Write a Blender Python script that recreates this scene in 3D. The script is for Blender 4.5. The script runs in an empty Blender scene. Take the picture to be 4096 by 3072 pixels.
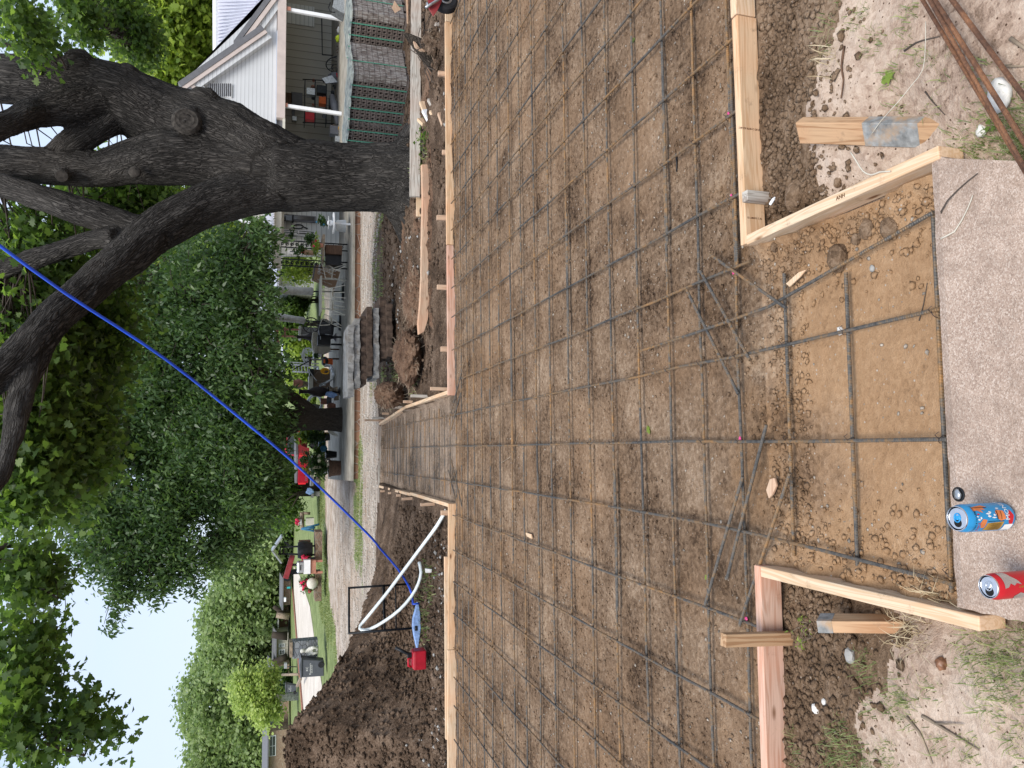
import bpy, bmesh, math, random
import numpy as np
from mathutils import Vector, Matrix, Euler
R = math.radians
rnd = random.Random(7)
rng = np.random.default_rng(11)
SC = bpy.context.scene
COL = SC.collection

# ------------------------------------------------------------------ camera
FPX, EYE = 3055.4, 1.70
CAM = np.array([[0.9965, 0.0117, -0.0828], [0, 0, 0], [0, 0, 0]])
def _basis():
    f, r = 1650.0, .013
    x, y = (693 - 829.5) / f, (1106 - 585) / f
    p = math.atan(y * math.cos(r) + x * math.sin(r))
    up = np.array([math.sin(r) * math.cos(p), math.cos(r) * math.cos(p), -math.sin(p)])
    yw = np.array([x, y, 1.]); yw -= up * (yw @ up); yw /= np.linalg.norm(yw)
    up = up * [1, 1, -1]; yw = yw * [1, 1, -1]
    return np.array([np.cross(yw, up), yw, up])
CAM = _basis()                      # rows: world axes seen from the upright camera
cd = bpy.data.cameras.new('camera'); cam = bpy.data.objects.new('camera', cd); COL.objects.link(cam)
cd.sensor_width = 36; cd.sensor_fit = 'HORIZONTAL'; cd.lens = FPX / 4096 * 36
cd.clip_start = .05; cd.clip_end = 3000
xr, ur, br = CAM[:, 0], CAM[:, 1], CAM[:, 2]
m = Matrix.Identity(4)              # the photograph was taken with the phone on its side
for i in range(3):
    m[i][0] = -ur[i]; m[i][1] = xr[i]; m[i][2] = br[i]
m.translation = Vector((0, 0, EYE))
cam.matrix_world = m
SC.camera = cam

FR = dict(A=(700,0,.4973),B=(900,750,.3617),C=(1000,1250,.2712),E=(1000,1650,.3014),L=(1000,2100,.5859),K=(3600,1850,.3918),
 N=(2700,2000,.6463),R=(2800,0,.6629),G1=(1750,0,.6027),G2=(1750,1000,.6027),G3=(1750,2000,.6463),G4=(2700,900,.7233),
 T1=(0,0,.6629),T2=(0,900,.6629),T3=(0,1900,.7065),W=(1400,1450,.3918),P=(1080,2080,.18083),Q=(1080,2500,.18083),
 S=(1150,1300,.15069),H=(1100,280,.36764),V=(1550,0,.3152),D=(0,0,1.8517),F=(0,0,1.0))
def ray(f, x, y):
    a, b, s = FR[f]; X = a + x * s; Y = b + y * s
    return CAM @ np.array([(3072 - Y - 1536) / FPX, (2048 - X) / FPX, -1.])
def at_z(f, x, y, z=0.):
    d = ray(f, x, y); t = (z - EYE) / d[2]; return Vector((d[0] * t, d[1] * t, z))
def at_y(f, x, y, yy):
    d = ray(f, x, y); t = yy / d[1]; return Vector((d[0] * t, yy, EYE + d[2] * t))

# ------------------------------------------------------------------ sky, sun, exposure
SUN_EL, SUN_AZ = R(58), R(200)      # azimuth clockwise from +Y
w = bpy.data.worlds.new('World'); SC.world = w; w.use_nodes = True
nt = w.node_tree; nt.nodes.clear()
def nn(t, kind, **kw):
    n = t.nodes.new(kind)
    for k, v in kw.items(): setattr(n, k, v)
    return n
out = nn(nt, 'ShaderNodeOutputWorld'); bg = nn(nt, 'ShaderNodeBackground'); bg.inputs[1].default_value = .15
sky = nn(nt, 'ShaderNodeTexSky'); sky.sky_type = 'NISHITA'; sky.sun_disc = False
sky.sun_elevation = SUN_EL; sky.sun_rotation = SUN_AZ; sky.air_density = 1.3; sky.dust_density = 1.6; sky.ozone_density = 1.5
tc = nn(nt, 'ShaderNodeTexCoord'); mp = nn(nt, 'ShaderNodeMapping'); mp.inputs['Scale'].default_value = (1, 1, 3.2)
nz = nn(nt, 'ShaderNodeTexNoise'); nz.inputs['Scale'].default_value = 2.2; nz.inputs['Detail'].default_value = 6; nz.inputs['Roughness'].default_value = .55
rp = nn(nt, 'ShaderNodeValToRGB'); rp.color_ramp.elements[0].position = .30; rp.color_ramp.elements[1].position = .72
rp.color_ramp.elements[0].color = (.6, .6, .6, 1); rp.color_ramp.elements[1].color = (1, 1, 1, 1)
mx = nn(nt, 'ShaderNodeMix', data_type='RGBA'); mx.inputs[7].default_value = (3.75, 4.35, 5.5, 1)
nt.links.new(tc.outputs['Generated'], mp.inputs[0]); nt.links.new(mp.outputs[0], nz.inputs['Vector'])
nt.links.new(nz.outputs[0], rp.inputs[0]); nt.links.new(rp.outputs[0], mx.inputs[0])
nt.links.new(sky.outputs[0], mx.inputs[6]); nt.links.new(mx.outputs[2], bg.inputs[0]); nt.links.new(bg.outputs[0], out.inputs[0])
sd = bpy.data.lights.new('sun', 'SUN'); sd.energy = 3.2; sd.angle = R(28); sd.color = (1, .96, .9)
so = bpy.data.objects.new('sun', sd); COL.objects.link(so)
so.rotation_euler = Vector((math.sin(SUN_AZ) * math.cos(SUN_EL), math.cos(SUN_AZ) * math.cos(SUN_EL), math.sin(SUN_EL))).to_track_quat('Z', 'Y').to_euler()
SC.view_settings.view_transform = 'Standard'; SC.view_settings.look = 'None'
SC.view_settings.exposure = 0.5; SC.view_settings.gamma = 1
SC.cycles.max_bounces = 6; SC.cycles.transparent_max_bounces = 6; SC.cycles.use_denoising = True

# ------------------------------------------------------------------ materials
MATS = {}
def lin(r, g, b):
    f = lambda c: (c / 255 / 12.92) if c <= 10 else ((c / 255 + .055) / 1.055) ** 2.4
    return (f(r), f(g), f(b), 1)
def mat(name, rough=.8, metal=0., spec=.3):
    m = bpy.data.materials.new(name); m.use_nodes = True
    t = m.node_tree; b = t.nodes['Principled BSDF']
    b.inputs['Roughness'].default_value = rough; b.inputs['Metallic'].default_value = metal
    b.inputs['Specular IOR Level'].default_value = spec
    MATS[name] = m; return m, t, b
def ramp(t, fac, stops):
    n = nn(t, 'ShaderNodeValToRGB'); e = n.color_ramp.elements
    while len(e) < len(stops): e.new(.5)
    for k, (p, c) in enumerate(stops): e[k].position = p; e[k].color = c if len(c) == 4 else (*c, 1)
    t.links.new(fac, n.inputs[0]); return n.outputs[0]
def noise(t, vec, scale, detail=4, rough=.55, dist=0.):
    n = nn(t, 'ShaderNodeTexNoise'); n.inputs['Scale'].default_value = scale; n.inputs['Detail'].default_value = detail
    n.inputs['Roughness'].default_value = rough; n.inputs['Distortion'].default_value = dist
    t.links.new(vec, n.inputs['Vector']); return n.outputs[0]
def voro(t, vec, scale, feat='F1', outp='Distance'):
    n = nn(t, 'ShaderNodeTexVoronoi', feature=feat); n.inputs['Scale'].default_value = scale
    t.links.new(vec, n.inputs['Vector']); return n.outputs[outp]
def coord(t, kind='Object', scale=(1, 1, 1), rot=(0, 0, 0)):
    c = nn(t, 'ShaderNodeTexCoord'); m_ = nn(t, 'ShaderNodeMapping'); m_.inputs['Scale'].default_value = scale; m_.inputs['Rotation'].default_value = rot
    t.links.new(c.outputs[kind], m_.inputs[0]); return m_.outputs[0]
def worldpos(t, scale=(1, 1, 1)):
    c = nn(t, 'ShaderNodeNewGeometry'); m_ = nn(t, 'ShaderNodeMapping'); m_.inputs['Scale'].default_value = scale
    t.links.new(c.outputs['Position'], m_.inputs[0]); return m_.outputs[0]
def mixc(t, fac, a, b, mode='MIX'):
    n = nn(t, 'ShaderNodeMix', data_type='RGBA', blend_type=mode)
    for s, v in ((0, fac), (6, a), (7, b)):
        if hasattr(v, 'links') or isinstance(v, bpy.types.NodeSocket): t.links.new(v, n.inputs[s])
        else: n.inputs[s].default_value = v
    return n.outputs[2]
def bump(t, b, h, strength=.5, dist=.01):
    n = nn(t, 'ShaderNodeBump'); n.inputs['Strength'].default_value = strength; n.inputs['Distance'].default_value = dist
    t.links.new(h, n.inputs['Height']); t.links.new(n.outputs[0], b.inputs['Normal']); return n
def attr(t, name, outp='Fac'):
    n = nn(t, 'ShaderNodeAttribute'); n.attribute_name = name; return n.outputs[outp]
def simple(name, c, rough=.7, metal=0., var=.15, vscale=8, bscale=0, bstr=.3, spec=.3, dirt=None):
    """one colour broken up by two noises, optional dirt colour in patches"""
    m, t, b = mat(name, rough, metal, spec)
    v = coord(t); n1 = noise(t, v, vscale, 6, .6)
    c = np.array(c[:3]); lo = tuple(np.clip(c * (1 - var * 1.6), 0, 1)); hi = tuple(np.clip(c * (1 + var), 0, 1))
    o = ramp(t, n1, [(.3, lo), (.7, hi)])
    if dirt:
        n2 = noise(t, v, vscale * .37 + .9, 8, .65)
        o = mixc(t, ramp(t, n2, [(.5, (0, 0, 0)), (.68, (1, 1, 1))]), o, dirt if len(dirt) == 4 else (*dirt, 1))
    t.links.new(o, b.inputs['Base Color'])
    if bscale: bump(t, b, noise(t, v, bscale, 5, .6), bstr, .004)
    return m
def soil(name, stops, tan=None, speck=True, sc=1., specks=(.42, .36, .3), bstr=.9, tanzone=None):
    m, t, b = mat(name, .95, 0, .12)
    v = worldpos(t)
    n1 = noise(t, v, 2.3 * sc, 10, .68, .3); n2 = noise(t, v, 38 * sc, 6, .7); n3 = noise(t, v, 150 * sc, 4, .7)
    a = nn(t, 'ShaderNodeMath', operation='MULTIPLY_ADD'); t.links.new(n2, a.inputs[0]); a.inputs[1].default_value = .5
    t.links.new(n1, a.inputs[2])
    a2 = nn(t, 'ShaderNodeMath', operation='MULTIPLY_ADD'); t.links.new(n3, a2.inputs[0]); a2.inputs[1].default_value = .35; t.links.new(a.outputs[0], a2.inputs[2])
    cl_ = nn(t, 'ShaderNodeTexVoronoi'); cl_.inputs['Scale'].default_value = 62 * sc; cl_.inputs['Randomness'].default_value = 1; t.links.new(v, cl_.inputs['Vector'])
    sc3 = nn(t, 'ShaderNodeSeparateColor'); t.links.new(cl_.outputs['Color'], sc3.inputs[0])
    a4 = nn(t, 'ShaderNodeMath', operation='MULTIPLY_ADD'); t.links.new(sc3.outputs[2], a4.inputs[0]); a4.inputs[1].default_value = .15; t.links.new(a2.outputs[0], a4.inputs[2])
    a3 = nn(t, 'ShaderNodeMath', operation='MULTIPLY_ADD'); t.links.new(a4.outputs[0], a3.inputs[0]); a3.inputs[1].default_value = 1.3; a3.inputs[2].default_value = -.80
    o = ramp(t, a3.outputs[0], stops)
    if tan: o = mixc(t, ramp(t, noise(t, v, .9 * sc, 5, .6), [(.47, (0, 0, 0)), (.66, (.8, .8, .8))]), o, mixc(t, .5, tan, o, 'MIX'))
    if tanzone:                         # another kind of earth dug up toward the old slab
        s_ = nn(t, 'ShaderNodeSeparateXYZ'); t.links.new(v, s_.inputs[0]); k_ = nn(t, 'ShaderNodeMath', operation='MULTIPLY_ADD'); t.links.new(s_.outputs[1], k_.inputs[0]); k_.inputs[1].default_value = -.8
        n5 = noise(t, v, 2.6, 6, .65); ad_ = nn(t, 'ShaderNodeMath', operation='MULTIPLY_ADD'); t.links.new(n5, ad_.inputs[0]); ad_.inputs[1].default_value = 1.7; ad_.inputs[2].default_value = 1.35; t.links.new(ad_.outputs[0], k_.inputs[2])
        smooth_ = ramp(t, a3.outputs[0], tanzone); o = mixc(t, ramp(t, k_.outputs[0], [(.05, (0, 0, 0)), (.5, (1, 1, 1))]), o, smooth_)
    if speck:
        vo = nn(t, 'ShaderNodeTexVoronoi'); vo.inputs['Scale'].default_value = 70 * sc; t.links.new(v, vo.inputs['Vector'])
        near = ramp(t, vo.outputs['Distance'], [(.16, (1, 1, 1)), (.26, (0, 0, 0))])
        pick = nn(t, 'ShaderNodeSeparateColor'); t.links.new(vo.outputs['Color'], pick.inputs[0])
        sel = ramp(t, pick.outputs[0], [(.84, (0, 0, 0)), (.86, (1, 1, 1))])
        mm = mixc(t, 1., near, sel, 'MULTIPLY')
        o = mixc(t, mm, o, mixc(t, pick.outputs[1], (*specks, 1), (specks[0] * .6, specks[1] * .55, specks[2] * .5, 1)))
    t.links.new(o, b.inputs['Base Color'])
    h = mixc(t, .10, mixc(t, .5, n2, n3), cl_.outputs['Distance']); bump(t, b, h, bstr, .03); return m

WALKC = [(.08, (.15, .09, .05)), (.34, (.28, .168, .09)), (.62, (.345, .215, .12)), (.95, (.46, .31, .19))]
soil('pit_dirt', [(.22, (.042, .025, .015)), (.42, (.16, .103, .064)), (.60, (.25, .17, .11)), (.88, (.43, .32, .225))], tan=(.38, .235, .135, 1), tanzone=WALKC)
soil('walk_dirt', [(.22, (.042, .025, .015)), (.42, (.16, .103, .064)), (.60, (.25, .17, .11)), (.88, (.43, .32, .225))], tan=(.38, .235, .135, 1), tanzone=WALKC, bstr=.6)
soil('far_walk_dirt', [(.25, (.06, .045, .033)), (.5, (.23, .17, .125)), (.8, (.38, .3, .235))])
soil('dark_dirt', [(.25, (.03, .019, .012)), (.5, (.10, .066, .044)), (.85, (.25, .18, .13))])
soil('brown_dirt', [(.2, (.06, .037, .022)), (.5, (.2, .13, .08)), (.85, (.36, .26, .18))])
soil('sand', [(.12, (.13, .085, .058)), (.36, (.34, .245, .185)), (.6, (.47, .365, .285)), (.9, (.58, .47, .38))], tan=(.26, .18, .13, 1), specks=(.1, .06, .04), bstr=.6)
soil('gravel', [(.2, (.11, .085, .065)), (.42, (.30, .245, .195)), (.8, (.56, .50, .44))], tan=(.33, .22, .14, 1), sc=.8, specks=(.7, .67, .62), bstr=1.)
soil('lawn', [(.25, (.08, .105, .035)), (.5, (.155, .195, .075)), (.85, (.28, .31, .14))], speck=False, sc=.55, bstr=.8)
soil('roadbed', [(.2, (.38, .34, .29)), (.5, (.5, .45, .39)), (.85, (.62, .57, .50))], speck=False, sc=.35, bstr=.2)
soil('roots', [(.25, (.05, .028, .018)), (.5, (.15, .09, .058)), (.85, (.27, .18, .125))], speck=False)

def wood(name, pale, dark, knot=(.16, .07, .03), scale=1., grey=None, rough=.75):
    m, t, b = mat(name, rough, 0, .2)
    v = coord(t, 'Object')
    oi = nn(t, 'ShaderNodeObjectInfo'); ad = nn(t, 'ShaderNodeVectorMath', operation='MULTIPLY_ADD')
    cx = nn(t, 'ShaderNodeCombineXYZ')
    for k in range(3): t.links.new(oi.outputs['Random'], cx.inputs[k])
    t.links.new(cx.outputs[0], ad.inputs[0]); ad.inputs[1].default_value = (37, 11, 5); t.links.new(v, ad.inputs[2])
    s = nn(t, 'ShaderNodeMapping'); s.inputs['Scale'].default_value = (1.1 * scale, 17 * scale, 17 * scale); t.links.new(ad.outputs[0], s.inputs[0])
    n1 = noise(t, s.outputs[0], 1.6, 3, .5, 1.2)
    wv = nn(t, 'ShaderNodeMath', operation='MULTIPLY'); t.links.new(n1, wv.inputs[0]); wv.inputs[1].default_value = 26
    sn = nn(t, 'ShaderNodeMath', operation='SINE'); t.links.new(wv.outputs[0], sn.inputs[0])
    mr = nn(t, 'ShaderNodeMapRange'); mr.inputs[1].default_value = -1; t.links.new(sn.outputs[0], mr.inputs[0])
    s2 = nn(t, 'ShaderNodeMapping'); s2.inputs['Scale'].default_value = (5, 160, 160); t.links.new(ad.outputs[0], s2.inputs[0])
    n2 = noise(t, s2.outputs[0], 1., 4, .6)
    f = mixc(t, .45, mr.outputs[0], n2)
    o = ramp(t, f, [(.22, dark), (.5, tuple(np.array(pale) * .86)), (.8, pale)])
    big = noise(t, v, 3., 3, .5)
    o = mixc(t, ramp(t, big, [(.4, (0, 0, 0)), (.7, (.45, .45, .45))]), o, (dark[0] * 1.5, dark[1] * 1.15, dark[2] * 1.0, 1))
    # knots
    vk = nn(t, 'ShaderNodeMapping'); vk.inputs['Scale'].default_value = (4.2, 12, 12); t.links.new(ad.outputs[0], vk.inputs[0])
    kd = voro(t, vk.outputs[0], 1.)
    o = mixc(t, ramp(t, kd, [(.06, (1, 1, 1)), (.15, (0, 0, 0))]), o, (*knot, 1))
    if grey: o = mixc(t, ramp(t, noise(t, v, 5, 6, .6), [(.42, (0, 0, 0)), (.6, (1, 1, 1))]), o, (*grey, 1))
    # scuffs of mud
    o = mixc(t, ramp(t, noise(t, v, 14, 8, .75), [(.60, (0, 0, 0)), (.74, (.75, .75, .75))]), o, (.2, .13, .08, 1))
    t.links.new(o, b.inputs['Base Color']); bump(t, b, n2, .25, .002); return m
wood('fresh_lumber', (.60, .43, .275), (.45, .29, .165))
wood('pink_lumber', (.56, .38, .29), (.42, .24, .165))
wood('pale_lumber', (.62, .48, .335), (.48, .34, .21))
wood('old_stake', (.44, .29, .17), (.27, .155, .08))
wood('grey_board', (.44, .41, .36), (.25, .22, .19), rough=.9)
wood('tan_board', (.50, .36, .25), (.38, .25, .17))
wood('dark_wood', (.14, .08, .05), (.05, .03, .02))
simple('stake_grey', (.24, .245, .24), .9, var=.35, vscale=30, dirt=(.32, .21, .12))
simple('end_grain', (.46, .31, .19), .9, var=.3, vscale=60)

# rebar: rust and mill scale with ribs wrapped across the bar
m, t, b = mat('rebar', .55, .35, .4)
v = worldpos(t); n1 = noise(t, v, 1.7, 5, .7); n2 = noise(t, v, 60, 4, .6)
f = mixc(t, .35, n1, n2)
o = ramp(t, f, [(.38, (.05, .05, .05)), (.47, (.115, .105, .092)), (.53, (.19, .125, .07)), (.64, (.34, .18, .07))])
t.links.new(o, b.inputs['Base Color'])
uv = nn(t, 'ShaderNodeUVMap'); sp = nn(t, 'ShaderNodeSeparateXYZ'); t.links.new(uv.outputs[0], sp.inputs[0])
ml = nn(t, 'ShaderNodeMath', operation='MULTIPLY_ADD'); t.links.new(sp.outputs[0], ml.inputs[0]); ml.inputs[1].default_value = 2 * math.pi / .0085
m2_ = nn(t, 'ShaderNodeMath', operation='MULTIPLY'); t.links.new(sp.outputs[1], m2_.inputs[0]); m2_.inputs[1].default_value = 2 * math.pi; t.links.new(m2_.outputs[0], ml.inputs[2])
sn = nn(t, 'ShaderNodeMath', operation='SINE'); t.links.new(ml.outputs[0], sn.inputs[0]); bump(t, b, sn.outputs[0], .5, .0014)
m, t, b = mat('rusty_bar', .9, .1, .2)
v = worldpos(t); n2 = noise(t, v, 90, 6, .75); n1 = noise(t, v, 9, 4, .6)
o = ramp(t, mixc(t, .5, n1, n2), [(.34, (.045, .028, .022)), (.5, (.13, .066, .04)), (.64, (.27, .13, .065))])
t.links.new(o, b.inputs['Base Color']); bump(t, b, n2, 1., .004)

# exposed aggregate
m, t, b = mat('aggregate', .85, 0, .25)
v = worldpos(t); vo = nn(t, 'ShaderNodeTexVoronoi'); vo.inputs['Scale'].default_value = 300; t.links.new(v, vo.inputs['Vector'])
sc_ = nn(t, 'ShaderNodeSeparateColor'); t.links.new(vo.outputs['Color'], sc_.inputs[0])
st = ramp(t, sc_.outputs[0], [(.0, (.11, .08, .062)), (.3, (.30, .22, .175)), (.7, (.42, .33, .27)), (.95, (.62, .54, .47))])
base = ramp(t, noise(t, v, 2.6, 8, .7), [(.3, (.25, .175, .13)), (.7, (.44, .33, .255))])
o = mixc(t, .42, base, st)
o = mixc(t, ramp(t, noise(t, v, 5, 10, .75, .4), [(.47, (0, 0, 0)), (.70, (.8, .8, .8))]), o, (.17, .12, .09, 1))
t.links.new(o, b.inputs['Base Color']); bump(t, b, mixc(t, .5, vo.outputs['Distance'], noise(t, v, 40, 5, .6)), .6, .004)

simple('old_concrete', (.33, .32, .30), .92, var=.25, vscale=9, bscale=30, bstr=.7, dirt=(.16, .13, .1))
simple('muddy_concrete', (.11, .075, .055), .95, var=.4, vscale=12, bscale=30, bstr=.9, dirt=(.06, .04, .03))
simple('patio_top', (.27, .25, .21), .9, var=.25, vscale=2.2, bscale=25, bstr=.4, dirt=(.22, .19, .155))

def bark(name, cols, sc=1.):
    m, t, b = mat(name, .95, 0, .1)
    a = attr(t, 'bark', 'Vector'); mp_ = nn(t, 'ShaderNodeMapping'); mp_.inputs['Scale'].default_value = (1, 1, .13); t.links.new(a, mp_.inputs[0])
    n1 = noise(t, mp_.outputs[0], 42 * sc, 7, .66, 1.1); vo_ = nn(t, 'ShaderNodeTexVoronoi', feature='DISTANCE_TO_EDGE'); vo_.inputs['Scale'].default_value = 34 * sc
    wob = nn(t, 'ShaderNodeVectorMath', operation='MULTIPLY_ADD'); nzz = nn(t, 'ShaderNodeTexNoise'); nzz.inputs['Scale'].default_value = 12 * sc
    t.links.new(mp_.outputs[0], nzz.inputs['Vector']); t.links.new(nzz.outputs['Color'], wob.inputs[0]); wob.inputs[1].default_value = (.22, .22, .22); t.links.new(mp_.outputs[0], wob.inputs[2])
    t.links.new(wob.outputs[0], vo_.inputs['Vector'])
    e = ramp(t, vo_.outputs['Distance'], [(.0, (0, 0, 0)), (.16, (.6, .6, .6)), (.45, (1, 1, 1))])
    h = mixc(t, .62, e, n1)
    o = ramp(t, h, [(.22, cols[0]), (.52, cols[1]), (.8, cols[2])])
    big = noise(t, worldpos(t), 1.1, 5, .6)
    o = mixc(t, ramp(t, big, [(.45, (0, 0, 0)), (.75, (.5, .5, .5))]), o, (*cols[2], 1))
    t.links.new(o, b.inputs['Base Color']); bump(t, b, h, 1., .05); return m
bark('oak_bark', [(.008, .0075, .007), (.046, .042, .038), (.115, .105, .094)])
bark('dark_bark', [(.02, .016, .012), (.06, .048, .038), (.11, .09, .07)])
simple('pale_bark', (.5, .49, .45), .9, var=.4, vscale=9)
simple('twig', (.07, .055, .045), .9, var=.3)
simple('cut_face', (.045, .039, .033), .9, var=.5, vscale=26, bscale=18, bstr=1.)

def leaf(name, cols, trans, tcol, rough=.45):
    m = bpy.data.materials.new(name); m.use_nodes = True; t = m.node_tree; t.nodes.clear(); MATS[name] = m
    o = nn(t, 'ShaderNodeOutputMaterial'); a = attr(t, 'tint')
    c = ramp(t, a, [(0, cols[0]), (.5, cols[1]), (1, cols[2])])
    p = nn(t, 'ShaderNodeBsdfPrincipled'); p.inputs['Roughness'].default_value = rough; p.inputs['Specular IOR Level'].default_value = .35; t.links.new(c, p.inputs['Base Color'])
    tr = nn(t, 'ShaderNodeBsdfTranslucent'); c2 = mixc(t, 1., c, (*tcol, 1), 'MULTIPLY'); t.links.new(c2, tr.inputs[0])
    x = nn(t, 'ShaderNodeMixShader'); x.inputs[0].default_value = trans
    t.links.new(p.outputs[0], x.inputs[1]); t.links.new(tr.outputs[0], x.inputs[2]); t.links.new(x.outputs[0], o.inputs[0]); return m
leaf('oak_leaf', [(.04, .075, .025), (.075, .13, .035), (.14, .21, .05)], .52, (2.4, 2.4, 1.3))
leaf('mulberry_leaf', [(.026, .055, .019), (.05, .093, .031), (.115, .175, .06)], .40, (2.0, 2.1, 1.2), .42)
leaf('bright_leaf', [(.11, .17, .03), (.21, .29, .055), (.34, .42, .10)], .5, (2.1, 2.0, 1.3))
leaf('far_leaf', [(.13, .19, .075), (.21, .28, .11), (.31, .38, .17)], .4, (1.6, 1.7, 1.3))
leaf('pale_leaf', [(.2, .28, .07), (.33, .41, .12), (.5, .56, .2)], .4, (1.6, 1.7, 1.3))
leaf('grass_blade', [(.10, .14, .05), (.18, .23, .08), (.34, .35, .17)], .4, (1.8, 1.8, 1.2))
leaf('dry_straw', [(.3, .22, .12), (.42, .33, .2), (.5, .42, .28)], .1, (1, 1, 1))

simple('metal_black', (.015, .016, .018), .4, .3, var=.3)
simple('galv', (.45, .47, .48), .35, .8, var=.25, vscale=20)
simple('aluminium', (.72, .73, .75), .25, 1., var=.06, vscale=40)
simple('tyre', (.018, .018, .02), .85, var=.3)
simple('red_paint', (.26, .03, .035), .55, var=.2, dirt=(.2, .06, .05))
simple('truck_red', (.30, .01, .022), .22, var=.08, spec=.5)
simple('bright_red', (.62, .02, .03), .4, var=.1)
simple('gas_red', (.36, .01, .022), .4, var=.15, vscale=12)
simple('blue_pole', (.012, .07, .55), .3, var=.2, vscale=3, spec=.5)
simple('blade_blue', (.24, .36, .62), .5, var=.25, vscale=25)
simple('white_pipe', (.72, .76, .74), .35, var=.06)
simple('white_paint', (.74, .74, .74), .5, var=.06, vscale=5)
simple('beam_paint', (.52, .44, .40), .6, var=.08, vscale=3)
simple('trim_grey', (.14, .14, .15), .6, var=.1)
simple('roof_metal', (.50, .50, .57), .4, .2, var=.08, vscale=2)
simple('cream', (.56, .53, .45), .7, var=.07)
simple('glass', (.04, .05, .05), .08, var=.2, spec=.8)
simple('cardboard', (.33, .21, .13), .85, var=.12)
simple('canvas', (.50, .46, .38), .9, var=.12, bscale=20)
simple('white_cloth', (.6, .6, .58), .9, var=.12, vscale=14, bscale=20)
simple('terracotta', (.42, .19, .13), .8, var=.2)
simple('dark_plastic', (.03, .035, .036), .5, var=.2)
simple('bin_grey', (.085, .09, .105), .5, var=.12)
simple('orange', (.7, .13, .02), .5, var=.1)
simple('yellow', (.7, .36, .02), .5, var=.1)
simple('cast_iron', (.035, .025, .024), .6, var=.3)
simple('statue_stone', (.56, .55, .5), .9, var=.25, vscale=14)
simple('pebble', (.33, .285, .235), .9, var=.45, vscale=40)
simple('gravel_stone', (.42, .38, .33), .9, var=.35, vscale=20)
simple('white_rock', (.62, .60, .56), .9, var=.2, vscale=14, bscale=30)
simple('brown_shell', (.20, .095, .05), .35, var=.4, vscale=60)
simple('pink_paint', (.55, .06, .2), .6, var=.1)
simple('can_red', (.55, .02, .03), .28, .3, var=.05)
simple('can_blue', (.03, .30, .62), .28, .3, var=.08)
simple('can_silver', (.6, .62, .64), .25, .9, var=.05)
simple('can_orange', (.60, .19, .06), .4, .1, var=.15, vscale=40)
simple('can_gold', (.45, .26, .05), .4, .2, var=.1)
simple('teal', (.03, .35, .35), .5, var=.1)
simple('lime', (.45, .55, .03), .5, var=.1)
simple('flower_red', (.6, .02, .08), .6, var=.3)
simple('flower_cream', (.75, .68, .5), .6, var=.2)
simple('flower_yellow', (.75, .6, .1), .6, var=.2)
simple('blue_metal', (.03, .14, .24), .5, var=.2)
simple('strap_green', (.10, .30, .21), .5, var=.1)
simple('wrap', (.24, .25, .21), .45, var=.5, vscale=10, dirt=(.03, .05, .06))
simple('ink', (.12, .05, .02), .9, var=.1)
simple('paper_label', (.7, .7, .68), .6, var=.05)
simple('ash_wood', (.27, .21, .15), .9, var=.4, vscale=10, bscale=30)

def siding(name, c, pitch=.12, vert=False, var=.05):
    m, t, b = mat(name, .5, 0, .35)
    g_ = nn(t, 'ShaderNodeNewGeometry'); s = nn(t, 'ShaderNodeSeparateXYZ'); t.links.new(g_.outputs['Position'], s.inputs[0])
    q_ = nn(t, 'ShaderNodeMath', operation='DIVIDE'); t.links.new(s.outputs[0 if vert else 2], q_.inputs[0]); q_.inputs[1].default_value = pitch
    fr = nn(t, 'ShaderNodeMath', operation='FRACT'); t.links.new(q_.outputs[0], fr.inputs[0])
    line = ramp(t, fr.outputs[0], [(0, (.45, .45, .45)), (.07, (.5, .5, .5)), (.12, (1, 1, 1)), (1, (.93, .93, .93))])
    base = ramp(t, noise(t, coord(t), 1.5, 5, .6), [(.3, tuple(np.array(c) * (1 - var))), (.7, c)])
    t.links.new(mixc(t, 1., base, line, 'MULTIPLY'), b.inputs['Base Color']); bump(t, b, fr.outputs[0], .6, .02); return m
siding('white_siding', (.66, .67, .68)); siding('cream_siding', (.50, .48, .41)); siding('porch_siding', (.60, .60, .57), .16)
siding('vertical_panel', (.40, .37, .31), .3, True)
def stone(name, c1, c2, mortar, scale=4., squash=(1, 1, 1)):
    m, t, b = mat(name, .9, 0, .2)
    v = coord(t, 'Object', squash)
    vo_ = nn(t, 'ShaderNodeTexVoronoi', feature='DISTANCE_TO_EDGE'); vo_.inputs['Scale'].default_value = scale; t.links.new(v, vo_.inputs['Vector'])
    vc = nn(t, 'ShaderNodeTexVoronoi'); vc.inputs['Scale'].default_value = scale; t.links.new(v, vc.inputs['Vector'])
    s = nn(t, 'ShaderNodeSeparateColor'); t.links.new(vc.outputs['Color'], s.inputs[0])
    cc = mixc(t, .35, ramp(t, s.outputs[0], [(0, c1), (1, c2)]), ramp(t, noise(t, v, 14, 6, .6), [(.3, tuple(np.array(c1) * .6)), (.7, c2)]))
    o = mixc(t, ramp(t, vo_.outputs['Distance'], [(.02, (1, 1, 1)), (.05, (0, 0, 0))]), cc, (*mortar, 1))
    t.links.new(o, b.inputs['Base Color']); bump(t, b, ramp(t, vo_.outputs['Distance'], [(0, (0, 0, 0)), (.08, (1, 1, 1))]), .8, .02); return m
stone('red_stone', (.13, .065, .042), (.28, .16, .10), (.26, .21, .17), 3.2)
stone('grey_stone', (.12, .13, .15), (.27, .28, .29), (.09, .09, .09), 3., (1.2, 1.2, 2.4))
stone('brown_stone', (.13, .085, .06), (.24, .17, .12), (.2, .17, .13), 3.4)
stone('far_brick', (.22, .13, .08), (.36, .26, .18), (.35, .3, .24), 6., (1, 1, 2.6))
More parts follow.
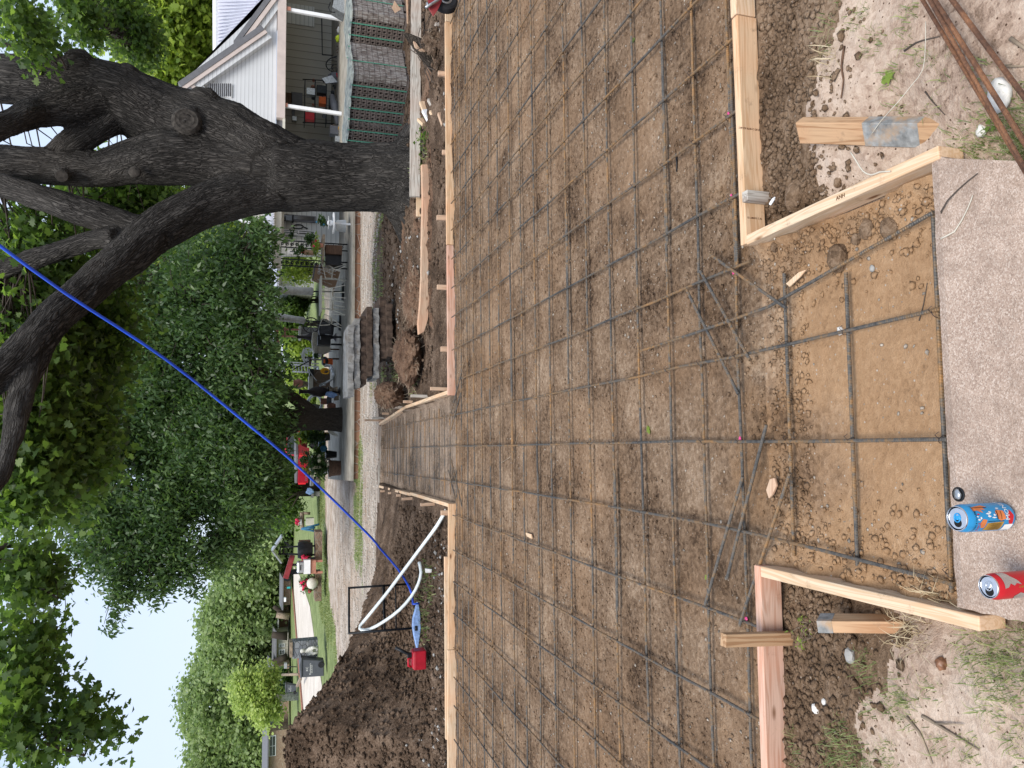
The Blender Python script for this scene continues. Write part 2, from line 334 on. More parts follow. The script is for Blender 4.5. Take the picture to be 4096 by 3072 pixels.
def brickmat(name, stripes):
    m, t, b = mat(name, .9, 0, .15)
    v = worldpos(t); o = ramp(t, noise(t, v, 6, 8, .7), [(.3, (.10, .08, .07)), (.7, (.22, .18, .16))])
    if stripes:
        mp_ = nn(t, 'ShaderNodeMapping'); mp_.inputs['Scale'].default_value = (40, 40, 9); t.links.new(v, mp_.inputs[0])
        n_ = noise(t, mp_.outputs[0], 1., 5, .7)
        o = mixc(t, ramp(t, n_, [(.45, (0, 0, 0)), (.62, (.8, .8, .8))]), o, (.42, .40, .37, 1))
        bump(t, b, n_, .7, .006)
    t.links.new(o, b.inputs['Base Color']); return m
brickmat('brick_side', True); brickmat('brick_bed', False)
M = MATS

# ------------------------------------------------------------------ mesh helpers
class MB:
    def __init__(s): s.v = []; s.f = []; s.uv = []; s.hasuv = False
    def add(s, vs, fs, uvs=None):
        o = len(s.v); s.v += [tuple(p) for p in vs]; s.f += [tuple(i + o for i in f) for f in fs]
        s.uv += list(uvs) if uvs else [(0, 0)] * len(vs)
        if uvs: s.hasuv = True
        return s
    def box(s, c, d, rot=None, taper=1.):
        rot = rot or Matrix.Identity(3); c = Vector(c); vs = []
        for z in (-1, 1):
            k = taper if z > 0 else 1.
            for x, y in ((-1, -1), (1, -1), (1, 1), (-1, 1)):
                vs.append(c + rot @ Vector((x * d[0] / 2 * k, y * d[1] / 2 * k, z * d[2] / 2)))
        return s.add(vs, [(3, 2, 1, 0), (4, 5, 6, 7), (0, 1, 5, 4), (1, 2, 6, 5), (2, 3, 7, 6), (3, 0, 4, 7)])
    def tube(s, pts, r, n=8, cap=True):
        pts = [Vector(p) for p in pts]; N = len(pts); rr = r if isinstance(r, (list, tuple)) else [r] * N
        vs = []; uvs = []; L = 0; prev = None
        for i, p in enumerate(pts):
            d = (pts[min(i + 1, N - 1)] - pts[max(i - 1, 0)]).normalized()
            if prev is None: u = d.orthogonal().normalized()
            else: u = (prev - d * prev.dot(d)); u = u.normalized() if u.length > 1e-6 else d.orthogonal().normalized()
            prev = u; v = d.cross(u)
            if i: L += (p - pts[i - 1]).length
            for k in range(n):
                a = 2 * math.pi * k / n; vs.append(p + (u * math.cos(a) + v * math.sin(a)) * rr[i]); uvs.append((L, k / n))
        fs = [(i * n + k, i * n + (k + 1) % n, (i + 1) * n + (k + 1) % n, (i + 1) * n + k) for i in range(N - 1) for k in range(n)]
        if cap: fs += [tuple(range(n))[::-1], tuple((N - 1) * n + k for k in range(n))]
        return s.add(vs, fs, uvs)
    def lathe(s, prof, n=24, c=(0, 0, 0), axis=None):
        rot = axis or Matrix.Identity(3); c = Vector(c); vs = []
        for r, z in prof:
            for k in range(n):
                a = 2 * math.pi * k / n; vs.append(c + rot @ Vector((r * math.cos(a), r * math.sin(a), z)))
        N = len(prof)
        fs = [(i * n + k, i * n + (k + 1) % n, (i + 1) * n + (k + 1) % n, (i + 1) * n + k) for i in range(N - 1) for k in range(n)]
        if prof[0][0] > 1e-4: fs.append(tuple(range(n))[::-1])
        if prof[-1][0] > 1e-4: fs.append(tuple((N - 1) * n + k for k in range(n)))
        return s.add(vs, fs)
    def prism(s, poly, thick):
        """poly: 3-D outline, thick: 3-D offset"""
        t = Vector(thick); n = len(poly); a = [Vector(p) for p in poly]
        return s.add(a + [p + t for p in a], [tuple(range(n))[::-1], tuple(range(n, 2 * n))] + [(i, (i + 1) % n, (i + 1) % n + n, i + n) for i in range(n)])
    def blob(s, c, r, seed=0, jit=.25, sub=1, rot=None):
        bm = bmesh.new(); bmesh.ops.create_icosphere(bm, subdivisions=sub, radius=1); rr = random.Random(seed)
        rot = rot or Matrix.Identity(3); vs = []
        for v in bm.verts:
            k = 1 + rr.uniform(-jit, jit); vs.append(Vector(c) + rot @ Vector((v.co.x * r[0] * k, v.co.y * r[1] * k, v.co.z * r[2] * k)))
        fs = [tuple(v.index for v in f.verts) for f in bm.faces]; bm.free(); return s.add(vs, fs)
    def build(s, name, mt, parent=None, world=True, smooth=False, bevel=0):
        off = Vector((0, 0, 0))
        me = bpy.data.meshes.new(name); vs = s.v
        if parent is not None and world:
            off = ROOT[parent.name] if parent.name in ROOT else Vector((0, 0, 0))
        origin = Vector((0, 0, 0))
        if parent is None and vs:
            a = np.array(vs); origin = Vector(((a[:, 0].min() + a[:, 0].max()) / 2, (a[:, 1].min() + a[:, 1].max()) / 2, a[:, 2].min()))
        sh = off + origin
        me.from_pydata([(x - sh.x, y - sh.y, z - sh.z) for x, y, z in vs], [], s.f)
        me.materials.append(M[mt])
        if s.hasuv:
            ul = me.uv_layers.new(name='UVMap'); li = np.zeros(len(me.loops), dtype=np.int32); me.loops.foreach_get('vertex_index', li)
            ul.data.foreach_set('uv', np.array(s.uv, dtype=np.float32)[li].ravel())
        if smooth:
            me.polygons.foreach_set('use_smooth', [True] * len(me.polygons))
        me.update(); o = bpy.data.objects.new(name, me); COL.objects.link(o); o.location = origin
        if parent is not None: o.parent = parent
        ROOT[o.name] = off + origin
        if smooth == 'auto':
            md = o.modifiers.new('es', 'EDGE_SPLIT'); md.split_angle = R(35)
        if bevel:
            md = o.modifiers.new('b', 'BEVEL'); md.width = bevel; md.segments = 2; md.limit_method = 'ANGLE'
        return o
ROOT = {}
def thing(name, label, cat, loc=(0, 0, 0), group=None):
    o = bpy.data.objects.new(name, None); COL.objects.link(o); o.location = loc; o.empty_display_size = .1
    ROOT[o.name] = Vector(loc); o['label'] = label; o['category'] = cat
    if group: o['group'] = group
    return o
def tag(o, label, cat, group=None, kind=None):
    o['label'] = label; o['category'] = cat
    if group: o['group'] = group
    if kind: o['kind'] = kind
    return o
def struct(o): o['kind'] = 'structure'; return o
def basis(p0, p1, up=(0, 0, 1)):
    d = (Vector(p1) - Vector(p0)).normalized(); u = Vector(up); s = d.cross(u).normalized(); u = s.cross(d)
    return Matrix((d, -s, u)).transposed()        # columns: along, side, up
def beam(name, mt, p0, p1, wd, ht, parent=None, up=(0, 0, 1), bevel=.003, roll=0.):
    """a bevelled bar whose local X runs along it (so wood grain follows it); p0,p1 on its axis"""
    p0, p1 = Vector(p0), Vector(p1); L = (p1 - p0).length; Mx = basis(p0, p1, up)
    if roll: Mx = Mx @ Matrix.Rotation(roll, 3, 'X')
    b = MB().box((0, 0, 0), (L, wd, ht)); me = bpy.data.meshes.new(name); me.from_pydata(b.v, [], b.f); me.materials.append(M[mt]); me.update()
    o = bpy.data.objects.new(name, me); COL.objects.link(o); c = (p0 + p1) / 2
    o.parent = parent; o.matrix_basis = Matrix.Translation(c - (ROOT.get(parent.name, Vector()) if parent else Vector())) @ Mx.to_4x4()
    ROOT[o.name] = c
    if bevel:
        md = o.modifiers.new('b', 'BEVEL'); md.width = bevel; md.segments = 2
    return o
def np_mesh(name, co, faces_flat, nper, mt, parent=None, tint=None, vattr=None, smooth=False):
    """big meshes: co (n,3), faces_flat int array with nper loops per face"""
    me = bpy.data.meshes.new(name); nf = len(faces_flat) // nper
    me.vertices.add(len(co)); me.vertices.foreach_set('co', np.ascontiguousarray(co, dtype=np.float32).ravel())
    me.loops.add(len(faces_flat)); me.loops.foreach_set('vertex_index', faces_flat.astype(np.int32))
    me.polygons.add(nf); me.polygons.foreach_set('loop_start', np.arange(0, nf * nper, nper, dtype=np.int32))
    me.polygons.foreach_set('loop_total', np.full(nf, nper, dtype=np.int32))
    if smooth: me.polygons.foreach_set('use_smooth', np.ones(nf, dtype=bool))
    me.update(calc_edges=True); me.materials.append(M[mt])
    if tint is not None:
        a = me.attributes.new('tint', 'FLOAT', 'FACE'); a.data.foreach_set('value', tint.astype(np.float32))
    if vattr is not None:
        a = me.attributes.new('bark', 'FLOAT_VECTOR', 'POINT'); a.data.foreach_set('vector', np.ascontiguousarray(vattr, dtype=np.float32).ravel())
    o = bpy.data.objects.new(name, me); COL.objects.link(o)
    if parent: o.parent = parent; o.location = -ROOT[parent.name]
    return o
_lat = np.random.default_rng(5).random((256, 256))
def vnoise(x, y):
    xi = np.floor(x).astype(int); yi = np.floor(y).astype(int); fx = x - xi; fy = y - yi
    fx = fx * fx * (3 - 2 * fx); fy = fy * fy * (3 - 2 * fy); g_ = lambda a, b: _lat[a & 255, b & 255]
    return (g_(xi, yi) * (1 - fx) + g_(xi + 1, yi) * fx) * (1 - fy) + (g_(xi, yi + 1) * (1 - fx) + g_(xi + 1, yi + 1) * fx) * fy
def fbm(x, y, f, octs=4, gain=.5):
    s = 0; a = 1; t_ = 0
    for k in range(octs):
        s = s + a * (vnoise(x * f + 17.3 * k, y * f + 5.1 * k) - .5); t_ += a; a *= gain; f *= 2.03
    return s / t_ * 2
def sstep(a, b, x): t_ = np.clip((x - a) / (b - a), 0, 1); return t_ * t_ * (3 - 2 * t_)

# ------------------------------------------------------------------ ground
PX0, PX1, PY0, PY1 = -6.2, 7.2, 2.45, 7.53           # inside of the slab form
WX0, WX1 = -.45, .74                                 # short walk beside the old slab
FX0, FX1, FY1 = -.62, .50, 13.45                     # long walk beyond, it drops gently
def walk_z(y): return -.016 * np.maximum(0, y - 7.5)
def in_pit(x, y): return (x > PX0) & (x < PX1) & (y > PY0) & (y < PY1)
def in_walk(x, y): return (x > WX0) & (x < WX1) & (y > 1.52) & (y <= PY0)
def in_far(x, y): return (x > FX0 - .02) & (x < FX1 + .02 - .012 * np.maximum(0, y - 7.5)) & (y >= PY1) & (y < FY1)
RIDGE = [(-14, 1.35), (-9, 1.6), (-6.5, 1.75), (-5.2, 1.60), (-4.4, 1.50), (-3.85, 1.47), (-3.55, 1.48), (-3.38, 1.42), (-3.22, 1.24), (-3.08, 1.06), (-2.95, .93), (-2.82, .74), (-2.62, .52), (-2.35, .38), (-2.0, .22), (-1.4, .08), (-.9, .03), (-.75, 0)]
def height(x, y):
    base = np.where(y < 12.5, -.07, np.maximum(-.75, -.07 - .064 * (y - 12.5)))
    base = base - .30 * sstep(3.6, 5.6, x) * sstep(8.6, 11.5, y) * (1 - sstep(12.5, 19, y))
    base = base + .22 * sstep(3.4, .0, np.abs(x - 3.55)) ** 2 * np.exp(-((y - 9.6) / 1.1) ** 2) * .5
    # spoil heap on the left
    rz = np.interp(x, [p[0] for p in RIDGE], [p[1] for p in RIDGE])
    yf = np.interp(x, [-3.3, -2.5], [8.45, 9.75]); yc = yf + 1.5
    prof = np.where(y < yc, sstep(0, 1.5, y - yf) * .25 + .75 * np.clip((y - yf) / 1.5, 0, 1) ** 1.15, np.exp(-((y - yc) / 1.9) ** 2))
    heap = rz * prof * (1 + .10 * fbm(x, y, 1.6, 3))
    mask = np.clip(rz / .5, 0, 1)
    base = base + heap
    rough = .030 * fbm(x, y, 1.3, 4) + .016 * fbm(x, y, 7, 4, .6)
    rough = rough * (1 - sstep(12.5, 16, y) * .6) + .07 * fbm(x + 3, y, 2.7, 5, .55) * np.clip(heap * 1.6, 0, 1)
    clod = np.clip(fbm(x, y, 13, 4, .62) - .12, 0, 1)
    rough = rough + clod * .09 * (1 - sstep(12, 15, y)) * (np.clip(heap * 3, .0, 1) * .8 + sstep(7.6, 8.4, y) * .35 + sstep(1.6, 2.1, y) * (1 - sstep(2.45, 2.6, y)) * .25)
    rough = rough + .10 * np.clip(fbm(x + 9, y, 1.1, 4) , 0, 1) * sstep(7.8, 8.4, y) * (1 - sstep(11, 13.5, y)) * (x > .6)
    out = base + rough
    # near soil beside the slab: level with its edge, hollow along the boards
    near = y < PY0
    nz_ = -.035 + .03 * fbm(x, y, 1.7, 4) + .010 * fbm(x, y, 9, 4, .6)
    side = np.minimum(np.abs(x - WX0), np.abs(x - WX1)); nz_ = nz_ - .055 * sstep(2.0, 2.42, y) - .06 * np.exp(-(side / .10) ** 2) - .05 * np.exp(-(((x - .93) / .13) ** 2 + ((y - 1.72) / .14) ** 2))
    nz_ = nz_ + .012 * np.clip(fbm(x, y, 22, 3, .6), 0, 1) * sstep(1.7, 2.1, y)
    out = np.where(near, nz_, out)
    pit = -.076 + .010 * fbm(x, y, 1.1, 3) + .0055 * fbm(x, y, 9, 4, .6) + .009 * np.clip(fbm(x, y, 27, 3, .6) - .05, 0, 1) * (.3 + .7 * sstep(4.6, 2.6, y))
    pit = pit + .012 * sstep(7.1, 7.5, y) * fbm(x, y, 12, 3)
    out = np.where(in_pit(x, y), pit, out)
    wk = -.080 + .007 * fbm(x, y, 3, 3) + .003 * fbm(x, y, 20, 3) + .05 * sstep(.18, 0., np.minimum(x - WX0, WX1 - x)) * np.clip(.4 + fbm(x, y, 9, 3), 0, 1) + .012 * np.clip(fbm(x, y, 16, 3) - .1, 0, 1) * sstep(2., 2.3, y)
    out = np.where(in_walk(x, y), wk, out)
    fw = -.080 + walk_z(y) + .012 * fbm(x, y, 6, 3)
    out = np.where(in_far(x, y), fw, out)
    slab = (x > WX0 - .02) & (x < .76 + (y - 1.585) * .66) & (y < 1.56)
    out = np.where(slab, -.12, out)
    fp = (y > 21.3)
    return out
def seg(a, b, s): return np.arange(a, b, s)
gx = np.concatenate([seg(-700, -60, 40), seg(-60, -20, 2.), seg(-20, -6.5, .12), seg(-6.5, -3.0, .025), seg(-3.0, 3.0, .0125), seg(3.0, 6.5, .025), seg(6.5, 14, .1), seg(14, 60, 2.), seg(60, 701, 40)])
gy = np.concatenate([seg(-6, .2, .5), seg(.2, 3.4, .0095), seg(3.4, 5.5, .016), seg(5.5, 9, .022), seg(9, 12.5, .03), seg(12.5, 22, .08), seg(22, 40, .3), seg(40, 120, 3), seg(120, 1200, 60)])
GX, GY = np.meshgrid(gx, gy); GZ = height(GX, GY)
def hz(x, y): return float(height(np.array([float(x)]), np.array([float(y)]))[0])
co = np.stack([GX.ravel(), GY.ravel(), GZ.ravel()], 1)
nx, ny = len(gx), len(gy)
ii = (np.arange(ny - 1)[:, None] * nx + np.arange(nx - 1)[None, :])
F = np.stack([ii, ii + 1, ii + nx + 1, ii + nx], -1).reshape(-1, 4)
cx = (GX[:-1, :-1] + GX[1:, 1:]).ravel() / 2; cy = (GY[:-1, :-1] + GY[1:, 1:]).ravel() / 2
jn = fbm(cx, cy, 1.9, 5, .6)
zone = np.full(len(cx), 4)                                       # lawn
far_edge = np.interp(cx, [-60, -18, -12, -8.2, -7, -6.7, -3.6, 0, 60], [26, 27, 28, 29.2, 30.8, 33.4, 36.6, 38, 40])
near_edge = np.interp(cx, [-60, -3, -1.5, .6, 1.6, 2.6, 60], [14.6, 14.8, 14.2, 14.0, 15.2, 16.0, 16.6]) + .45 * jn
zone[(cy > near_edge) & (cy < far_edge + .8 * jn) & (cx > -60)] = 3          # gravel
zone[(cy > 19.6 + .9 * jn) & (cy < 24) & (cx > -3.6 + jn) & (cx < .4 + jn) & (fbm(cx, cy, 3.1, 4, .6) > .06)] = 4
zone[(cy <= near_edge) ] = 2
zone[(cy <= PY0)] = 5
zone[(cy < 1.98 + .42 * jn)] = 1
zone[in_pit(cx, cy)] = 0; zone[in_walk(cx, cy)] = 6; zone[in_far(cx, cy)] = 8
zone[(cx > 1.0) & (cx < 4.8) & (cy > 8.4) & (cy < 11.2) & (jn > .12)] = 7
zone[(cx < -25) | (cx > 20)] = 4
for z_, (nm, mt_) in {0: ('slab_pit_ground', 'pit_dirt'), 1: ('sandy_soil', 'sand'), 2: ('bare_earth', 'dark_dirt'), 3: ('gravel_driveway', 'gravel'), 4: ('lawn', 'lawn'), 5: ('loose_soil', 'brown_dirt'), 8: ('long_walk_bed_ground', 'far_walk_dirt'), 6: ('walk_bed_ground', 'walk_dirt'), 7: ('root_filled_earth', 'roots')}.items():
    fs = F[zone == z_]
    u, inv = np.unique(fs.ravel(), return_inverse=True)
    struct(np_mesh(nm, co[u], inv, 4, mt_, smooth=True))
# pale street running off to the far right of the lawn (upright view)
rd = [(-24, 30), (-13.2, 30), (-11.3, 37.4), (-10.6, 44.9), (-9.9, 50), (-10.75, 67.5), (-12.4, 84), (-13.9, 86), (-16.9, 69), (-18.5, 58), (-20.5, 46)]
b = MB(); b.add([(x, y, -.735) for x, y in rd], [tuple(range(len(rd)))]); struct(b.build('street', 'roadbed'))
kb = MB(); left = [(-24.2, 30), (-20.7, 46), (-18.7, 58), (-17.1, 69), (-14.8, 84.7)]
for k in range(len(left) - 1):
    p, q_ = Vector((*left[k], -.72)), Vector((*left[k + 1], -.72)); kb.box((p + q_) / 2, ((q_ - p).length, .35, .2), basis(p, q_))
struct(kb.build('street_kerb', 'terracotta'))

# exposed-aggregate slab in front
b = MB(); sx0, sx1, sy0, sy1 = -.435, .80, -.6, 1.585
n1_, n2_ = 60, 90
vs = []; fs = []
for j in range(n2_ + 1):
    for i in range(n1_ + 1):
        x = sx0 + (sx1 - sx0) * i / n1_; y = sy0 + (sy1 - sy0) * j / n2_
        ex = min(i, n1_ - i, j, n2_ - j); x = sx0 + (.776 + (y - sy1) * .66 - sx0) * i / n1_ if y > .3 else sx0 + (.776 + (.3 - sy1) * .66 - sx0) * i / n1_; vs.append((x + (rnd.uniform(-.003, .003) if ex == 0 else 0), y + (rnd.uniform(-.003, .003) if ex == 0 else 0), .0 - (.006 if ex == 0 else 0)))
for j in range(n2_):
    for i in range(n1_): a = j * (n1_ + 1) + i; fs.append((a, a + 1, a + n1_ + 2, a + n1_ + 1))
o_ = len(vs); vs += [(sx0, sy1, -.16), (.776, sy1, -.16), (sx0, sy0, -.16), (.776 + (.3 - sy1) * .66, sy0, -.16)]
top = [n2_ * (n1_ + 1) + i for i in range(n1_ + 1)]; fs.append(tuple(top) + (o_ + 1, o_))
lf = [j * (n1_ + 1) for j in range(n2_ + 1)]; fs.append(tuple(lf) + (o_, o_ + 2))
rg = [j * (n1_ + 1) + n1_ for j in range(n2_ + 1)]; fs.append(tuple(rg)[::-1] + (o_ + 3, o_ + 1)[::1])
b.add(vs, fs); struct(b.build('aggregate_slab', 'aggregate'))

# stones, clods: nobody could count them
def scatter(name, mt, n, xr_, yr_, size, cond=None, flat=.7, seed=1, power=1., lift=.25):
    r_ = np.random.default_rng(seed); y = yr_[0] + (yr_[1] - yr_[0]) * r_.random(n) ** power; x = xr_[0] + (xr_[1] - xr_[0]) * r_.random(n)
    if cond is not None: k = cond(x, y, r_); x, y = x[k], y[k]
    n = len(x); s = size[0] + (size[1] - size[0]) * r_.random(n) ** 3.2; z = height(x, y)
    base_v = np.array([(0, 0, 1), (.94, 0, .2), (.3, .9, .25), (-.76, .55, .15), (-.76, -.55, .3), (.3, -.9, .1), (0, 0, -1)])
    base_f = np.array([(0, 1, 2), (0, 2, 3), (0, 3, 4), (0, 4, 5), (0, 5, 1), (6, 2, 1), (6, 3, 2), (6, 4, 3), (6, 5, 4), (6, 1, 5)])
    V = base_v[None] * (1 + (r_.random((n, 7, 1)) - .5) * .7) * s[:, None, None] * np.stack([np.ones(n), .6 + .4 * r_.random(n), flat * (.6 + .5 * r_.random(n))], 1)[:, None]
    a = r_.random(n) * 6.28; c_, s_ = np.cos(a)[:, None], np.sin(a)[:, None]
    V = np.stack([V[..., 0] * c_ - V[..., 1] * s_, V[..., 0] * s_ + V[..., 1] * c_, V[..., 2]], -1) + np.stack([x, y, z + s * lift], 1)[:, None]
    Fc = (base_f[None] + (np.arange(n) * 7)[:, None, None]).reshape(-1)
    return np_mesh(name, V.reshape(-1, 3), Fc, 3, mt)
def stuff(o, lab, cat): return tag(o, lab, cat, kind='stuff')
ny_ = lambda x, y, r_: (fbm(x, y, 1.4, 4) + r_.random(len(x)) * .7 > .25)
inpw = lambda x, y, r_: ny_(x, y, r_) & (in_pit(x, y) | in_walk(x, y))
stuff(scatter('soil_clods', 'pit_dirt', 60000, (-3.2, 4.6), (2.46, 7.4), (.0018, .012), inpw, seed=3, power=1.5), 'small brown crumbs of earth lying over the prepared ground between the rebar', 'soil clods')
stuff(scatter('light_pebbles', 'pebble', 15000, (-3.5, 4.8), (1.7, 7.4), (.0014, .0105), lambda x, y, r_: (in_pit(x, y) | in_walk(x, y)) & (fbm(x, y, 1.1, 4) + r_.random(len(x)) > .42), seed=4, power=1.25), 'tiny pale pebbles sprinkled over the brown ground between the rebar', 'pebbles')
stuff(scatter('loose_clods', 'brown_dirt', 36000, (-1.5, 2.0), (1.0, 2.42), (.0018, .020), lambda x, y, r_: ~in_walk(x, y) & ~((x > sx0 - .02) & (x < sx1 + .02) & (y < 1.6)) & (y > 1.70 + r_.random(len(x)) ** .5 * .5) & ~((np.abs(x-.757)<.05)|(np.abs(x+.468)<.05)), seed=5), 'crumbled brown clods on the loose soil outside the near boards', 'soil clods')
stuff(scatter('walk_clods', 'walk_dirt', 12000, (WX0 + .02, WX1 - .02), (1.62, 2.43), (.0018, .016), lambda x, y, r_: (np.minimum(x - WX0, WX1 - x) < r_.random(len(x)) ** 3 * .34) | ((y > 2.2) & (r_.random(len(x)) > .6)), seed=6), 'brown clods fallen along the edges of the short walk bed', 'soil clods')
stuff(scatter('heap_clods', 'dark_dirt', 30000, (-7, 1), (7.7, 10.9), (.005, .05), lambda x, y, r_: (x < -.8) & (r_.random(len(x)) < .35 + .65 * (x < -1.8)), seed=7, flat=.8), 'dark clods covering the heap of dug earth', 'soil clods')
stuff(scatter('rubble', 'dark_dirt', 6000, (.7, 7), (7.75, 13), (.008, .05), lambda x, y, r_: (fbm(x, y, .9, 3) + r_.random(len(x)) * .5 > .2) & ~((x<.9)&(y>9)&(x<.55)), seed=8), 'dark crumbled rubble and earth behind the far form boards', 'rubble')
stuff(scatter('pale_rubble', 'old_concrete', 7000, (-4.4, 6), (7.7, 12.5), (.005, .035), lambda x, y, r_: ((x < -1.) & (y < 8.7 + .4 * fbm(x, y, 2, 3)) & (x > -3.6)) | ((np.abs(x) > .8) & (fbm(x + 4, y, .8, 3) > .25) & (r_.random(len(x)) < .35)), seed=9), 'pale bits of broken stone in the earth behind the far form boards', 'rubble')
stuff(scatter('driveway_stones', 'gravel_stone', 22000, (-9, 9), (14.5, 30), (.01, .035), lambda x, y, r_: (r_.random(len(x)) < .8) & ((y < 21.2) | (x < -1.8)), seed=10, power=1.4), 'loose pale stones on the gravel driveway', 'gravel')

# ------------------------------------------------------------------ grass, straw
def grass(name, spots, mt, seed=0, blades=40, spread=.08, h=(.03, .07), wdt=.0022, lab='', lean=.8):
    r_ = np.random.default_rng(seed); P_ = []
    for (x, y, s) in spots:
        n = int(blades * s); a = r_.random(n) * 6.28; rr_ = spread * s ** .5 * r_.random(n) ** .7
        P_.append(np.stack([x + rr_ * np.cos(a), y + rr_ * np.sin(a)], 1))
    P_ = np.concatenate(P_); n = len(P_); z = height(P_[:, 0], P_[:, 1]) - .003
    L = h[0] + (h[1] - h[0]) * r_.random(n); az = r_.random(n) * 6.28; ln = lean * (.3 + r_.random(n)) ; d = np.stack([np.cos(az), np.sin(az), np.zeros(n)], 1)
    sd_ = np.stack([-np.sin(az), np.cos(az), np.zeros(n)], 1) * (wdt * (.7 + .6 * r_.random(n)))[:, None]
    b0 = np.concatenate([P_, z[:, None]], 1); up = np.array([0, 0, 1.])
    m1 = b0 + (d * (ln * .35)[:, None] + up * .6) * L[:, None]; t1 = b0 + (d * ln[:, None] + up * (.95 - .35 * ln)[:, None]) * L[:, None]
    V = np.stack([b0 - sd_, b0 + sd_, m1 + sd_ * .8, m1 - sd_ * .8, t1], 1)
    o4 = (np.arange(n) * 5)[:, None]; tri = np.concatenate([o4 + [0, 1, 2], o4 + [0, 2, 3], o4 + [3, 2, 4]], 1).reshape(-1)
    o = np_mesh(name, V.reshape(-1, 3), tri, 3, mt, tint=np.repeat(r_.random(n), 3)); return stuff(o, lab, 'grass')
def gsp(f, pts): return [(*at_z(f, x, y, -.03)[:2], s) for x, y, s in pts]
near_left = gsp('N', [(1990, 990, 5), (2080, 900, 4), (2040, 1080, 3), (1890, 1050, 3), (1420, 1240, 3), (1390, 1270, 2), (1170, 1060, 2), (1190, 1010, 1), (1020, 1510, 4), (1080, 1560, 4), (980, 1580, 3), (1170, 1600, 2), (1290, 1590, 1), (1760, 930, 1), (1940, 890, 2), (1590, 1160, 1), (1640, 1500, 1), (1830, 1530, 1.5), (2130, 1500, 2), (1350, 1640, 2), (655, 1440, .7), (1230, 1310, .6), (2050, 1300, 1), (1940, 1300, .6), (2120, 1180, 2), (700, 1600, 1)])
near_right = gsp('R', [(1850, 800, 7), (1790, 900, 6), (1800, 700, 4), (1900, 740, 4), (1900, 900, 6), (1780, 980, 3), (1560, 840, 3), (1600, 860, 2), (1850, 1000, 4), (1930, 1060, 3), (1470, 930, 1.5), (760, 150, 1.2), (950, 90, 1.5), (1040, 240, 1.5), (1130, 460, 1), (780, 300, .7), (1240, 120, .8), (1310, 310, .6), (1230, 250, .5), (1130, 640, .8), (1350, 640, .7), (1700, 430, 1), (830, 0, .6), (1450, 460, .4), (1290, 30, .6), (1540, 280, .5), (1350, 370, .6)])
grass('grass_tufts', near_left + near_right, 'grass_blade', 1, 24, .045, (.015, .05), .0013, 'sparse green grass tufts growing in the sandy soil beside the slab')
grass('dry_grass', gsp('N', [(1450, 790, 2), (1440, 850, 1.5), (1600, 600, 1), (1570, 580, .8)]) + gsp('R', [(780, 330, 1), (810, 420, .7)]), 'dry_straw', 2, 22, .05, (.04, .09), .0012, 'dry yellow straw caught beside the boards', 1.2)
rs = np.random.default_rng(21)
mid = [(x, y, .3 + rs.random() * .9) for x, y in zip(rs.uniform(1.1, 6.2, 95), rs.uniform(12.9, 16.2, 95)) if fbm(np.array([x]), np.array([y]), 1.2, 3)[0] > -.1]
mid += [(x, y, 1 + rs.random()) for x, y in zip(rs.uniform(-3.2, .2, 110), rs.uniform(19.8, 23.6, 110))]
mid += [(x, y, 1.) for x, y in zip(rs.uniform(-2.3, -1.4, 10), rs.uniform(8.7, 9.6, 10))] + [(x, y, .8) for x, y in zip(rs.uniform(.7, 1.2, 14), rs.uniform(9.6, 12.6, 14))]
mid += [(3.4 + rs.normal() * .1, 8.9 + rs.normal() * .1, 1) for _ in range(8)]
grass('verge_grass', mid, 'grass_blade', 3, 38, .26, (.03, .09), .005, 'short green grass and weeds growing beside the gravel driveway')
lw = [(x, y, 1) for x, y in zip(rs.uniform(-16, 2.5, 900), 28.5 + rs.random(900) * 14)]
lw = [p for p in lw if p[1] > np.interp(p[0], [-60, -18, -12, -8.2, -7, -6.7, -3.6, 0, 60], [26, 27, 28, 29.2, 30.8, 33.4, 36.6, 38, 40]) and not (p[0] < -8.2 and p[0] > -26)]
grass('lawn_grass', lw, 'grass_blade', 4, 60, .5, (.05, .12), .01, 'mown lawn grass beyond the gravel driveway')

# ------------------------------------------------------------------ form boards and stakes
B2, B4 = .038, .089
def board(mt, x0, y0, x1, y1, z0, label, z1=None, ht=B4, th=B2, group='form boards around the dug area', parent=None):
    z1 = z0 if z1 is None else z1
    o = beam('form_board', mt, (x0, y0, z0 - ht / 2), (x1, y1, z1 - ht / 2), th, ht, bevel=.0035)
    return tag(o, label, 'form board', group)
nr = board('fresh_lumber', .745, 2.449, 1.648, 2.455, 0, 'long honey coloured board with a grade stamp, right of the short walk')
board('pale_lumber', 1.652, 2.455, 6.5, 2.462, .004, 'board butted end to end beyond the stamped board, cut off by the photo edge')
nl = board('pink_lumber', -.452, 2.437, -3.6, 2.452, 0, 'pinkish board running away from the short walk on the side of the two cans')
sl = board('pale_lumber', -.470, 2.415, -.462, 1.515, .002, 'pale board laid from the pinkish board to the slab corner near the red can')
sr = board('pale_lumber', .757, 2.428, .768, 1.555, .002, 'pale board with a smudged mark running from the stamped board to the slab')
fr1 = board('pink_lumber', .502, 7.552, 2.05, 7.56, 0, 'reddish far board starting at the corner of the long narrow walk')
fr2 = board('fresh_lumber', 2.054, 7.556, 4.45, 7.575, .004, 'far board between the reddish board and the small machine wheel')
board('pale_lumber', 4.455, 7.575, 7.2, 7.59, .0, 'far board behind the small machine wheel, leaving the frame')
fl1 = board('fresh_lumber', -.585, 7.552, -2.02, 7.60, 0, 'knotty far board on the gas can side, starting at the narrow walk corner')
fl2 = board('pale_lumber', -2.024, 7.60, -4.6, 7.66, .004, 'pale far board below the heap of earth')
board('pale_lumber', -1.12, 7.664, -2.9, 7.658, .018, 'spare board lying against the outside of the knotty far board')
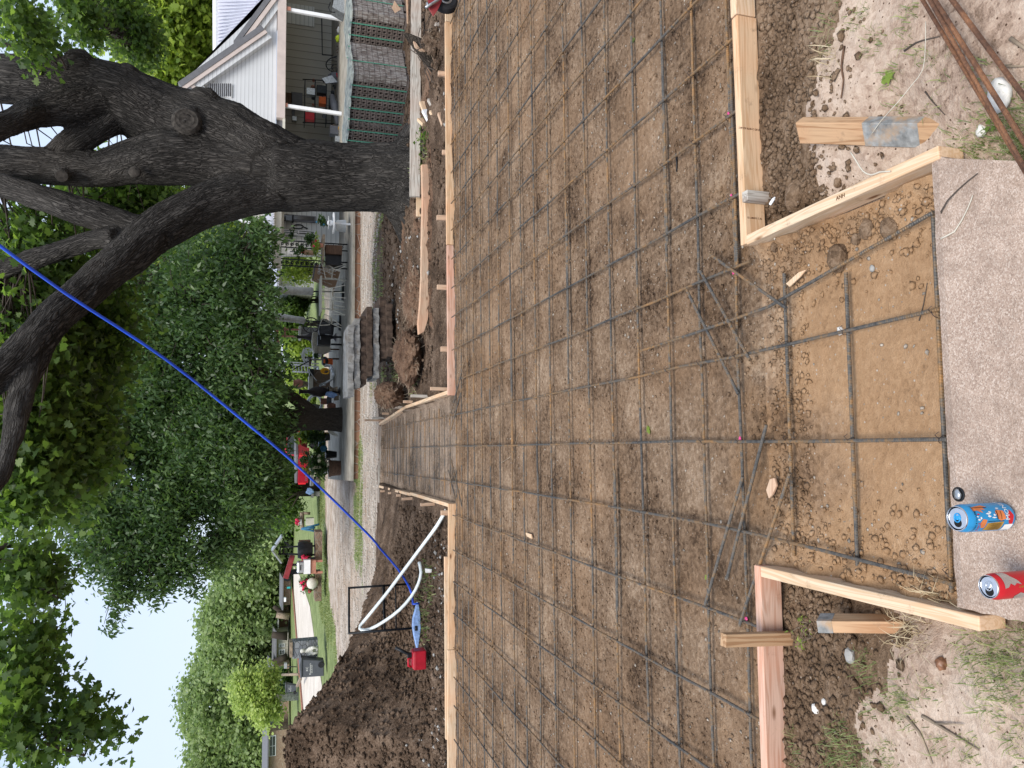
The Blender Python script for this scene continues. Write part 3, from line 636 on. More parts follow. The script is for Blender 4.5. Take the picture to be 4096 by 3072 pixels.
wl = [(-.60, 7.57), (-.625, 9.4), (-.66, 11.4), (-.70, 13.42)]; wr = [(.535, 7.545), (.525, 9.6), (.47, 11.6), (.385, 13.42)]
def walkz(y): return float(walk_z(np.array(y)))
board('pale_lumber', wl[0][0], wl[0][1], wl[1][0], wl[1][1] + .6, 0, 'nearer side board of the long narrow walk, on the white pipe side', walkz(9.9))
board('pale_lumber', wl[1][0] - .012, wl[1][1] + .605, wl[3][0], wl[3][1], walkz(9.9), 'farther side board of the long narrow walk, on the white pipe side', walkz(13.4))
board('pale_lumber', wr[0][0], wr[0][1], wr[1][0], wr[1][1] + .7, 0, 'nearer side board of the long narrow walk, on the slab stack side', walkz(10.2))
board('pale_lumber', wr[1][0] + .006, wr[1][1] + .705, wr[3][0], wr[3][1], walkz(10.2), 'farther side board of the long narrow walk, on the slab stack side', walkz(13.4))
board('grey_board', -.98, 13.47, .40, 13.46, walkz(13.4) + .01, 'grey weathered board closing the far end of the long narrow walk', ht=.14)
# stamps
def text(name, s, size, mtx, mt, parent, extr=.0004, align='CENTER'):
    cu = bpy.data.curves.new(name, 'FONT'); cu.body = s; cu.size = size; cu.align_x = align; cu.align_y = 'CENTER'; cu.extrude = extr; cu.resolution_u = 2
    tmp = bpy.data.objects.new(name, cu); COL.objects.link(tmp); dg = bpy.context.evaluated_depsgraph_get()
    me = bpy.data.meshes.new_from_object(tmp.evaluated_get(dg)); bpy.data.objects.remove(tmp)
    me.materials.clear(); me.materials.append(M[mt]); o = bpy.data.objects.new(name, me); COL.objects.link(o)
    o.parent = parent; base = Matrix.Identity(4)
    if parent is not None:
        base = (parent.matrix_basis if parent.type != 'EMPTY' else Matrix.Translation(ROOT[parent.name])).inverted()
    o.matrix_basis = base @ mtx; return o
def face_mtx(p, xdir, ndir):
    x = Vector(xdir).normalized(); n = Vector(ndir).normalized(); y = n.cross(x); return Matrix.Translation(p) @ Matrix((x, y, n)).transposed().to_4x4()
text('grade_stamp', 'STUD 2+BTR KD-HT', .011, face_mtx((1.195, 2.4335 - .001, -.035), (0, 0, 1), (0, -1, 0)), 'ink', nr)
text('grade_stamp', '▽ 2  S-DRY 12', .010, face_mtx((.845, 2.4305 - .001, -.040), (0, 0, 1), (0, -1, 0)), 'ink', nr)
text('grade_stamp', 'ANH', .018, face_mtx((.7625, 1.925, .0035), (0, -1, 0), (0, 0, 1)), 'ink', sr)

def stake(mt, base, topp, wd, th, label, extra=None):
    o = beam('stake', mt, base, topp, wd, th, up=(0, 1, .01), bevel=.002); tag(o, label, 'stake', 'wooden stakes holding the form boards'); return o
stake('old_stake', (-.715, 2.39, -.2), (-.69, 2.385, .185), .045, .034, 'upright brown stake standing above the pinkish board')
s2 = stake('old_stake', (-.535, 1.80, -.14), (-.565, 2.03, .035 + .03), .036, .078, 'thick stake with a grey painted end leaning behind the pale board near the red can')
s3 = stake('old_stake', (.845, 1.58, -.12), (1.03, 2.06, .03), .040, .075, 'thick stake with a grey painted band leaning out of the sandy soil')
stake('grey_board', (.92, 2.414, -.2), (.92, 2.412, .012), .040, .034, 'short weathered stake nearly level with the top of the stamped board')
mw = beam('painted_band', 'stake_grey', Vector((.845, 1.58, -.12)).lerp(Vector((1.03, 2.06, .03)), .22), Vector((.845, 1.58, -.12)).lerp(Vector((1.03, 2.06, .03)), .55), .042, .077, up=(0, 1, .01), bevel=.002)
def reparent(o, p): mw_ = o.matrix_basis.copy(); o.parent = p; o.matrix_basis = p.matrix_basis.inverted() @ mw_
reparent(mw, s3)
mw = beam('painted_end', 'stake_grey', Vector((-.535, 1.80, -.14)).lerp(Vector((-.565, 2.03, .065)), .86), Vector((-.535, 1.80, -.14)).lerp(Vector((-.565, 2.03, .065)), 1.004), .038, .080, up=(0, 1, .01), bevel=.002); reparent(mw, s2)
ORD = ['first', 'second', 'third', 'fourth', 'fifth', 'sixth', 'seventh', 'eighth', 'ninth', 'tenth', 'eleventh', 'twelfth', 'thirteenth', 'fourteenth', 'fifteenth', 'sixteenth', 'seventeenth', 'eighteenth', 'nineteenth', 'twentieth', 'twenty-first', 'twenty-second']
for k, (y, h) in enumerate([(8.6, .10), (9.9, .12), (10.9, .05), (11.8, .05), (12.6, .07)]):
    x = np.interp(y, [p[1] for p in wl], [p[0] for p in wl]) - .042
    stake('tan_board', (x, y, -.3), (x - .01, y, h + walkz(y)), .034, .040, '%s stake from the gas can end, on the white pipe side of the narrow walk' % ORD[k])
for k, (y, h) in enumerate([(7.8, .13), (8.9, .16), (9.9, .10), (10.8, .26), (12.0, .12), (12.8, .18), (13.3, .26)]):
    x = np.interp(y, [p[1] for p in wr], [p[0] for p in wr]) + .044
    stake('grey_board' if k % 2 else 'tan_board', (x, y, -.3), (x + .01, y + .01, h + walkz(y)), .034, .042, '%s stake counting away from the corner, on the slab stack side of the narrow walk' % ORD[k])
for x, h, l in [(1.62, .09, 'stake behind the middle of the reddish far board'), (3.9, .07, 'pale stake behind the far board near the small wheel'), (-.68, .06, 'stake behind the corner where the white pipe meets the form'), (2.35, .09, 'stub of a stake behind the joint of the reddish far board'), (.98, .055, 'low stake behind the near end of the reddish far board'), (3.05, .03, 'stake just showing behind the far board below the big tree')]:
    stake('tan_board', (x, 7.612 if x > 0 else 7.625, -.2), (x, 7.62, h), .05, .036, l)

# ------------------------------------------------------------------ rebar
ZB = -.046
def bar(pts, label, r=.0061, mt='rebar', group='rebar laid in the grid', seed=None, n=8, wob=.004, name='rebar'):
    rr_ = random.Random(seed if seed is not None else len(pts) + int(pts[0][0] * 977 + pts[-1][1] * 131)); P_ = [Vector(p) for p in pts]; out_ = []
    for a, b_ in zip(P_[:-1], P_[1:]):
        k = max(1, int((b_ - a).length / .35))
        for i in range(k):
            q_ = a.lerp(b_, i / k)
            if out_: q_ = q_ + Vector((rr_.uniform(-wob, wob), rr_.uniform(-wob, wob), rr_.uniform(-wob, wob) * .6))
            out_.append(q_)
    out_.append(P_[-1])
    o = MB().tube(out_, r, n).build(name, mt, smooth='auto'); return tag(o, label, 'rebar', group)
def tie(x, y, z, parent, pink=False, seed=0):
    rr_ = random.Random(seed); b_ = MB(); ang = rr_.choice((.6, -.7)) + rr_.uniform(-.2, .2); pts = []
    for k in range(13):
        a = 2 * math.pi * k / 12; d_ = Vector((math.cos(ang), math.sin(ang), 0)); pts.append(Vector((x, y, z)) + d_ * math.cos(a) * .0125 + Vector((0, 0, 1)) * math.sin(a) * .0125)
    b_.tube(pts, .0011, 4, False); b_.tube([Vector((x, y, z + .012)), Vector((x + .012, y + .006, z + .02)), Vector((x + .02, y - .004, z + .016))], .0011, 4)
    o = b_.build('wire_tie', 'cast_iron', parent)
    if pink:
        MB().blob((x + .012, y - .004, z + .004), (.009, .007, .004), seed, .4).build('pink_mark', 'pink_paint', parent)
cols_x = [-4.1, -3.78, -3.46, -3.16, -2.84, -2.52, -2.25, -1.97, -1.64, -1.335, -1.025, -.685, -.34, 0, .33, .655, .965, 1.30, 1.60, 1.90, 2.2, 2.48, 2.80, 3.10, 3.43, 3.75, 4.07, 4.4, 4.72, 5.04, 5.36]
rows_y = [2.575, 2.84, 3.12, 3.42, 3.75, 4.05, 4.37, 4.69, 4.98, 5.28, 5.55, 5.86, 6.14, 6.41, 6.68, 6.92, 7.16, 7.36]
S_ = 1.01
for k, y in enumerate(rows_y):
    rr_ = random.Random(k); x1 = -5.9; x2 = 6.9; P_ = []
    split = rr_.uniform(-1.2, 1.5)
    o = bar([(x1, y + .012 + rr_.uniform(-.02, .02), ZB), (split, y + rr_.uniform(-.012, .012), ZB), (x2, y + rr_.uniform(-.03, .03), ZB)], '%s crosswise bar of the main grid counting away from the slab' % ORD[k], seed=k)
    for j, x in enumerate(cols_x):
        if -3.4 < x < 4.6 and y < 6.2 and (k + j) % (1 if y < 4 else 2) == 0: tie(x, y, ZB + .006, o, (k == 0 and x in (0, .655, .965, 1.30, -.685)), k * 40 + j)
    # lapped second bar
    if k % 2 == 0:
        a = split - rr_.uniform(.3, .5); e = split + rr_.uniform(.3, .6)
        if k < 12: bar([(a, y - .014, ZB), (e, y - .013, ZB - .002)], 'short lapped bar beside the %s crosswise bar' % ORD[k], seed=50 + k)
ZC = ZB + .0128
for j, x in enumerate(cols_x):
    y0, y1 = 2.49, 7.49; side = 'gas can' if x < -.1 else 'house'
    if x == 0: pts = [(0, 1.615, ZC - .004), (.004, 2.6, ZC), (-.004, 5, ZC), (-.01, 7.5, ZC), (-.03, 10, ZC + walkz(10)), (-.06, 13.4, ZC + walkz(13.4))]; lab = 'lengthwise bar running straight from the slab through the middle of both walks'
    elif x == .33: pts = [(.355, 1.615, ZC - .004), (.335, 2.6, ZC), (.32, 5, ZC), (.30, 7.5, ZC), (.30, 10, ZC + walkz(10)), (.26, 13.3, ZC + walkz(13.3))]; lab = 'lengthwise bar on the house side of the middle bar, through both walks'
    elif x == -.34: pts = [(-.385, 1.62, ZC - .004), (-.36, 2.1, ZC), (-.335, 2.8, ZC), (-.34, 5, ZC), (-.36, 7.5, ZC), (-.40, 10, ZC + walkz(10)), (-.46, 13.3, ZC + walkz(13.3))]; lab = 'lengthwise bar on the can side of the middle bar, through both walks'
    elif x == .655: pts = [(.685, 2.46, ZC), (.655, 4, ZC), (.635, 7.15, ZC)]; lab = 'lengthwise bar ending just past the corner of the house side boards'
    else:
        k = sum(1 for q_ in cols_x if (q_ > .4 and q_ < x)) if x > 0 else sum(1 for q_ in cols_x if (q_ < -.5 and q_ > x))
        pts = [(x, y0, ZC), (x - .008, 5, ZC), (x - .01, y1, ZC)]; lab = '%s lengthwise bar counting out from the short walk on the %s side' % (ORD[k], side)
    bar(pts, lab, seed=100 + j)
bar([(.625, 1.618, ZC - .004), (.49, 2.35, ZC + .004), (.45, 3.36, ZC + .008)], 'slanting orange-tipped bar from the slab edge into the grid', seed=140)
for y, a, e, l in [(1.635, -.41, .63, 'crosswise bar lying right along the edge of the slab'), (1.98, -.40, .535, 'second crosswise bar from the slab in the short walk bed'), (2.285, -.40, .60, 'third crosswise bar from the slab in the short walk bed')]:
    o = bar([(a, y + .005, ZB - .003), (e, y - .004, ZB - .003)], l, seed=int(y * 100), r=.0062)
    for x in (-.36, 0, .345): tie(x, y, ZB + .004, o, False, int(x * 91 + y * 7))
yy = 7.66
for k in range(20):
    rr_ = random.Random(k + 900); z_ = ZB + walkz(yy)
    bar([(-.56 + rr_.uniform(0, .06), yy, z_), (.44 + rr_.uniform(-.14, .03) - .012 * (yy - 7.5), yy + rr_.uniform(-.02, .02), z_)], '%s crosswise bar of the long narrow walk counting from its near end' % ORD[k], seed=200 + k, r=.006)
    yy += .293
def lb(f, a, b_, label, z=ZC + .012, r=.0063, mt='rebar', z2=None, gr='loose rebar pieces'):
    bar([at_z(*((f,) + a if len(a) == 2 else a), z), at_z(*((f,) + b_ if len(b_) == 2 else b_), z2 if z2 is not None else z)], label, r=r, mt=mt, group=gr, wob=.001)
lb('G4', (190, 160), (615, 460), 'short loose bar slanting across the corner by the stamped board')
lb('G4', (140, 255), (415, 748), 'short rusty orange loose bar lying aslant over two crosswise bars', mt='rebar')
lb('G4', (65, 360), (350, 935), 'loose bar slanting down to the first crosswise bar near the middle', z=ZC + .012, z2=ZB + .012)
lb('G4', (505, 1105), ('N', 320, 490), 'ribbed loose bar slanting over the middle lengthwise bar beside the can side')
lb('G4', (375, 1390), ('N', 185, 650), 'thin dark loose bar slanting to a crossing in the grid')
lb('G4', (635, 1372), ('N', 398, 778), 'loose ribbed bar slanting toward the upright brown stake', z=ZC + .016)
lb('W', (1165, 0), (1012, 580), 'long loose bar slanting across the corner of the slab stack side', z=ZC + .01)
lb('W', (1142, 268), (1030, 690), 'loose bar slanting beside the corner of the narrow walk', z=ZC + .01)
lb('W', (1005, 1100), (1080, 1410), 'loose bar slanting at the white pipe side corner of the narrow walk', z=ZC + .01)
lb('W', (1030, 990), (1140, 1460), 'second loose bar crossing the first at the white pipe side corner', z=ZC + .018)
for a, b_, l, z in [(('R', 1325, -30), ('F', 4340, 1090), 'thin rusty bar nearest the slab in the bundle of old bars', .018), (('R', 1352, -60), ('F', 4330, 1075), 'rusty bar lying against the thin one in the bundle of old bars', .030), (('R', 1378, -60), ('F', 4330, 940), 'thickest rusty bar in the middle of the bundle of old bars', .022), (('R', 1492, -40), ('F', 4330, 700), 'rusty bar lying apart beside the white stones', .012)]:
    o = bar([at_z(*a, z), at_z(*b_, z)], l, r=.0066 if 'thin' not in l else .0052, mt='rusty_bar', group='old rusty bars lying on the soil', wob=.0015)

# ------------------------------------------------------------------ trees
def resample(pts, rad, step=.12):
    P_, R_ = [], []
    for i in range(len(pts) - 1):          # Catmull-Rom
        p0 = pts[max(i - 1, 0)]; p1 = pts[i]; p2 = pts[i + 1]; p3 = pts[min(i + 2, len(pts) - 1)]
        k = max(2, int((p2 - p1).length / step))
        for j in range(k):
            t_ = j / k
            P_.append(.5 * ((2 * p1) + (p2 - p0) * t_ + (2 * p0 - 5 * p1 + 4 * p2 - p3) * t_ ** 2 + (3 * p1 - p0 - 3 * p2 + p3) * t_ ** 3)); R_.append(rad[i] + (rad[i + 1] - rad[i]) * t_)
    P_.append(pts[-1]); R_.append(rad[-1]); return P_, R_
def limb_mesh(name, limbs, voxel, mt, parent, disp=.02, blobs=(), bscale=1.):
    """limbs: list of (points, radii) in world space, fused into one continuous skin"""
    b = MB(); segs = []
    for pts, rad in limbs:
        P_, R_ = resample([Vector(p) for p in pts], rad); b.tube(P_, R_, 16)
        for i in range(len(P_) - 1): segs.append((P_[i], P_[i + 1], R_[i], sum((P_[j + 1] - P_[j]).length for j in range(i))))
    for c, r in blobs: b.blob(c, r, int(c[0] * 99), .12, 2)
    me = bpy.data.meshes.new('tmp'); me.from_pydata(b.v, [], b.f); o = bpy.data.objects.new('tmp', me); COL.objects.link(o)
    md = o.modifiers.new('r', 'REMESH'); md.mode = 'VOXEL'; md.voxel_size = voxel
    sm = o.modifiers.new('s', 'SMOOTH'); sm.iterations = 5; sm.factor = .6
    dg = bpy.context.evaluated_depsgraph_get(); me2 = o.evaluated_get(dg).to_mesh()
    n = len(me2.vertices); co_ = np.zeros(n * 3, dtype=np.float32); me2.vertices.foreach_get('co', co_); co_ = co_.reshape(-1, 3).astype(float)
    no = np.zeros(n * 3, dtype=np.float32); me2.vertices.foreach_get('normal', no); no = no.reshape(-1, 3)
    li = np.zeros(len(me2.loops), dtype=np.int32); me2.loops.foreach_get('vertex_index', li)
    best = np.full(n, 1e9); att = np.zeros((n, 3))
    for a, e, r, s0 in segs:
        a_, e_ = np.array(a), np.array(e); d = e_ - a_; L = np.linalg.norm(d)
        if L < 1e-6: continue
        d /= L; rel = co_ - a_; s = rel @ d; sc_ = np.clip(s, 0, L); q_ = rel - d * sc_[:, None]; dist = np.linalg.norm(q_, axis=1) - r
        k = dist < best; best[k] = dist[k]
        u = np.cross(d, [0, 1, .0]); u = u / (np.linalg.norm(u) + 1e-9); v = np.cross(d, u)
        att[k] = np.stack([q_[k] @ u, q_[k] @ v, s0 + s[k]], 1)
    if disp:
        h = fbm(att[:, 0] * 3 + att[:, 1] * 1.7, att[:, 2] * .8 + att[:, 1] * 2, 3.5, 4) * disp + fbm(att[:, 0] * 5 + 31, att[:, 1] * 5 + att[:, 2] * 1.1, 4, 3) * disp * .6
        co_ = co_ + no * h[:, None]
    bpy.data.objects.remove(o)
    return np_mesh(name, co_, li, 4, mt, parent=parent, vattr=att, smooth=True)
LOBED = np.array([(0, 0), (.07, .16), (.30, .22), (.20, .36), (.46, .52), (.22, .62), (.24, .82), (0, 1.0), (-.24, .82), (-.22, .62), (-.46, .52), (-.20, .36), (-.30, .22), (-.07, .16)])
OVATE = np.array([(0, 0), (.19, .2), (.22, .45), (.10, .82), (0, 1.1), (-.10, .82), (-.22, .45), (-.19, .2)])
RHOMB = np.array([(0, 0), (.38, .5), (0, 1.), (-.38, .5)])
def leaves(name, centers, per, spread, size, shape, mt, parent, seed=0, droop=.4, tintmap=None):
    """leaf faces around twig points; centers (n,3)"""
    r_ = np.random.default_rng(seed); C_ = np.repeat(np.asarray(centers), per, 0); n = len(C_)
    g_ = r_.normal(size=(n, 3)) * np.array([spread, spread, spread * .7]); p = C_ + g_
    p[:, 2] -= np.abs(r_.normal(size=n)) * spread * droop
    s = size[0] + (size[1] - size[0]) * r_.random(n)
    d = r_.normal(size=(n, 3)); d[:, 2] = d[:, 2] * .5 - droop; d /= np.linalg.norm(d, axis=1)[:, None]      # leaf direction
    up = r_.normal(size=(n, 3)) * .75 + np.array([0, 0, 1.]); sd_ = np.cross(d, up); sd_ /= np.linalg.norm(sd_, axis=1)[:, None] + 1e-9
    nr_ = np.cross(sd_, d)
    K = len(shape); bend = (shape[:, 1] ** 2) * -.18; cup = np.abs(shape[:, 0]) * .35
    V = p[:, None] + (sd_[:, None] * shape[None, :, 0, None] + d[:, None] * shape[None, :, 1, None] + nr_[:, None] * (bend + cup)[None, :, None]) * s[:, None, None]
    clump = np.repeat(r_.random(len(centers)), per); tint = np.clip(.5 + (clump - .5) * .6 + r_.normal(size=n) * .17, 0, 1)
    if tintmap is not None: tint = np.clip(tint + tintmap(p), 0, 1)
    return np_mesh(name, V.reshape(-1, 3), np.arange(n * K), K, mt, parent=parent, tint=tint)
def ell(f, x, y, dep, rx, ry, rd):
    """ellipsoid centred on a photograph point at distance dep; radii in that frame's pixels, depth radius in metres"""
    c = at_y(f, x, y, dep); s = FR[f][2] * dep / FPX * .97
    return (np.array(c), np.array([ry * s, rd, rx * s]))
def fill(ells, n, seed, shell=.0, gap=.5, gf=.55):
    r_ = np.random.default_rng(seed); out_ = []
    vol = np.array([np.prod(e[1]) ** .75 for e in ells]); vol /= vol.sum()
    for (c, rad), k in zip(ells, (vol * n).astype(int)):
        u = r_.normal(size=(k * 2, 3)); u /= np.linalg.norm(u, axis=1)[:, None]; rr_ = (shell + (1 - shell) * r_.random(k * 2)) ** (1 / 2.4)
        p = c + u * rr_[:, None] * rad
        m_ = fbm(p[:, 0] + p[:, 1] * .37, p[:, 2] - p[:, 1] * .23, gf, 3) > -gap
        out_.append(p[m_][:k])
    return np.concatenate(out_)
def twigs(name, centers, roots, parent, mt='twig', seed=0, r0=.018, frac=1., sag=.12):
    """thin branchlets joining foliage points to the nearest limb point"""
    rr_ = random.Random(seed); b = MB(); rt = np.array([list(p) for p in roots])
    for c in centers:
        if rr_.random() > frac: continue
        dd = np.linalg.norm(rt - c, axis=1); k = int(np.argmin(dd + np.array([rr_.random() * .6 for _ in range(len(rt))]) if len(rt) < 400 else dd)); a = Vector(rt[k]); e = Vector(c); L = (e - a).length
        if L < .1 or L > 5: continue
        m1 = a.lerp(e, .35) + Vector((rr_.uniform(-1, 1), rr_.uniform(-1, 1), rr_.uniform(0, 1))) * L * sag; m2_ = a.lerp(e, .7) + Vector((rr_.uniform(-1, 1), rr_.uniform(-1, 1), rr_.uniform(-.2, 1))) * L * sag
        R0 = r0 * (.5 + L * .35); b.tube([a, m1, m2_, e], [R0, R0 * .7, R0 * .4, R0 * .15], 5, False)
    return b.build(name, mt, parent, smooth=True)

# --- the big forked tree beside the far form
Y0 = 9.95
oak = thing('oak_tree', 'massive dark forked tree with ridged bark standing behind the far form boards', 'tree', (3.55, 9.9, 0))
K = .6629 / FPX                                 # one zoom pixel at one metre
def lim(pts, f='T1'):
    P_ = []; R_ = []
    for x, y, r, dy in pts:
        yy_ = Y0 + dy; P_.append(at_y(f, x, y, yy_)); R_.append(r * K * yy_ * .97)
    return P_, R_
trunk_base = [(at_y('D', 905, 392, 9.9), .60), (at_y('D', 872, 388, 9.9), .50), (at_y('D', 830, 383, 9.9), .455)]
L_ = []
P_, R_ = lim([(2100, 1070, 208, 0), (1960, 1065, 210, 0), (1800, 1055, 220, 0), (1650, 1040, 230, 0)])
L_.append(([p for p, r in trunk_base] + P_[:], [r for p, r in trunk_base] + R_[:]))
LA = lim([(1760, 1010, 190, .0), (1560, 935, 215, .0), (1400, 865, 235, .1), (1200, 790, 218, .15), (1050, 735, 205, .2), (900, 675, 195, .2), (760, 610, 190, .2), (600, 560, 185, .2), (430, 535, 160, .2), (250, 500, 140, .25), (80, 480, 135, .3), (-120, 465, 130, .4)]); L_.append(LA)
LA2 = lim([(620, 610, 130, .1), (420, 640, 110, -.05), (230, 675, 84, -.2), (80, 730, 72, -.5), (-110, 800, 70, -.8)]); L_.append(LA2)
LB = lim([(1760, 1050, 170, -.05), (1500, 1000, 170, -.05), (1250, 960, 165, .0), (1000, 955, 160, .0), (800, 980, 130, .05), (600, 1020, 100, .1), (400, 1010, 104, .15), (200, 1000, 102, .2), (0, 995, 104, .3), (-120, 990, 104, .4)]); L_.append(LB)
L_.append(lim([(700, 700, 100, .15), (560, 790, 80, .1), (420, 880, 75, .1), (330, 960, 70, .15)]))
LC = lim([(1760, 1130, 130, 0), (1560, 1165, 125, -.1), (1400, 1190, 135, -.2), (1230, 1245, 130, -.3), (1050, 1335, 122, -.45), (900, 1430, 118, -.6)]);
LC2 = lim([(770, 190, 112, -.8), (620, 305, 100, -1.0), (470, 440, 98, -1.2), (340, 550, 98, -1.4), (230, 670, 98, -1.55), (110, 810, 96, -1.7), (0, 900, 92, -1.8), (-120, 980, 90, -1.9)], 'T2')
L_.append((LC[0] + LC2[0], LC[1] + LC2[1]))
LC3 = lim([(330, 600, 75, -1.45), (240, 760, 60, -1.6), (170, 930, 58, -1.8), (115, 1090, 62, -2.), (80, 1230, 60, -2.2), (45, 1380, 48, -2.35), (5, 1520, 42, -2.5), (-90, 1680, 38, -2.7)], 'T2'); L_.append(LC3)
LD = lim([(960, 1420, 90, -.6), (780, 1370, 80, -.55), (640, 1325, 84, -.5), (480, 1275, 84, -.4), (300, 1205, 74, -.3), (120, 1150, 66, -.2), (-100, 1090, 64, .0)]); L_.append(LD)
LE = lim([(700, 1440, 62, -.7), (560, 1448, 54, -.6), (430, 1490, 50, -.5), (300, 1540, 54, -.4), (170, 1575, 56, -.3), (40, 1610, 52, -.2), (-100, 1650, 50, -.1)]); L_.append(LE)
# root flare
for dx, dy, dz, r in [(-.75, -.2, .02, .10), (-.5, -.55, 0, .14), (.1, -.6, 0, .15), (.65, -.35, 0, .14), (-.9, .3, 0, .10), (.85, .2, 0, .12)]:
    c = at_y('D', 880, 388, 9.9); L_.append(([c + Vector((dx * .2, dy * .2, .30)), c + Vector((dx * .5, dy * .5, .04)), Vector((c.x + dx, c.y + dy, -.12)), Vector((c.x + dx * 1.5, c.y + dy * 1.5, -.3))], [.24, .18, r, .05]))
bl = [(at_y('T1', 470, 385, Y0 - .05), (.16, .16, .17)), (at_y('T1', 770, 440, Y0), (.12, .14, .14)), (at_y('T1', 1125, 715, Y0 - .30), (.17, .10, .16)), (at_y('T1', 380, 1050, Y0 - .05), (.08, .11, .09)), (at_y('T1', 1230, 590, Y0 - .1), (.14, .14, .18))]
limb_mesh('trunk', L_, .027, 'oak_bark', oak, .028, bl)
MB().lathe([(0, .0), (.05, .004), (.066, 0), (.07, -.03)], 20, at_y('T1', 372, 1062, Y0 - .165), Vector((-.25, -1, -.1)).to_track_quat('Z', 'Y').to_matrix()).build('sawn_limb_end', 'cut_face', oak, smooth='auto')
MB().lathe([(0, .0), (.03, .006), (.06, 0), (.085, .008), (.11, .000), (.13, .006), (.15, -.006), (.17, -.04)], 20, at_y('T1', 1125, 722, Y0 - .40), Vector((.02, -1, -.06)).to_track_quat('Z', 'Y').to_matrix()).build('healed_scar', 'cut_face', oak, smooth='auto')
MB().lathe([(0, .01), (.04, .008), (.06, -.004), (.07, -.03)], 16, at_y('T1', 812, 1035, Y0 - .28), Vector((-.1, -1, -.06)).to_track_quat('Z', 'Y').to_matrix()).build('healed_scar', 'cut_face', oak, smooth='auto')

roots_pts = [p for l in (LA, LA2, LB, LC, LC2, LC3, LD, LE) for p in resample(l[0], l[1], .5)[0]]
# canopy: above and behind the limbs, over the camera's left, hanging into the sky
oe = [ell('T2', 180, 350, 11.5, 260, 520, 1.3), ell('T2', 60, 800, 10.5, 200, 560, 1.3), ell('T2', 330, 900, 12, 240, 420, 1.2), ell('T2', 100, 1200, 10, 190, 420, 1.2), ell('T2', 450, 1250, 11.5, 160, 260, 1.0),
      ell('T1', 180, 1290, 12, 230, 260, 1.2), ell('T1', 550, 1230, 13, 260, 170, 1.2), ell('T1', 860, 1180, 13, 200, 120, 1.0), ell('T1', 80, 820, 12, 120, 130, .8), ell('T1', 330, 780, 12, 60, 60, .5),
      ell('T2', 300, 1450, 11, 250, 250, 1.2), ell('T2', 100, 1560, 10, 160, 260, 1.2), ell('T2', 500, 600, 12.5, 260, 420, 1.)]
oe = [(c_, r_ * np.array([1, .65, 1])) for c_, r_ in oe]
oe_thin = [ell('T1', 110, 160, 9, 100, 170, .6), ell('T1', 270, 250, 10, 60, 90, .5), ell('T1', 470, 130, 11.5, 90, 150, .7), ell('T1', 660, 110, 12.5, 170, 150, .7), ell('T1', 820, 230, 12.5, 120, 110, .7),
      ell('T3', 60, 660, 8.5, 95, 170, .6), ell('T3', 180, 590, 8.5, 130, 130, .6), ell('T3', 150, 760, 8.2, 110, 120, .5), ell('T3', 330, 800, 8.2, 90, 60, .4), ell('T3', 40, 950, 7.8, 60, 130, .5), ell('T3', 210, 930, 8, 60, 90, .4), ell('T3', 70, 1150, 7.4, 75, 130, .5), ell('T3', 230, 1160, 7.4, 80, 50, .4),
      ell('T3', 70, 1400, 7, 110, 170, .5), ell('T3', 250, 1430, 7, 170, 90, .5), ell('T3', 380, 1380, 7, 80, 60, .35), ell('T3', 400, 1540, 7, 180, 80, .5), ell('T3', 560, 1590, 7, 110, 60, .4), ell('T3', 150, 1600, 7, 160, 100, .5)]
c1 = fill(oe, 1750, 3, gap=.22, gf=.9); c2 = fill(oe_thin, 1000, 4, gap=.12, gf=1.9)
leaves('crown', c1, 22, .24, (.08, .14), LOBED, 'oak_leaf', oak, 5)
leaves('overhanging_foliage', c2, 13, .11, (.06, .105), LOBED, 'oak_leaf', oak, 6)
twigs('branchlets', c1, roots_pts, oak, seed=8, frac=.13, r0=.008)
# far reaching limbs that carry the foliage hanging into the sky
lmb = [[('T2', -200, 1700, 7.4), ('T3', -120, 500, 8.2), ('T3', 60, 440, 8.4), ('T3', 150, 530, 8.4), ('T3', 200, 610, 8.4), ('T3', 330, 700, 8.3)], [('T3', -160, 560, 8.2), ('T3', 30, 400, 8.6), ('T3', 130, 430, 8.8), ('T3', 170, 500, 8.8)],
       [('T3', -200, 700, 8), ('T3', -60, 900, 7.8), ('T3', 60, 1150, 7.4), ('T3', 120, 1300, 7.2), ('T3', 160, 1480, 7.), ('T3', 300, 1530, 7), ('T3', 480, 1590, 7)], [('T3', -60, 1300, 7.2), ('T3', 30, 1480, 7.), ('T3', 130, 1560, 7.), ('T3', 250, 1700, 7)],
       [('T3', -100, 800, 8), ('T3', 60, 820, 8.1), ('T3', 200, 850, 8.1), ('T3', 330, 860, 8.1)], [('T1', -60, -20, 9), ('T1', 60, 80, 9), ('T1', 160, 170, 9.2), ('T1', 330, 300, 9.6), ('T1', 400, 420, 9.8)], [('T1', -60, 240, 9.5), ('T1', 120, 290, 9.6), ('T1', 260, 330, 9.7), ('T1', 360, 400, 9.8)], [('T1', 560, -40, 12), ('T1', 600, 120, 12.2), ('T1', 760, 260, 12.5)]]
b = MB(); pts2 = []
for l in lmb:
    P_, R_ = resample([at_y(*q_) for q_ in l], [.038 - .030 * i / (len(l) - 1) for i in range(len(l))], .1); MB().tube(P_, R_, 7).build('outer_limb', 'twig', oak, smooth=True); pts2 += P_
twigs('fine_branchlets', c2, [p for p in pts2] + roots_pts, oak, seed=9, frac=.85, r0=.007, sag=.1)

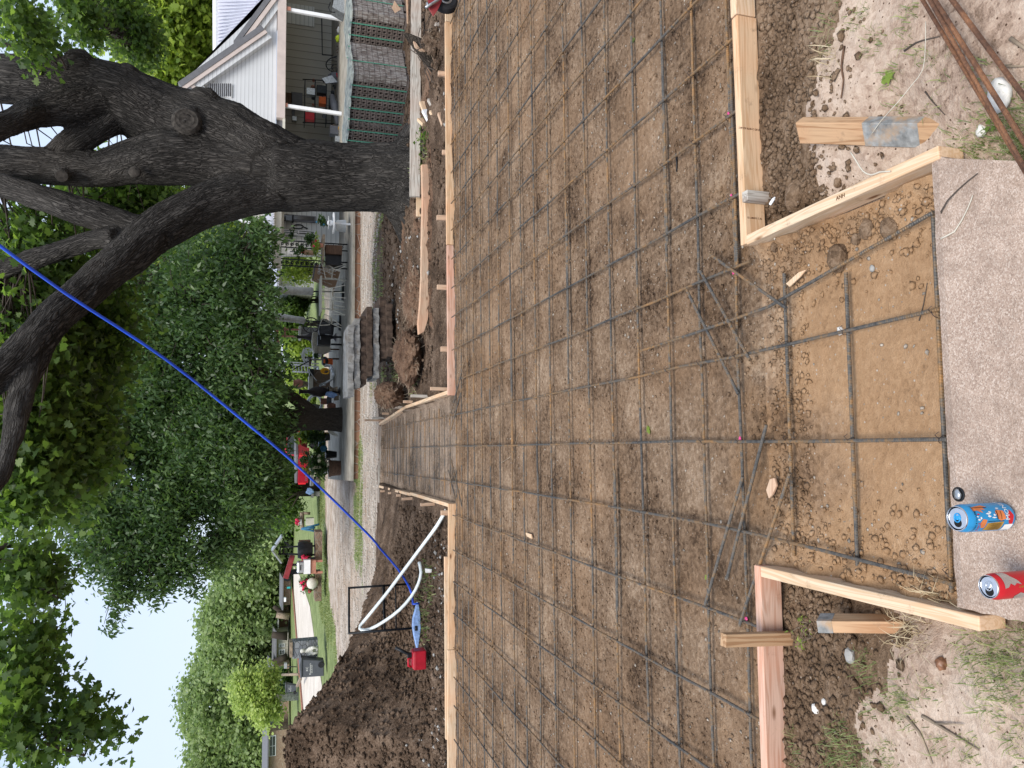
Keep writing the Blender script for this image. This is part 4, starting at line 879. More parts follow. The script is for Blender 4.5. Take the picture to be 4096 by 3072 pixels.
# --- the dark drooping tree behind the patio edge
T2Y = 24.6
mul = thing('mulberry_tree', 'broad dark green drooping tree rising behind the patio edge beside the red truck', 'tree', tuple(at_y('D', 733, 905, T2Y)))
def px2r(p, dep): return p * 1.8517 * dep / FPX
def l2(pts, f='D'):
    return [at_y(f, x, y, T2Y + dy) for x, y, r, dy in pts], [r * FR[f][2] * (T2Y + dy) / FPX for x, y, r, dy in pts]
TL = [l2([(750, 908, 27, 0), (732, 906, 26, 0), (700, 905, 24, 0), (670, 904, 24, 0), (640, 908, 23, 0)]), l2([(680, 900, 16, 0), (650, 872, 13, 0), (610, 842, 12, -.2), (560, 800, 10, -.6), (500, 740, 8, -1), (430, 690, 5, -1.5)]),
      l2([(650, 905, 16, 0), (600, 890, 14, .3), (530, 860, 12, .5), (450, 850, 9, .5), (360, 880, 6, .2)]), l2([(650, 912, 16, 0), (600, 940, 13, .3), (520, 980, 10, .5), (430, 1040, 8, .2), (350, 1110, 5, 0)]), l2([(610, 840, 9, -.2), (590, 780, 8, -.8), (570, 700, 6, -1.2), (520, 620, 4, -1.6)]), l2([(560, 960, 9, .4), (560, 1040, 7, .2), (520, 1120, 5, -.3)]),
      l2([(520, 860, 8, .2), (440, 800, 6, -.6), (380, 700, 5, -1), (300, 620, 3, -1.5)])]
limb_mesh('trunk', TL, .055, 'dark_bark', mul, .03)
me_ = [ell('D', 455, 620, 22, 120, 140, 2.0), ell('D', 508, 560, 21.5, 45, 80, 1.2), ell('D', 410, 780, 24, 180, 200, 2.6), ell('D', 380, 980, 24.5, 190, 180, 2.8), ell('D', 500, 900, 23, 100, 210, 2.2), ell('D', 505, 1070, 24, 70, 100, 2.2), ell('D', 430, 1110, 24, 130, 110, 2.2), ell('D', 300, 1080, 25, 130, 150, 2.2), ell('D', 270, 900, 25, 130, 200, 2.2), ell('D', 330, 660, 24, 140, 120, 2.0),
       ell('D', 250, 1200, 24, 90, 70, 1.4), ell('D', 380, 1190, 23.5, 90, 50, 1.4), ell('D', 505, 760, 22, 45, 120, 1.6), ell('D', 552, 920, 22.5, 32, 95, 1.6), ell('D', 530, 1010, 22.5, 44, 110, 1.6), ell('D', 210, 1010, 26, 90, 190, 2.4), ell('D', 570, 1010, 24, 22, 60, 1.2), ell('D', 180, 760, 26, 90, 120, 2.)]
tips = [ell('D', 335, 1255, 23, 12, 20, .4), ell('D', 255, 1260, 23, 30, 25, .4), ell('D', 245, 1300, 23, 22, 22, .4), ell('D', 232, 1340, 23, 8, 20, .3), ell('D', 355, 1250, 23, 28, 22, .4), ell('D', 395, 1235, 23, 16, 18, .3), ell('D', 405, 1275, 23, 10, 12, .3), ell('D', 325, 1310, 23, 5, 30, .3), ell('D', 300, 1270, 23, 16, 16, .3), ell('D', 460, 1180, 23, 26, 14, .4), ell('D', 550, 600, 21, 22, 40, .6), ell('D', 572, 640, 20.5, 12, 26, .5), ell('D', 565, 700, 21, 16, 30, .6), ell('D', 575, 770, 21, 16, 26, .5), ell('D', 560, 840, 21, 22, 30, .6), ell('D', 560, 520, 20.5, 25, 30, .6), ell('D', 540, 490, 20.5, 15, 20, .5), ell('D', 592, 850, 22, 12, 30, .6), ell('D', 580, 1040, 23, 12, 50, .9), ell('D', 565, 1100, 23, 14, 26, .9)]
cm = fill(me_, 4000, 13, gap=.32, gf=.6, shell=.15); ct = fill(tips, 300, 14, gap=.9)
leaves('crown', cm, 36, .25, (.09, .18), OVATE, 'mulberry_leaf', mul, 15, droop=.7)
leaves('drooping_sprays', ct, 20, .15, (.10, .19), OVATE, 'mulberry_leaf', mul, 16, droop=.9)
mp2 = [p for l in TL for p in resample(l[0], l[1], .6)[0]]
twigs('branches', np.concatenate([cm[::3], ct]), mp2, mul, mt='twig', seed=17, r0=.022, frac=.6, sag=.1)

# --- generic background tree
def bgtree(label, f, x, y, dep, ells, n, per, spread, size, mt, seed, trunk=None, tm='twig', tr=.25, gap=.5, group='trees beyond the lawn', gf=.25, cat='tree', name='tree', shape=RHOMB, droop=.2):
    base = at_y(f, x, y, dep); z = hz(base.x, base.y) if dep < 200 else -.75
    o = thing(name, label, cat, (base.x, base.y, z), group)
    ee = [ell(*e) for e in ells]; c = fill(ee, n, seed, shell=.2, gap=gap, gf=gf)
    leaves('crown', c, per, spread, size, shape, mt, o, seed + 1, droop=droop)
    top = trunk or [(0, 0, 0)]
    b = MB(); cc = max(ee, key=lambda e: np.prod(e[1]))[0]
    b.tube([(base.x, base.y, z - .2), (base.x, base.y, z + (cc[2] - z) * .4), tuple((np.array(base) + cc) / 2 * [1, 1, 0] + [0, 0, z + (cc[2] - z) * .75]), tuple(cc)], [tr, tr * .8, tr * .55, tr * .2], 10)
    for k in range(6):
        e = ee[k % len(ee)]; a = Vector((base.x, base.y, z + (cc[2] - z) * (.3 + .08 * k))); b.tube([a, a.lerp(Vector(e[0]), .5) + Vector((0, 0, .3)), Vector(e[0]) + Vector(((k % 3 - 1) * e[1][0] * .5, 0, e[1][2] * .4))], [tr * .45, tr * .3, tr * .08], 6)
    b.build('trunk', tm, o, smooth=True); return o
bgtree('bright green tree towering behind the house with the metal roof', 'T1', 1500, 60, 40, [('T1', 1130, 130, 40, 260, 260, 4), ('T1', 1000, 360, 39, 140, 120, 3), ('T1', 860, 120, 40, 180, 220, 3.5), ('T1', 1180, -150, 41, 200, 240, 3), ('T1', 980, 470, 39, 70, 60, 2)], 1500, 34, .6, (.22, .42), 'bright_leaf', 40, tr=.4, gap=.38, group=None, gf=.35, shape=LOBED)
bgtree('mid green tree seen between the forks of the big tree', 'T1', 1500, 1200, 34, [('T1', 850, 1190, 34, 260, 120, 1.), ('T1', 600, 1250, 35, 200, 200, 1.), ('T1', 1250, 1380, 34, 180, 110, 1.2), ('T2', 1000, 230, 34, 300, 220, 1.2), ('T2', 1350, 230, 33, 150, 170, 1.2)], 800, 24, .5, (.18, .32), 'bright_leaf', 44, tr=.3, gap=.5, group=None, gf=.4)
hill = [('tall rounded tree at the edge of the photo behind the brick house', 'D', 600, 1640, 112, [('D', 500, 1620, 112, 90, 70, 9), ('D', 550, 1665, 110, 40, 50, 7)]),
        ('tallest pale topped tree rising behind the birch with the white trunk', 'D', 600, 1520, 110, [('D', 470, 1500, 110, 75, 80, 9), ('D', 540, 1560, 108, 55, 80, 8), ('D', 540, 1450, 108, 60, 60, 7)]),
        ('dense tree behind the stone pillar and statue', 'D', 606, 1400, 105, [('D', 520, 1400, 105, 80, 60, 8), ('D', 560, 1430, 103, 40, 60, 6)]),
        ('broad tree with dark hollows above the low wooden house', 'D', 606, 1310, 100, [('D', 520, 1310, 100, 70, 60, 7), ('D', 570, 1300, 98, 28, 60, 5), ('D', 480, 1340, 101, 40, 40, 6)]),
        ('lighter tree standing above the red beam pump', 'D', 610, 1215, 96, [('D', 530, 1215, 96, 60, 55, 7), ('D', 570, 1200, 94, 35, 55, 5)]),
        ('tree showing below the drooping branches beside the wishing well roof', 'D', 610, 1120, 90, [('D', 570, 1130, 90, 38, 60, 6), ('D', 600, 1090, 88, 20, 40, 4)])]
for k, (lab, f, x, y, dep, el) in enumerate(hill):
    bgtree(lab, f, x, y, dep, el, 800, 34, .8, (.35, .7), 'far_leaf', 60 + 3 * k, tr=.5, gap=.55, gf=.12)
bgtree('young tree with a white peeling trunk and pale yellow green leaves', 'D', 632, 1505, 68, [('D', 553, 1500, 68, 46, 42, 2.4), ('D', 578, 1545, 67.5, 26, 24, 1.8), ('D', 528, 1480, 68, 34, 24, 1.8), ('D', 572, 1462, 68, 20, 22, 1.5)], 420, 17, .34, (.22, .36), 'pale_leaf', 90, tm='pale_bark', tr=.34, gap=.1, group=None, gf=.5)
# low greenery
def shrub(label, f, x, y, dep, rx, ry, rd, n, size, mt, seed, per=26, spread=.22, extra=(), name='shrub', gap=.6):
    e = [ell(f, x, y, dep, rx, ry, rd)] + [ell(*q_) for q_ in extra]; c = fill(e, n, seed, shell=.3, gap=gap, gf=.9)
    z = hz(e[0][0][0], dep); o = thing(name, label, 'shrub', (e[0][0][0], dep, z), 'shrubs and bushes around the yard')
    leaves('foliage', c, per, spread, size, RHOMB, mt, o, seed, droop=.2)
    b = MB(); cc = Vector(e[0][0]); rr_ = random.Random(seed)
    for k in range(7): a = Vector((cc.x + rr_.uniform(-.2, .2), dep, z)); b.tube([a, a.lerp(cc, .6) + Vector((rr_.uniform(-.3, .3), 0, 0)), cc + Vector((rr_.uniform(-1, 1) * e[0][1][0], 0, e[0][1][2] * .6))], [.04, .025, .008], 5)
    b.build('stems', 'twig', o); return o
shrub('feathery light green bush seen past the scroll posts of the porch', 'B', 800, 900, 36, 170, 140, 1., 90, (.10, .18), 'bright_leaf', 101, extra=[('B', 760, 780, 35, 120, 90, .8)])
shrub('dark rounded hedge bush behind the wrapped umbrella', 'B', 790, 1240, 44, 90, 110, 1.2, 240, (.14, .24), 'mulberry_leaf', 104, extra=[('B', 700, 1360, 43, 110, 90, 1.)])
shrub('green bush behind the second wrapped umbrella and red pagoda', 'B', 700, 1500, 42, 130, 110, 1.2, 260, (.14, .24), 'oak_leaf', 107)
shrub('light bush behind the pagoda and the covered grill', 'C', 700, 420, 44, 180, 120, 1.2, 260, (.14, .24), 'bright_leaf', 110)
shrub('grassy green bush beyond the white ladder', 'C', 690, 640, 46, 130, 130, 1., 240, (.12, .22), 'oak_leaf', 113)
shrub('bush behind the hanging clay urn', 'C', 720, 960, 46, 150, 120, 1., 240, (.12, .22), 'bright_leaf', 116)
shrub('bush beside the leaning fork of the dark tree', 'C', 830, 1230, 46, 90, 90, 1., 180, (.12, .22), 'bright_leaf', 119)
shrub('low shrubs in front of the shaded house across the street', 'Q', 230, 1300, 84, 90, 170, 1., 170, (.25, .45), 'mulberry_leaf', 122, spread=.4)
# light hedge of small trees at the far end of the lawn
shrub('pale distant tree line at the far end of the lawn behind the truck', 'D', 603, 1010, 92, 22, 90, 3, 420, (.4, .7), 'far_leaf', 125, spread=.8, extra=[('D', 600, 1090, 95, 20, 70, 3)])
shrub('far dark bushes beyond the beam pump', 'P', 420, 150, 88, 110, 130, 1.5, 260, (.3, .5), 'mulberry_leaf', 128, spread=.5)
# power lines across the sky
pw = [(('T3', 395, 640), ('T3', 300, 1800)), (('T3', 245, 880), ('T3', 165, 1560))]
for k, (a, e) in enumerate(pw):
    p, q_ = at_y(*a, 34), at_y(*e, 30); d_ = q_ - p; p = p - d_ * .5; q_ = q_ + d_ * .5
    P_ = [p.lerp(q_, t_ / 16) - Vector((0, 0, .9 * 4 * (t_ / 16) * (1 - t_ / 16))) + Vector((0, 0, .85)) for t_ in range(17)]
    tag(MB().tube(P_, .014, 5).build('power_line', 'metal_black', smooth=True), ['lower thin power line crossing the pale sky', 'upper thin power line half hidden in the leaves'][k], 'cable', 'power lines')

# ------------------------------------------------------------------ buildings
PZ = -.42                                            # patio level
def W_(f, x, y, dep): return at_y(f, x, y, dep)
def sc_at(f, dep): return FR[f][2] * dep / FPX
def panel(name, mt, parent, f, pts, dep, thick=.1, world=True):
    return MB().prism([W_(f, x, y, dep) for x, y in pts], (0, thick, 0)).build(name, mt, parent)
def rect(name, mt, parent, f, x0, y0, x1, y1, dep, thick=.1):
    """x runs down the upright picture, y runs from right to left"""
    a, b_ = W_(f, x0, y0, dep), W_(f, x1, y1, dep); lo = Vector((min(a.x, b_.x), dep, min(a.z, b_.z))); hi = Vector((max(a.x, b_.x), dep + thick, max(a.z, b_.z)))
    return MB().box((lo + hi) / 2, hi - lo).build(name, mt, parent)
def lath(name, mt, parent, f, cy, prof, dep, n=20, smooth='auto'):
    s = sc_at(f, dep); c = W_(f, prof[0][0], cy, dep); p = [(max(r * s, 0), W_(f, x, cy, dep).z) for x, r in prof]
    return MB().lathe([(r, z) for r, z in sorted(p, key=lambda q_: 0)][::-1], n, (c.x, dep, 0)).build(name, mt, parent, smooth=smooth)
def rod(name, mt, parent, pts, r, n=6): return MB().tube(pts, r, n).build(name, mt, parent, smooth=True)

# patio: weathered slab with a red stone face
pt = [(30, 21.35), (.2, 21.35), (-.95, 21.5), (-1.25, 30.5), (30, 30.5)]
b = MB(); b.prism([(x, y, PZ - .06) for x, y in pt], (0, 0, .06)); struct(b.build('patio', 'patio_top'))
ins = [(29.9, 21.40), (.21, 21.40), (-.90, 21.54), (-1.2, 30.4), (29.9, 30.4)]
b = MB(); b.prism([(x, y, -1.0) for x, y in ins], (0, 0, .518)); tag(b.build('stone_wall', 'red_stone'), 'low red sandstone wall carrying the edge of the weathered patio', 'wall')

GY = 25.3
ho = thing('white_house', 'white sided house with a steep gable, louvred vent and open carport', 'house', (11, GY, -.7))
panel('wall', 'white_siding', ho, 'A', [(62, 662), (905, -140), (824, -140), (806, 1200), (600, 1200)], GY, .15)
def strip(name, mt, f, a, e, w0, w1, dep, thick, parent):
    A_, E_ = W_(f, *a, dep), W_(f, *e, dep); d = (E_ - A_).normalized(); nrm = Vector((d.z, 0, -d.x)); nrm = nrm if nrm.z < 0 else -nrm
    return MB().prism([A_ + nrm * w0, E_ + nrm * w0, E_ + nrm * w1, A_ + nrm * w1], (0, thick, 0)).build(name, mt, parent)
for a, e, dep, nm in [((22, 660), (690, 200), GY - .35, 'a'), ((470, 330), (760, -60), GY - .2, 'b'), ((30, 668), (470, 1100), GY - .31, 'c')]:
    strip('roof_edge', 'trim_grey', 'A', a, e, 0, .17, dep, 3., ho) if nm != 'b' else strip('roof_edge', 'trim_grey', 'A', a, e, 0, .15, dep, 2.5, ho)
    strip('fascia', 'beam_paint', 'A', a, e, .172, .30, dep + .02, .05, ho)
    sf = strip('soffit', 'white_siding', 'A', a, e, .302, .50, dep + .1, .25, ho)
panel('metal_roof', 'roof_metal', ho, 'A', [(0, 0)] * 3, GY) if False else None
rp_ = [W_('A', 342, -200, 31), W_('A', 342, 420, 31), W_('A', 470, 340, 26.2), W_('A', 800, -140, 25.4), W_('A', 830, -200, 25.4)]
ro = MB().prism(rp_, (0, 0, -.12)).build('metal_roof', 'roof_metal', ho)
b = MB()
for k in range(22):                                  # standing seams
    t_ = k / 21; top = W_('A', 345, 415 - 600 * t_, 30.9); dn = W_('A', 470 + 340 * t_ * .9, 335 - 500 * t_, 26.1 - .5 * t_); b.tube([top, dn], .025, 4)
b.build('roof_seam', 'roof_metal', ro)
MB().tube([W_('A', 332, -200, 31), W_('A', 334, 422, 31)], .14, 6).build('ridge_cap', 'white_paint', ro)
vt = rect('gable_vent', 'white_paint', ho, 'A', 275, 662, 455, 785, GY - .05, .08); b = MB()
for k in range(11):
    a = W_('A', 285 + 16 * k, 672, GY - .06); e = W_('A', 285 + 16 * k, 776, GY - .06); b.box((a + e) / 2, (abs(a.x - e.x), .02, .035), Matrix.Rotation(R(30), 3, 'X'))
b.build('louvre', 'trim_grey', vt)
rect('beam', 'beam_paint', ho, 'A', 828, -140, 884, 950, GY - .12, .3); rect('beam_end', 'trim_grey', ho, 'A', 815, 950, 872, 1200, GY + .1, .3)
for (x0, y0, x1, y1, nm) in [(888, 75, 1460, 172, 0), (862, 848, 1440, 928, 1)]:
    a, e = W_('A', x0, y0, GY), W_('A', x1, y1, GY); e.z = PZ; o = beam('post', 'white_paint', a, e, .11, .11, ho, up=(0, 1, 0), bevel=.006)
    br_ = MB().box(a + Vector((0, -.07, -.08)), (.13, .02, .18)).build('bracket', 'terracotta'); br_.location -= ROOT['post' if False else o.name] * 0; reparent_ok = True
    br_.parent = ho; br_.location = br_.location - ROOT[ho.name]
BY = 30.2
rect('carport_back_wall', 'vertical_panel', ho, 'A', 870, -200, 1700, 1250, BY, .12)
MB().box((W_('A', 880, 500, 27.7) + Vector((0, 0, .02))), (14, 5, .08)).build('carport_ceiling', 'cream', ho)
rect('wall_panel', 'porch_siding', ho, 'A', 890, 20, 1120, 215, BY - .04, .04)
# carport contents
CD = 28.4
sh = thing('shelf_rack', 'black wire shelf rack crowded with tools in the carport', 'shelf', tuple(Vector((W_('H', 400, 350, CD).x, CD, PZ))))
for yv in (105, 572):
    for dd in (0, .5): a, e = W_('H', 320, yv, CD + dd), W_('H', 600, yv + 8, CD + dd); a.z = a.z; rod('upright', 'metal_black', sh, [W_('H', 300, yv - 4, CD + dd), Vector((e.x, CD + dd, PZ))], .02)
for xv in (325, 438, 560, 690): a = W_('H', xv, 105, CD); e = W_('H', xv, 572, CD); MB().box(((a + e) / 2) + Vector((0, .25, 0)), ((a - e).length, .5, .03)).build('shelf', 'metal_black', sh)
_k = 0
for xr1, nm_ in ((436, 'top'), (558, 'middle'), (688, 'lowest')):
    for j in range(7):
        y_ = 118 + j * 64 + rnd.uniform(-8, 8); h_ = rnd.uniform(35, 85); w_2 = rnd.uniform(22, 52); kind_ = rnd.choice([('paint_can', 'paint can', 'trim_grey', 'grey'), ('tool_case', 'case', 'metal_black', 'black'), ('plastic_jug', 'jug', 'dark_plastic', 'dark'), ('tool_case', 'case', 'terracotta', 'rusty brown'), ('paint_can', 'paint can', 'galv', 'silver'), ('cloth_bundle', 'bundle', 'canvas', 'beige')])
        if kind_[0] in ('paint_can', 'plastic_jug'): o_2 = lath(kind_[0], kind_[2], None, 'H', y_, [(xr1 - h_, w_2 * .3), (xr1 - h_ * .85, w_2 * .5), (xr1 - 1, w_2 * .5), (xr1 - .5, 0)], CD + .3)
        else: o_2 = MB().blob(W_('H', xr1 - h_ * .4, y_, CD + .32), (w_2 * .5 * sc_at('H', CD), .1, h_ * .4 * sc_at('H', CD)), j, .3, 2).build(kind_[0], kind_[2])
        tag(o_2, '%s %s at the back of the %s rack shelf, %s from the right' % (kind_[3], kind_[1], nm_, ORD[j]), kind_[1], 'clutter on the shelf rack')
items = [('storage_box', 'storage box', 345, 190, 435, 270, 'galv', 'grey metal box on the top shelf of the rack'), ('storage_box', 'box', 480, 285, 560, 370, 'orange', 'brown orange box on the middle shelf of the rack'), ('gas_can', 'gas can', 330, 455, 430, 545, 'bright_red', 'red fuel can on the top shelf beside the white post'), ('storage_box', 'box', 455, 160, 558, 255, 'dark_plastic', 'dark tool case on the middle shelf of the rack'), ('storage_box', 'box', 590, 300, 685, 400, 'dark_plastic', 'dark box on the bottom shelf of the rack'), ('metal_cabinet', 'cabinet', 175, 235, 300, 400, 'trim_grey', 'grey cabinet standing on top against the carport wall'), ('picture_frame', 'frame', 95, 240, 185, 370, 'dark_wood', 'dark framed board high on the carport wall')]
for nm, cat, x0, y0, x1, y1, mt_, lab in items:
    z_ = CD if x0 > 300 else BY - .4; r_ = rect(nm, mt_, None, 'H', x0, y0, x1 - 1, y1, z_ + .05, .3); tag(r_, lab, cat)
fan = thing('wall_lamp', 'grey hooded fixture on the carport wall left of the rack', 'lamp', tuple(W_('H', 520, 205, BY - .2))); rect('housing', 'trim_grey', fan, 'H', 185, 400, 215, 550, BY - .15, .12); rect('bulb_hood', 'galv', fan, 'H', 190, 500, 235, 550, BY - .2, .1)
# bicycle with a red frame
bk = thing('bicycle', 'bicycle with a bright red frame leaning in the carport', 'bicycle', tuple(Vector((W_('H', 700, 100, 27.2).x, 27.2, PZ))))
def wheel(parent, c, r, rt, nrm, mt_r='metal_black', spokes=12, name='wheel'):
    q_ = Vector(nrm).to_track_quat('Z', 'Y').to_matrix(); ring = [Vector(c) + q_ @ Vector((math.cos(a) * r, math.sin(a) * r, 0)) for a in [2 * math.pi * k / 28 for k in range(29)]]
    t_ = MB().tube(ring, rt, 6, False).build(name, 'tyre', parent, smooth=True); b_ = MB()
    for k in range(spokes): a = 2 * math.pi * k / spokes; b_.tube([Vector(c), Vector(c) + q_ @ Vector((math.cos(a) * r, math.sin(a) * r, 0))], .004, 3)
    b_.blob(c, (.03, .03, .03), 1, .05); s_ = b_.build('spokes', mt_r); s_.parent = t_; s_.location = s_.location - (ROOT[t_.name] if parent is None else ROOT[t_.name]) + (t_.location * 0 if parent is None else Vector()); 
    if parent is not None: s_.location = ROOT[s_.name] - ROOT[t_.name] * 1.0
    return t_
def child(b_, name, mt_, part, **kw):
    """a sub-part: mesh in world coordinates placed under a part"""
    o = b_.build(name, mt_, None, **kw); o.parent = part; w_ = ROOT[o.name]; pw_ = ROOT[part.name]; o.location = w_ - pw_; return o
def P2(x, y, d=27.2): return W_('H', x, y, d)
fr_ = MB()
for pts in [[(672, 35), (722, 110), (770, 95)], [(672, 35), (690, 120), (722, 205)], [(722, 110), (700, 210)], [(770, 95), (735, 150)], [(690, 40), (760, 90)]]: fr_.tube([P2(*q_) for q_ in pts], .022, 6)
fr_.build('bicycle_frame', 'bright_red', bk)
wheel(bk, P2(770, 20) + Vector((0, .02, 0)), .30, .025, (.35, 1, 0)); wheel(bk, P2(770, 300) + Vector((0, .02, 0)), .30, .025, (.2, 1, 0))
MB().blob(P2(650, 190), (.09, .05, .04), 2, .1).build('saddle', 'metal_black', bk); rod('handlebar', 'metal_black', bk, [P2(640, -60), P2(610, -30), P2(640, 10)], .015)
tag(MB().prism([W_('A', *p, 27.0) for p in [(1180, 630), (1260, 605), (1310, 660), (1215, 670)]], (0, .03, 0)).build('metal_sheet', 'galv'), 'pale grey sheet propped behind the red bicycle', 'sheet')
o = thing('trash_can', 'grey plastic tub lying beside the red bicycle', 'tub', tuple(Vector((W_('H', 640, 70, 27.6).x, 27.6, PZ)))); MB().blob(W_('H', 650, 90, 27.5), (.22, .25, .26), 5, .08, 2).build('tub', 'trim_grey', o, smooth=True); rod('rim', 'metal_black', o, [W_('H', 608, 40, 27.3), W_('H', 600, 90, 27.3), W_('H', 625, 150, 27.3)], .015)
o = thing('folded_umbrella', 'folded grey umbrella leaning in the carport beside the white post', 'umbrella', tuple(Vector((W_('H', 700, 560, 26.6).x, 26.6, PZ)))); MB().tube([W_('H', 620, 285, 27), W_('H', 650, 400, 26.8), W_('H', 680, 590, 26.6)], [.10, .15, .06], 9).build('canopy', 'trim_grey', o, smooth=True); rod('pole', 'metal_black', o, [W_('H', 680, 590, 26.6), Vector((W_('H', 700, 600, 26.6).x, 26.6, PZ))], .015)
tag(rect('tool_chest', 'red_paint', None, 'H', 690, 225, 770, 350, 27.9, .4), 'dark red tool chest below the shelf rack', 'chest')
o = thing('mower', 'dark lawn machine with a yellow engine low in the carport', 'mower', tuple(Vector((W_('H', 760, 620, 26.5).x, 26.5, PZ)))); rect('deck', 'metal_black', o, 'H', 700, 590, 770, 760, 26.4, .5); rect('engine', 'yellow', o, 'H', 690, 615, 740, 640, 26.35, .2); rect('bag', 'trim_grey', o, 'H', 600, 600, 700, 700, 26.5, .3)
o = thing('wicker_basket', 'tipped wicker basket on a pile left of the rack', 'basket', tuple(W_('H', 720, 680, 27.4))); MB().lathe([(.04, 0), (.16, .02), (.2, .2), (.21, .22)], 14, W_('H', 700, 665, 27.4)).build('bowl', 'tan_board', o, smooth=True); rod('basket_handle', 'tan_board', o, [W_('H', 620, 600, 27.4), W_('H', 600, 640, 27.3), W_('H', 640, 700, 27.4)], .015)
tag(rect('bucket', 'galv', None, 'H', 655, 715, 705, 780, 26, .25), 'small galvanised pail low at the edge of the tree trunk', 'pail')
o = thing('garden_chair', 'black metal fan back chair in the carport', 'chair', tuple(Vector((W_('A', 1380, 520, 27.4).x, 27.4, PZ)))); b = MB()
ring = [W_('A', 1330 - 115 * math.sin(a), 520 - 70 * math.cos(a), 27.4) for a in [math.pi * k / 12 for k in range(13)]]; b.tube(ring, .02, 6)
for k in range(5): b.tube([W_('A', 1330, 475 + 22 * k, 27.4), ring[2 + 2 * k]], .01, 4)
b.build('backrest', 'metal_black', o); rect('seat', 'metal_black', o, 'A', 1330, 450, 1345, 590, 27.1, .4)
for k in (455, 580): rod('leg', 'metal_black', o, [W_('A', 1340, k, 27.1), Vector((W_('A', 1340, k, 27.1).x, 27.1, PZ))], .015)
o = thing('window_frame', 'dark screen frame leaning on the carport wall', 'frame', tuple(Vector((W_('A', 1350, 300, 29.6).x, 29.6, PZ)))); b = MB(); b.tube([W_('A', 1180, 150, 29.6), W_('A', 1185, 440, 29.6), W_('A', 1400, 455, 29.6)], .03, 4); b.build('frame', 'metal_black', o)
for (x0, y0, x1, y1, mt_, nm, lab) in [(1290, 285, 1335, 340, 'lime', 'lime_cloth', 'lime green bag among the garden tools'), (1335, 205, 1395, 275, 'teal', 'teal_cloth', 'teal cloth bag among the garden tools'), (1300, 215, 1345, 265, 'paper_label', 'paper_roll', 'white rolls standing among the garden tools')]:
    o = MB().blob(W_('A', (x0 + x1) / 2, (y0 + y1) / 2, 26.6), (abs(y1 - y0) * sc_at('A', 26.6) / 2, .15, abs(x1 - x0) * sc_at('A', 26.6) / 2), x0, .18, 2).build(nm, mt_); tag(o, lab, 'bag')
o = thing('garden_tools', 'bundle of thin dark stems and tool handles below the lime bag', 'tools', tuple(Vector((W_('A', 1400, 300, 26.8).x, 26.8, PZ)))); b = MB(); rr_ = random.Random(4)
for k in range(26): y_ = rr_.uniform(200, 430); b.tube([W_('A', rr_.uniform(1290, 1340), y_ + rr_.uniform(-30, 30), 26.8), Vector((W_('A', 1400, y_, 26.8).x, 26.8, PZ))], .012, 4)
b.build('handles', 'dark_wood', o)
o = thing('utility_cart', 'white metal cart tray tilted beside the right carport post', 'cart', tuple(Vector((W_('A', 1400, 60, 24.4).x, 24.4, PZ)))); panel('tray', 'galv', o, 'A', [(1265, 55), (1290, -60), (1400, -60), (1360, 110)], 24.4, .5); b = MB(); b.tube([W_('A', 1250, 20, 24.4), W_('A', 1235, 60, 24.4), W_('A', 1250, 95, 24.4), W_('A', 1290, 100, 24.4)], .02, 5); b.build('handle', 'metal_black', o); lath('wheel', 'tyre', o, 'A', 60, [(1380, 0), (1381, 25), (1415, 25), (1416, 0)], 24.4)

# the low porch wing of the house
WY = 26.0
po = thing('porch_wing', 'low cream sided porch wing with a ribbed metal roof left of the big trunk', 'house', (7, WY, -.6))
panel('wall', 'porch_siding', po, 'B', [(600, -500), (600, 758), (1500, 758), (1500, -500)], WY, .12)
def pane(parent, f, x0, y0, x1, y1, dep, frame='white_paint', glass='glass', fw=.05, cross=False, name='window'):
    fo = rect(name, frame, parent, f, x0, y0, x1, y1, dep - .05, .05); a, e = W_(f, x0, y0, dep), W_(f, x1, y1, dep); c = (a + e) / 2; dx, dz = abs(a.x - e.x), abs(a.z - e.z)
    child(MB().box((c.x, dep - .058, c.z), (dx - 2 * fw, .02, dz - 2 * fw)), 'pane', glass, fo)
    if cross: child(MB().box((c.x, dep - .073, c.z), (.03, .012, dz - 2 * fw)).box((c.x, dep - .0745, c.z), (dx - 2 * fw, .012, .03)), 'muntin', frame, fo)
    return fo
pane(po, 'B', 625, 455, 1000, 545, WY, cross=True); pane(po, 'B', 622, 290, 1005, 390, WY, 'trim_grey', name='door'); pane(po, 'B', 700, 690, 985, 750, WY)
rect('porch_beam', 'cream', po, 'B', 545, -400, 618, 880, 22.9, .2)
MB().prism([W_('B', 545, -400, 22.8), W_('B', 545, 640, 22.8), W_('B', 500, 560, 26.2), W_('B', 420, 500, 28), W_('B', 420, -400, 28)], (0, 0, .05)).build('porch_roof', 'roof_metal', po)
b = MB()
for k in range(40): b.tube([W_('B', 541, -380 + 25.5 * k, 22.75), W_('B', 425, -380 + 21.8 * k, 27.9)], .02, 4)
b.build('roof_seam', 'white_paint', po)
panel('upper_gable', 'cream_siding', po, 'B', [(-30, 340), (-120, 100), (420, 100), (440, 290), (330, 395)], 27.0, .2); strip('gable_trim', 'white_paint', 'B', (0, 318), (345, 408), -.03, .12, 26.85, .1, po)
panel('rear_metal_roof', 'roof_metal', po, 'B', [(205, 418), (300, 560), (400, 640), (470, 660), (440, 300), (360, 420)], 28.4, .1)
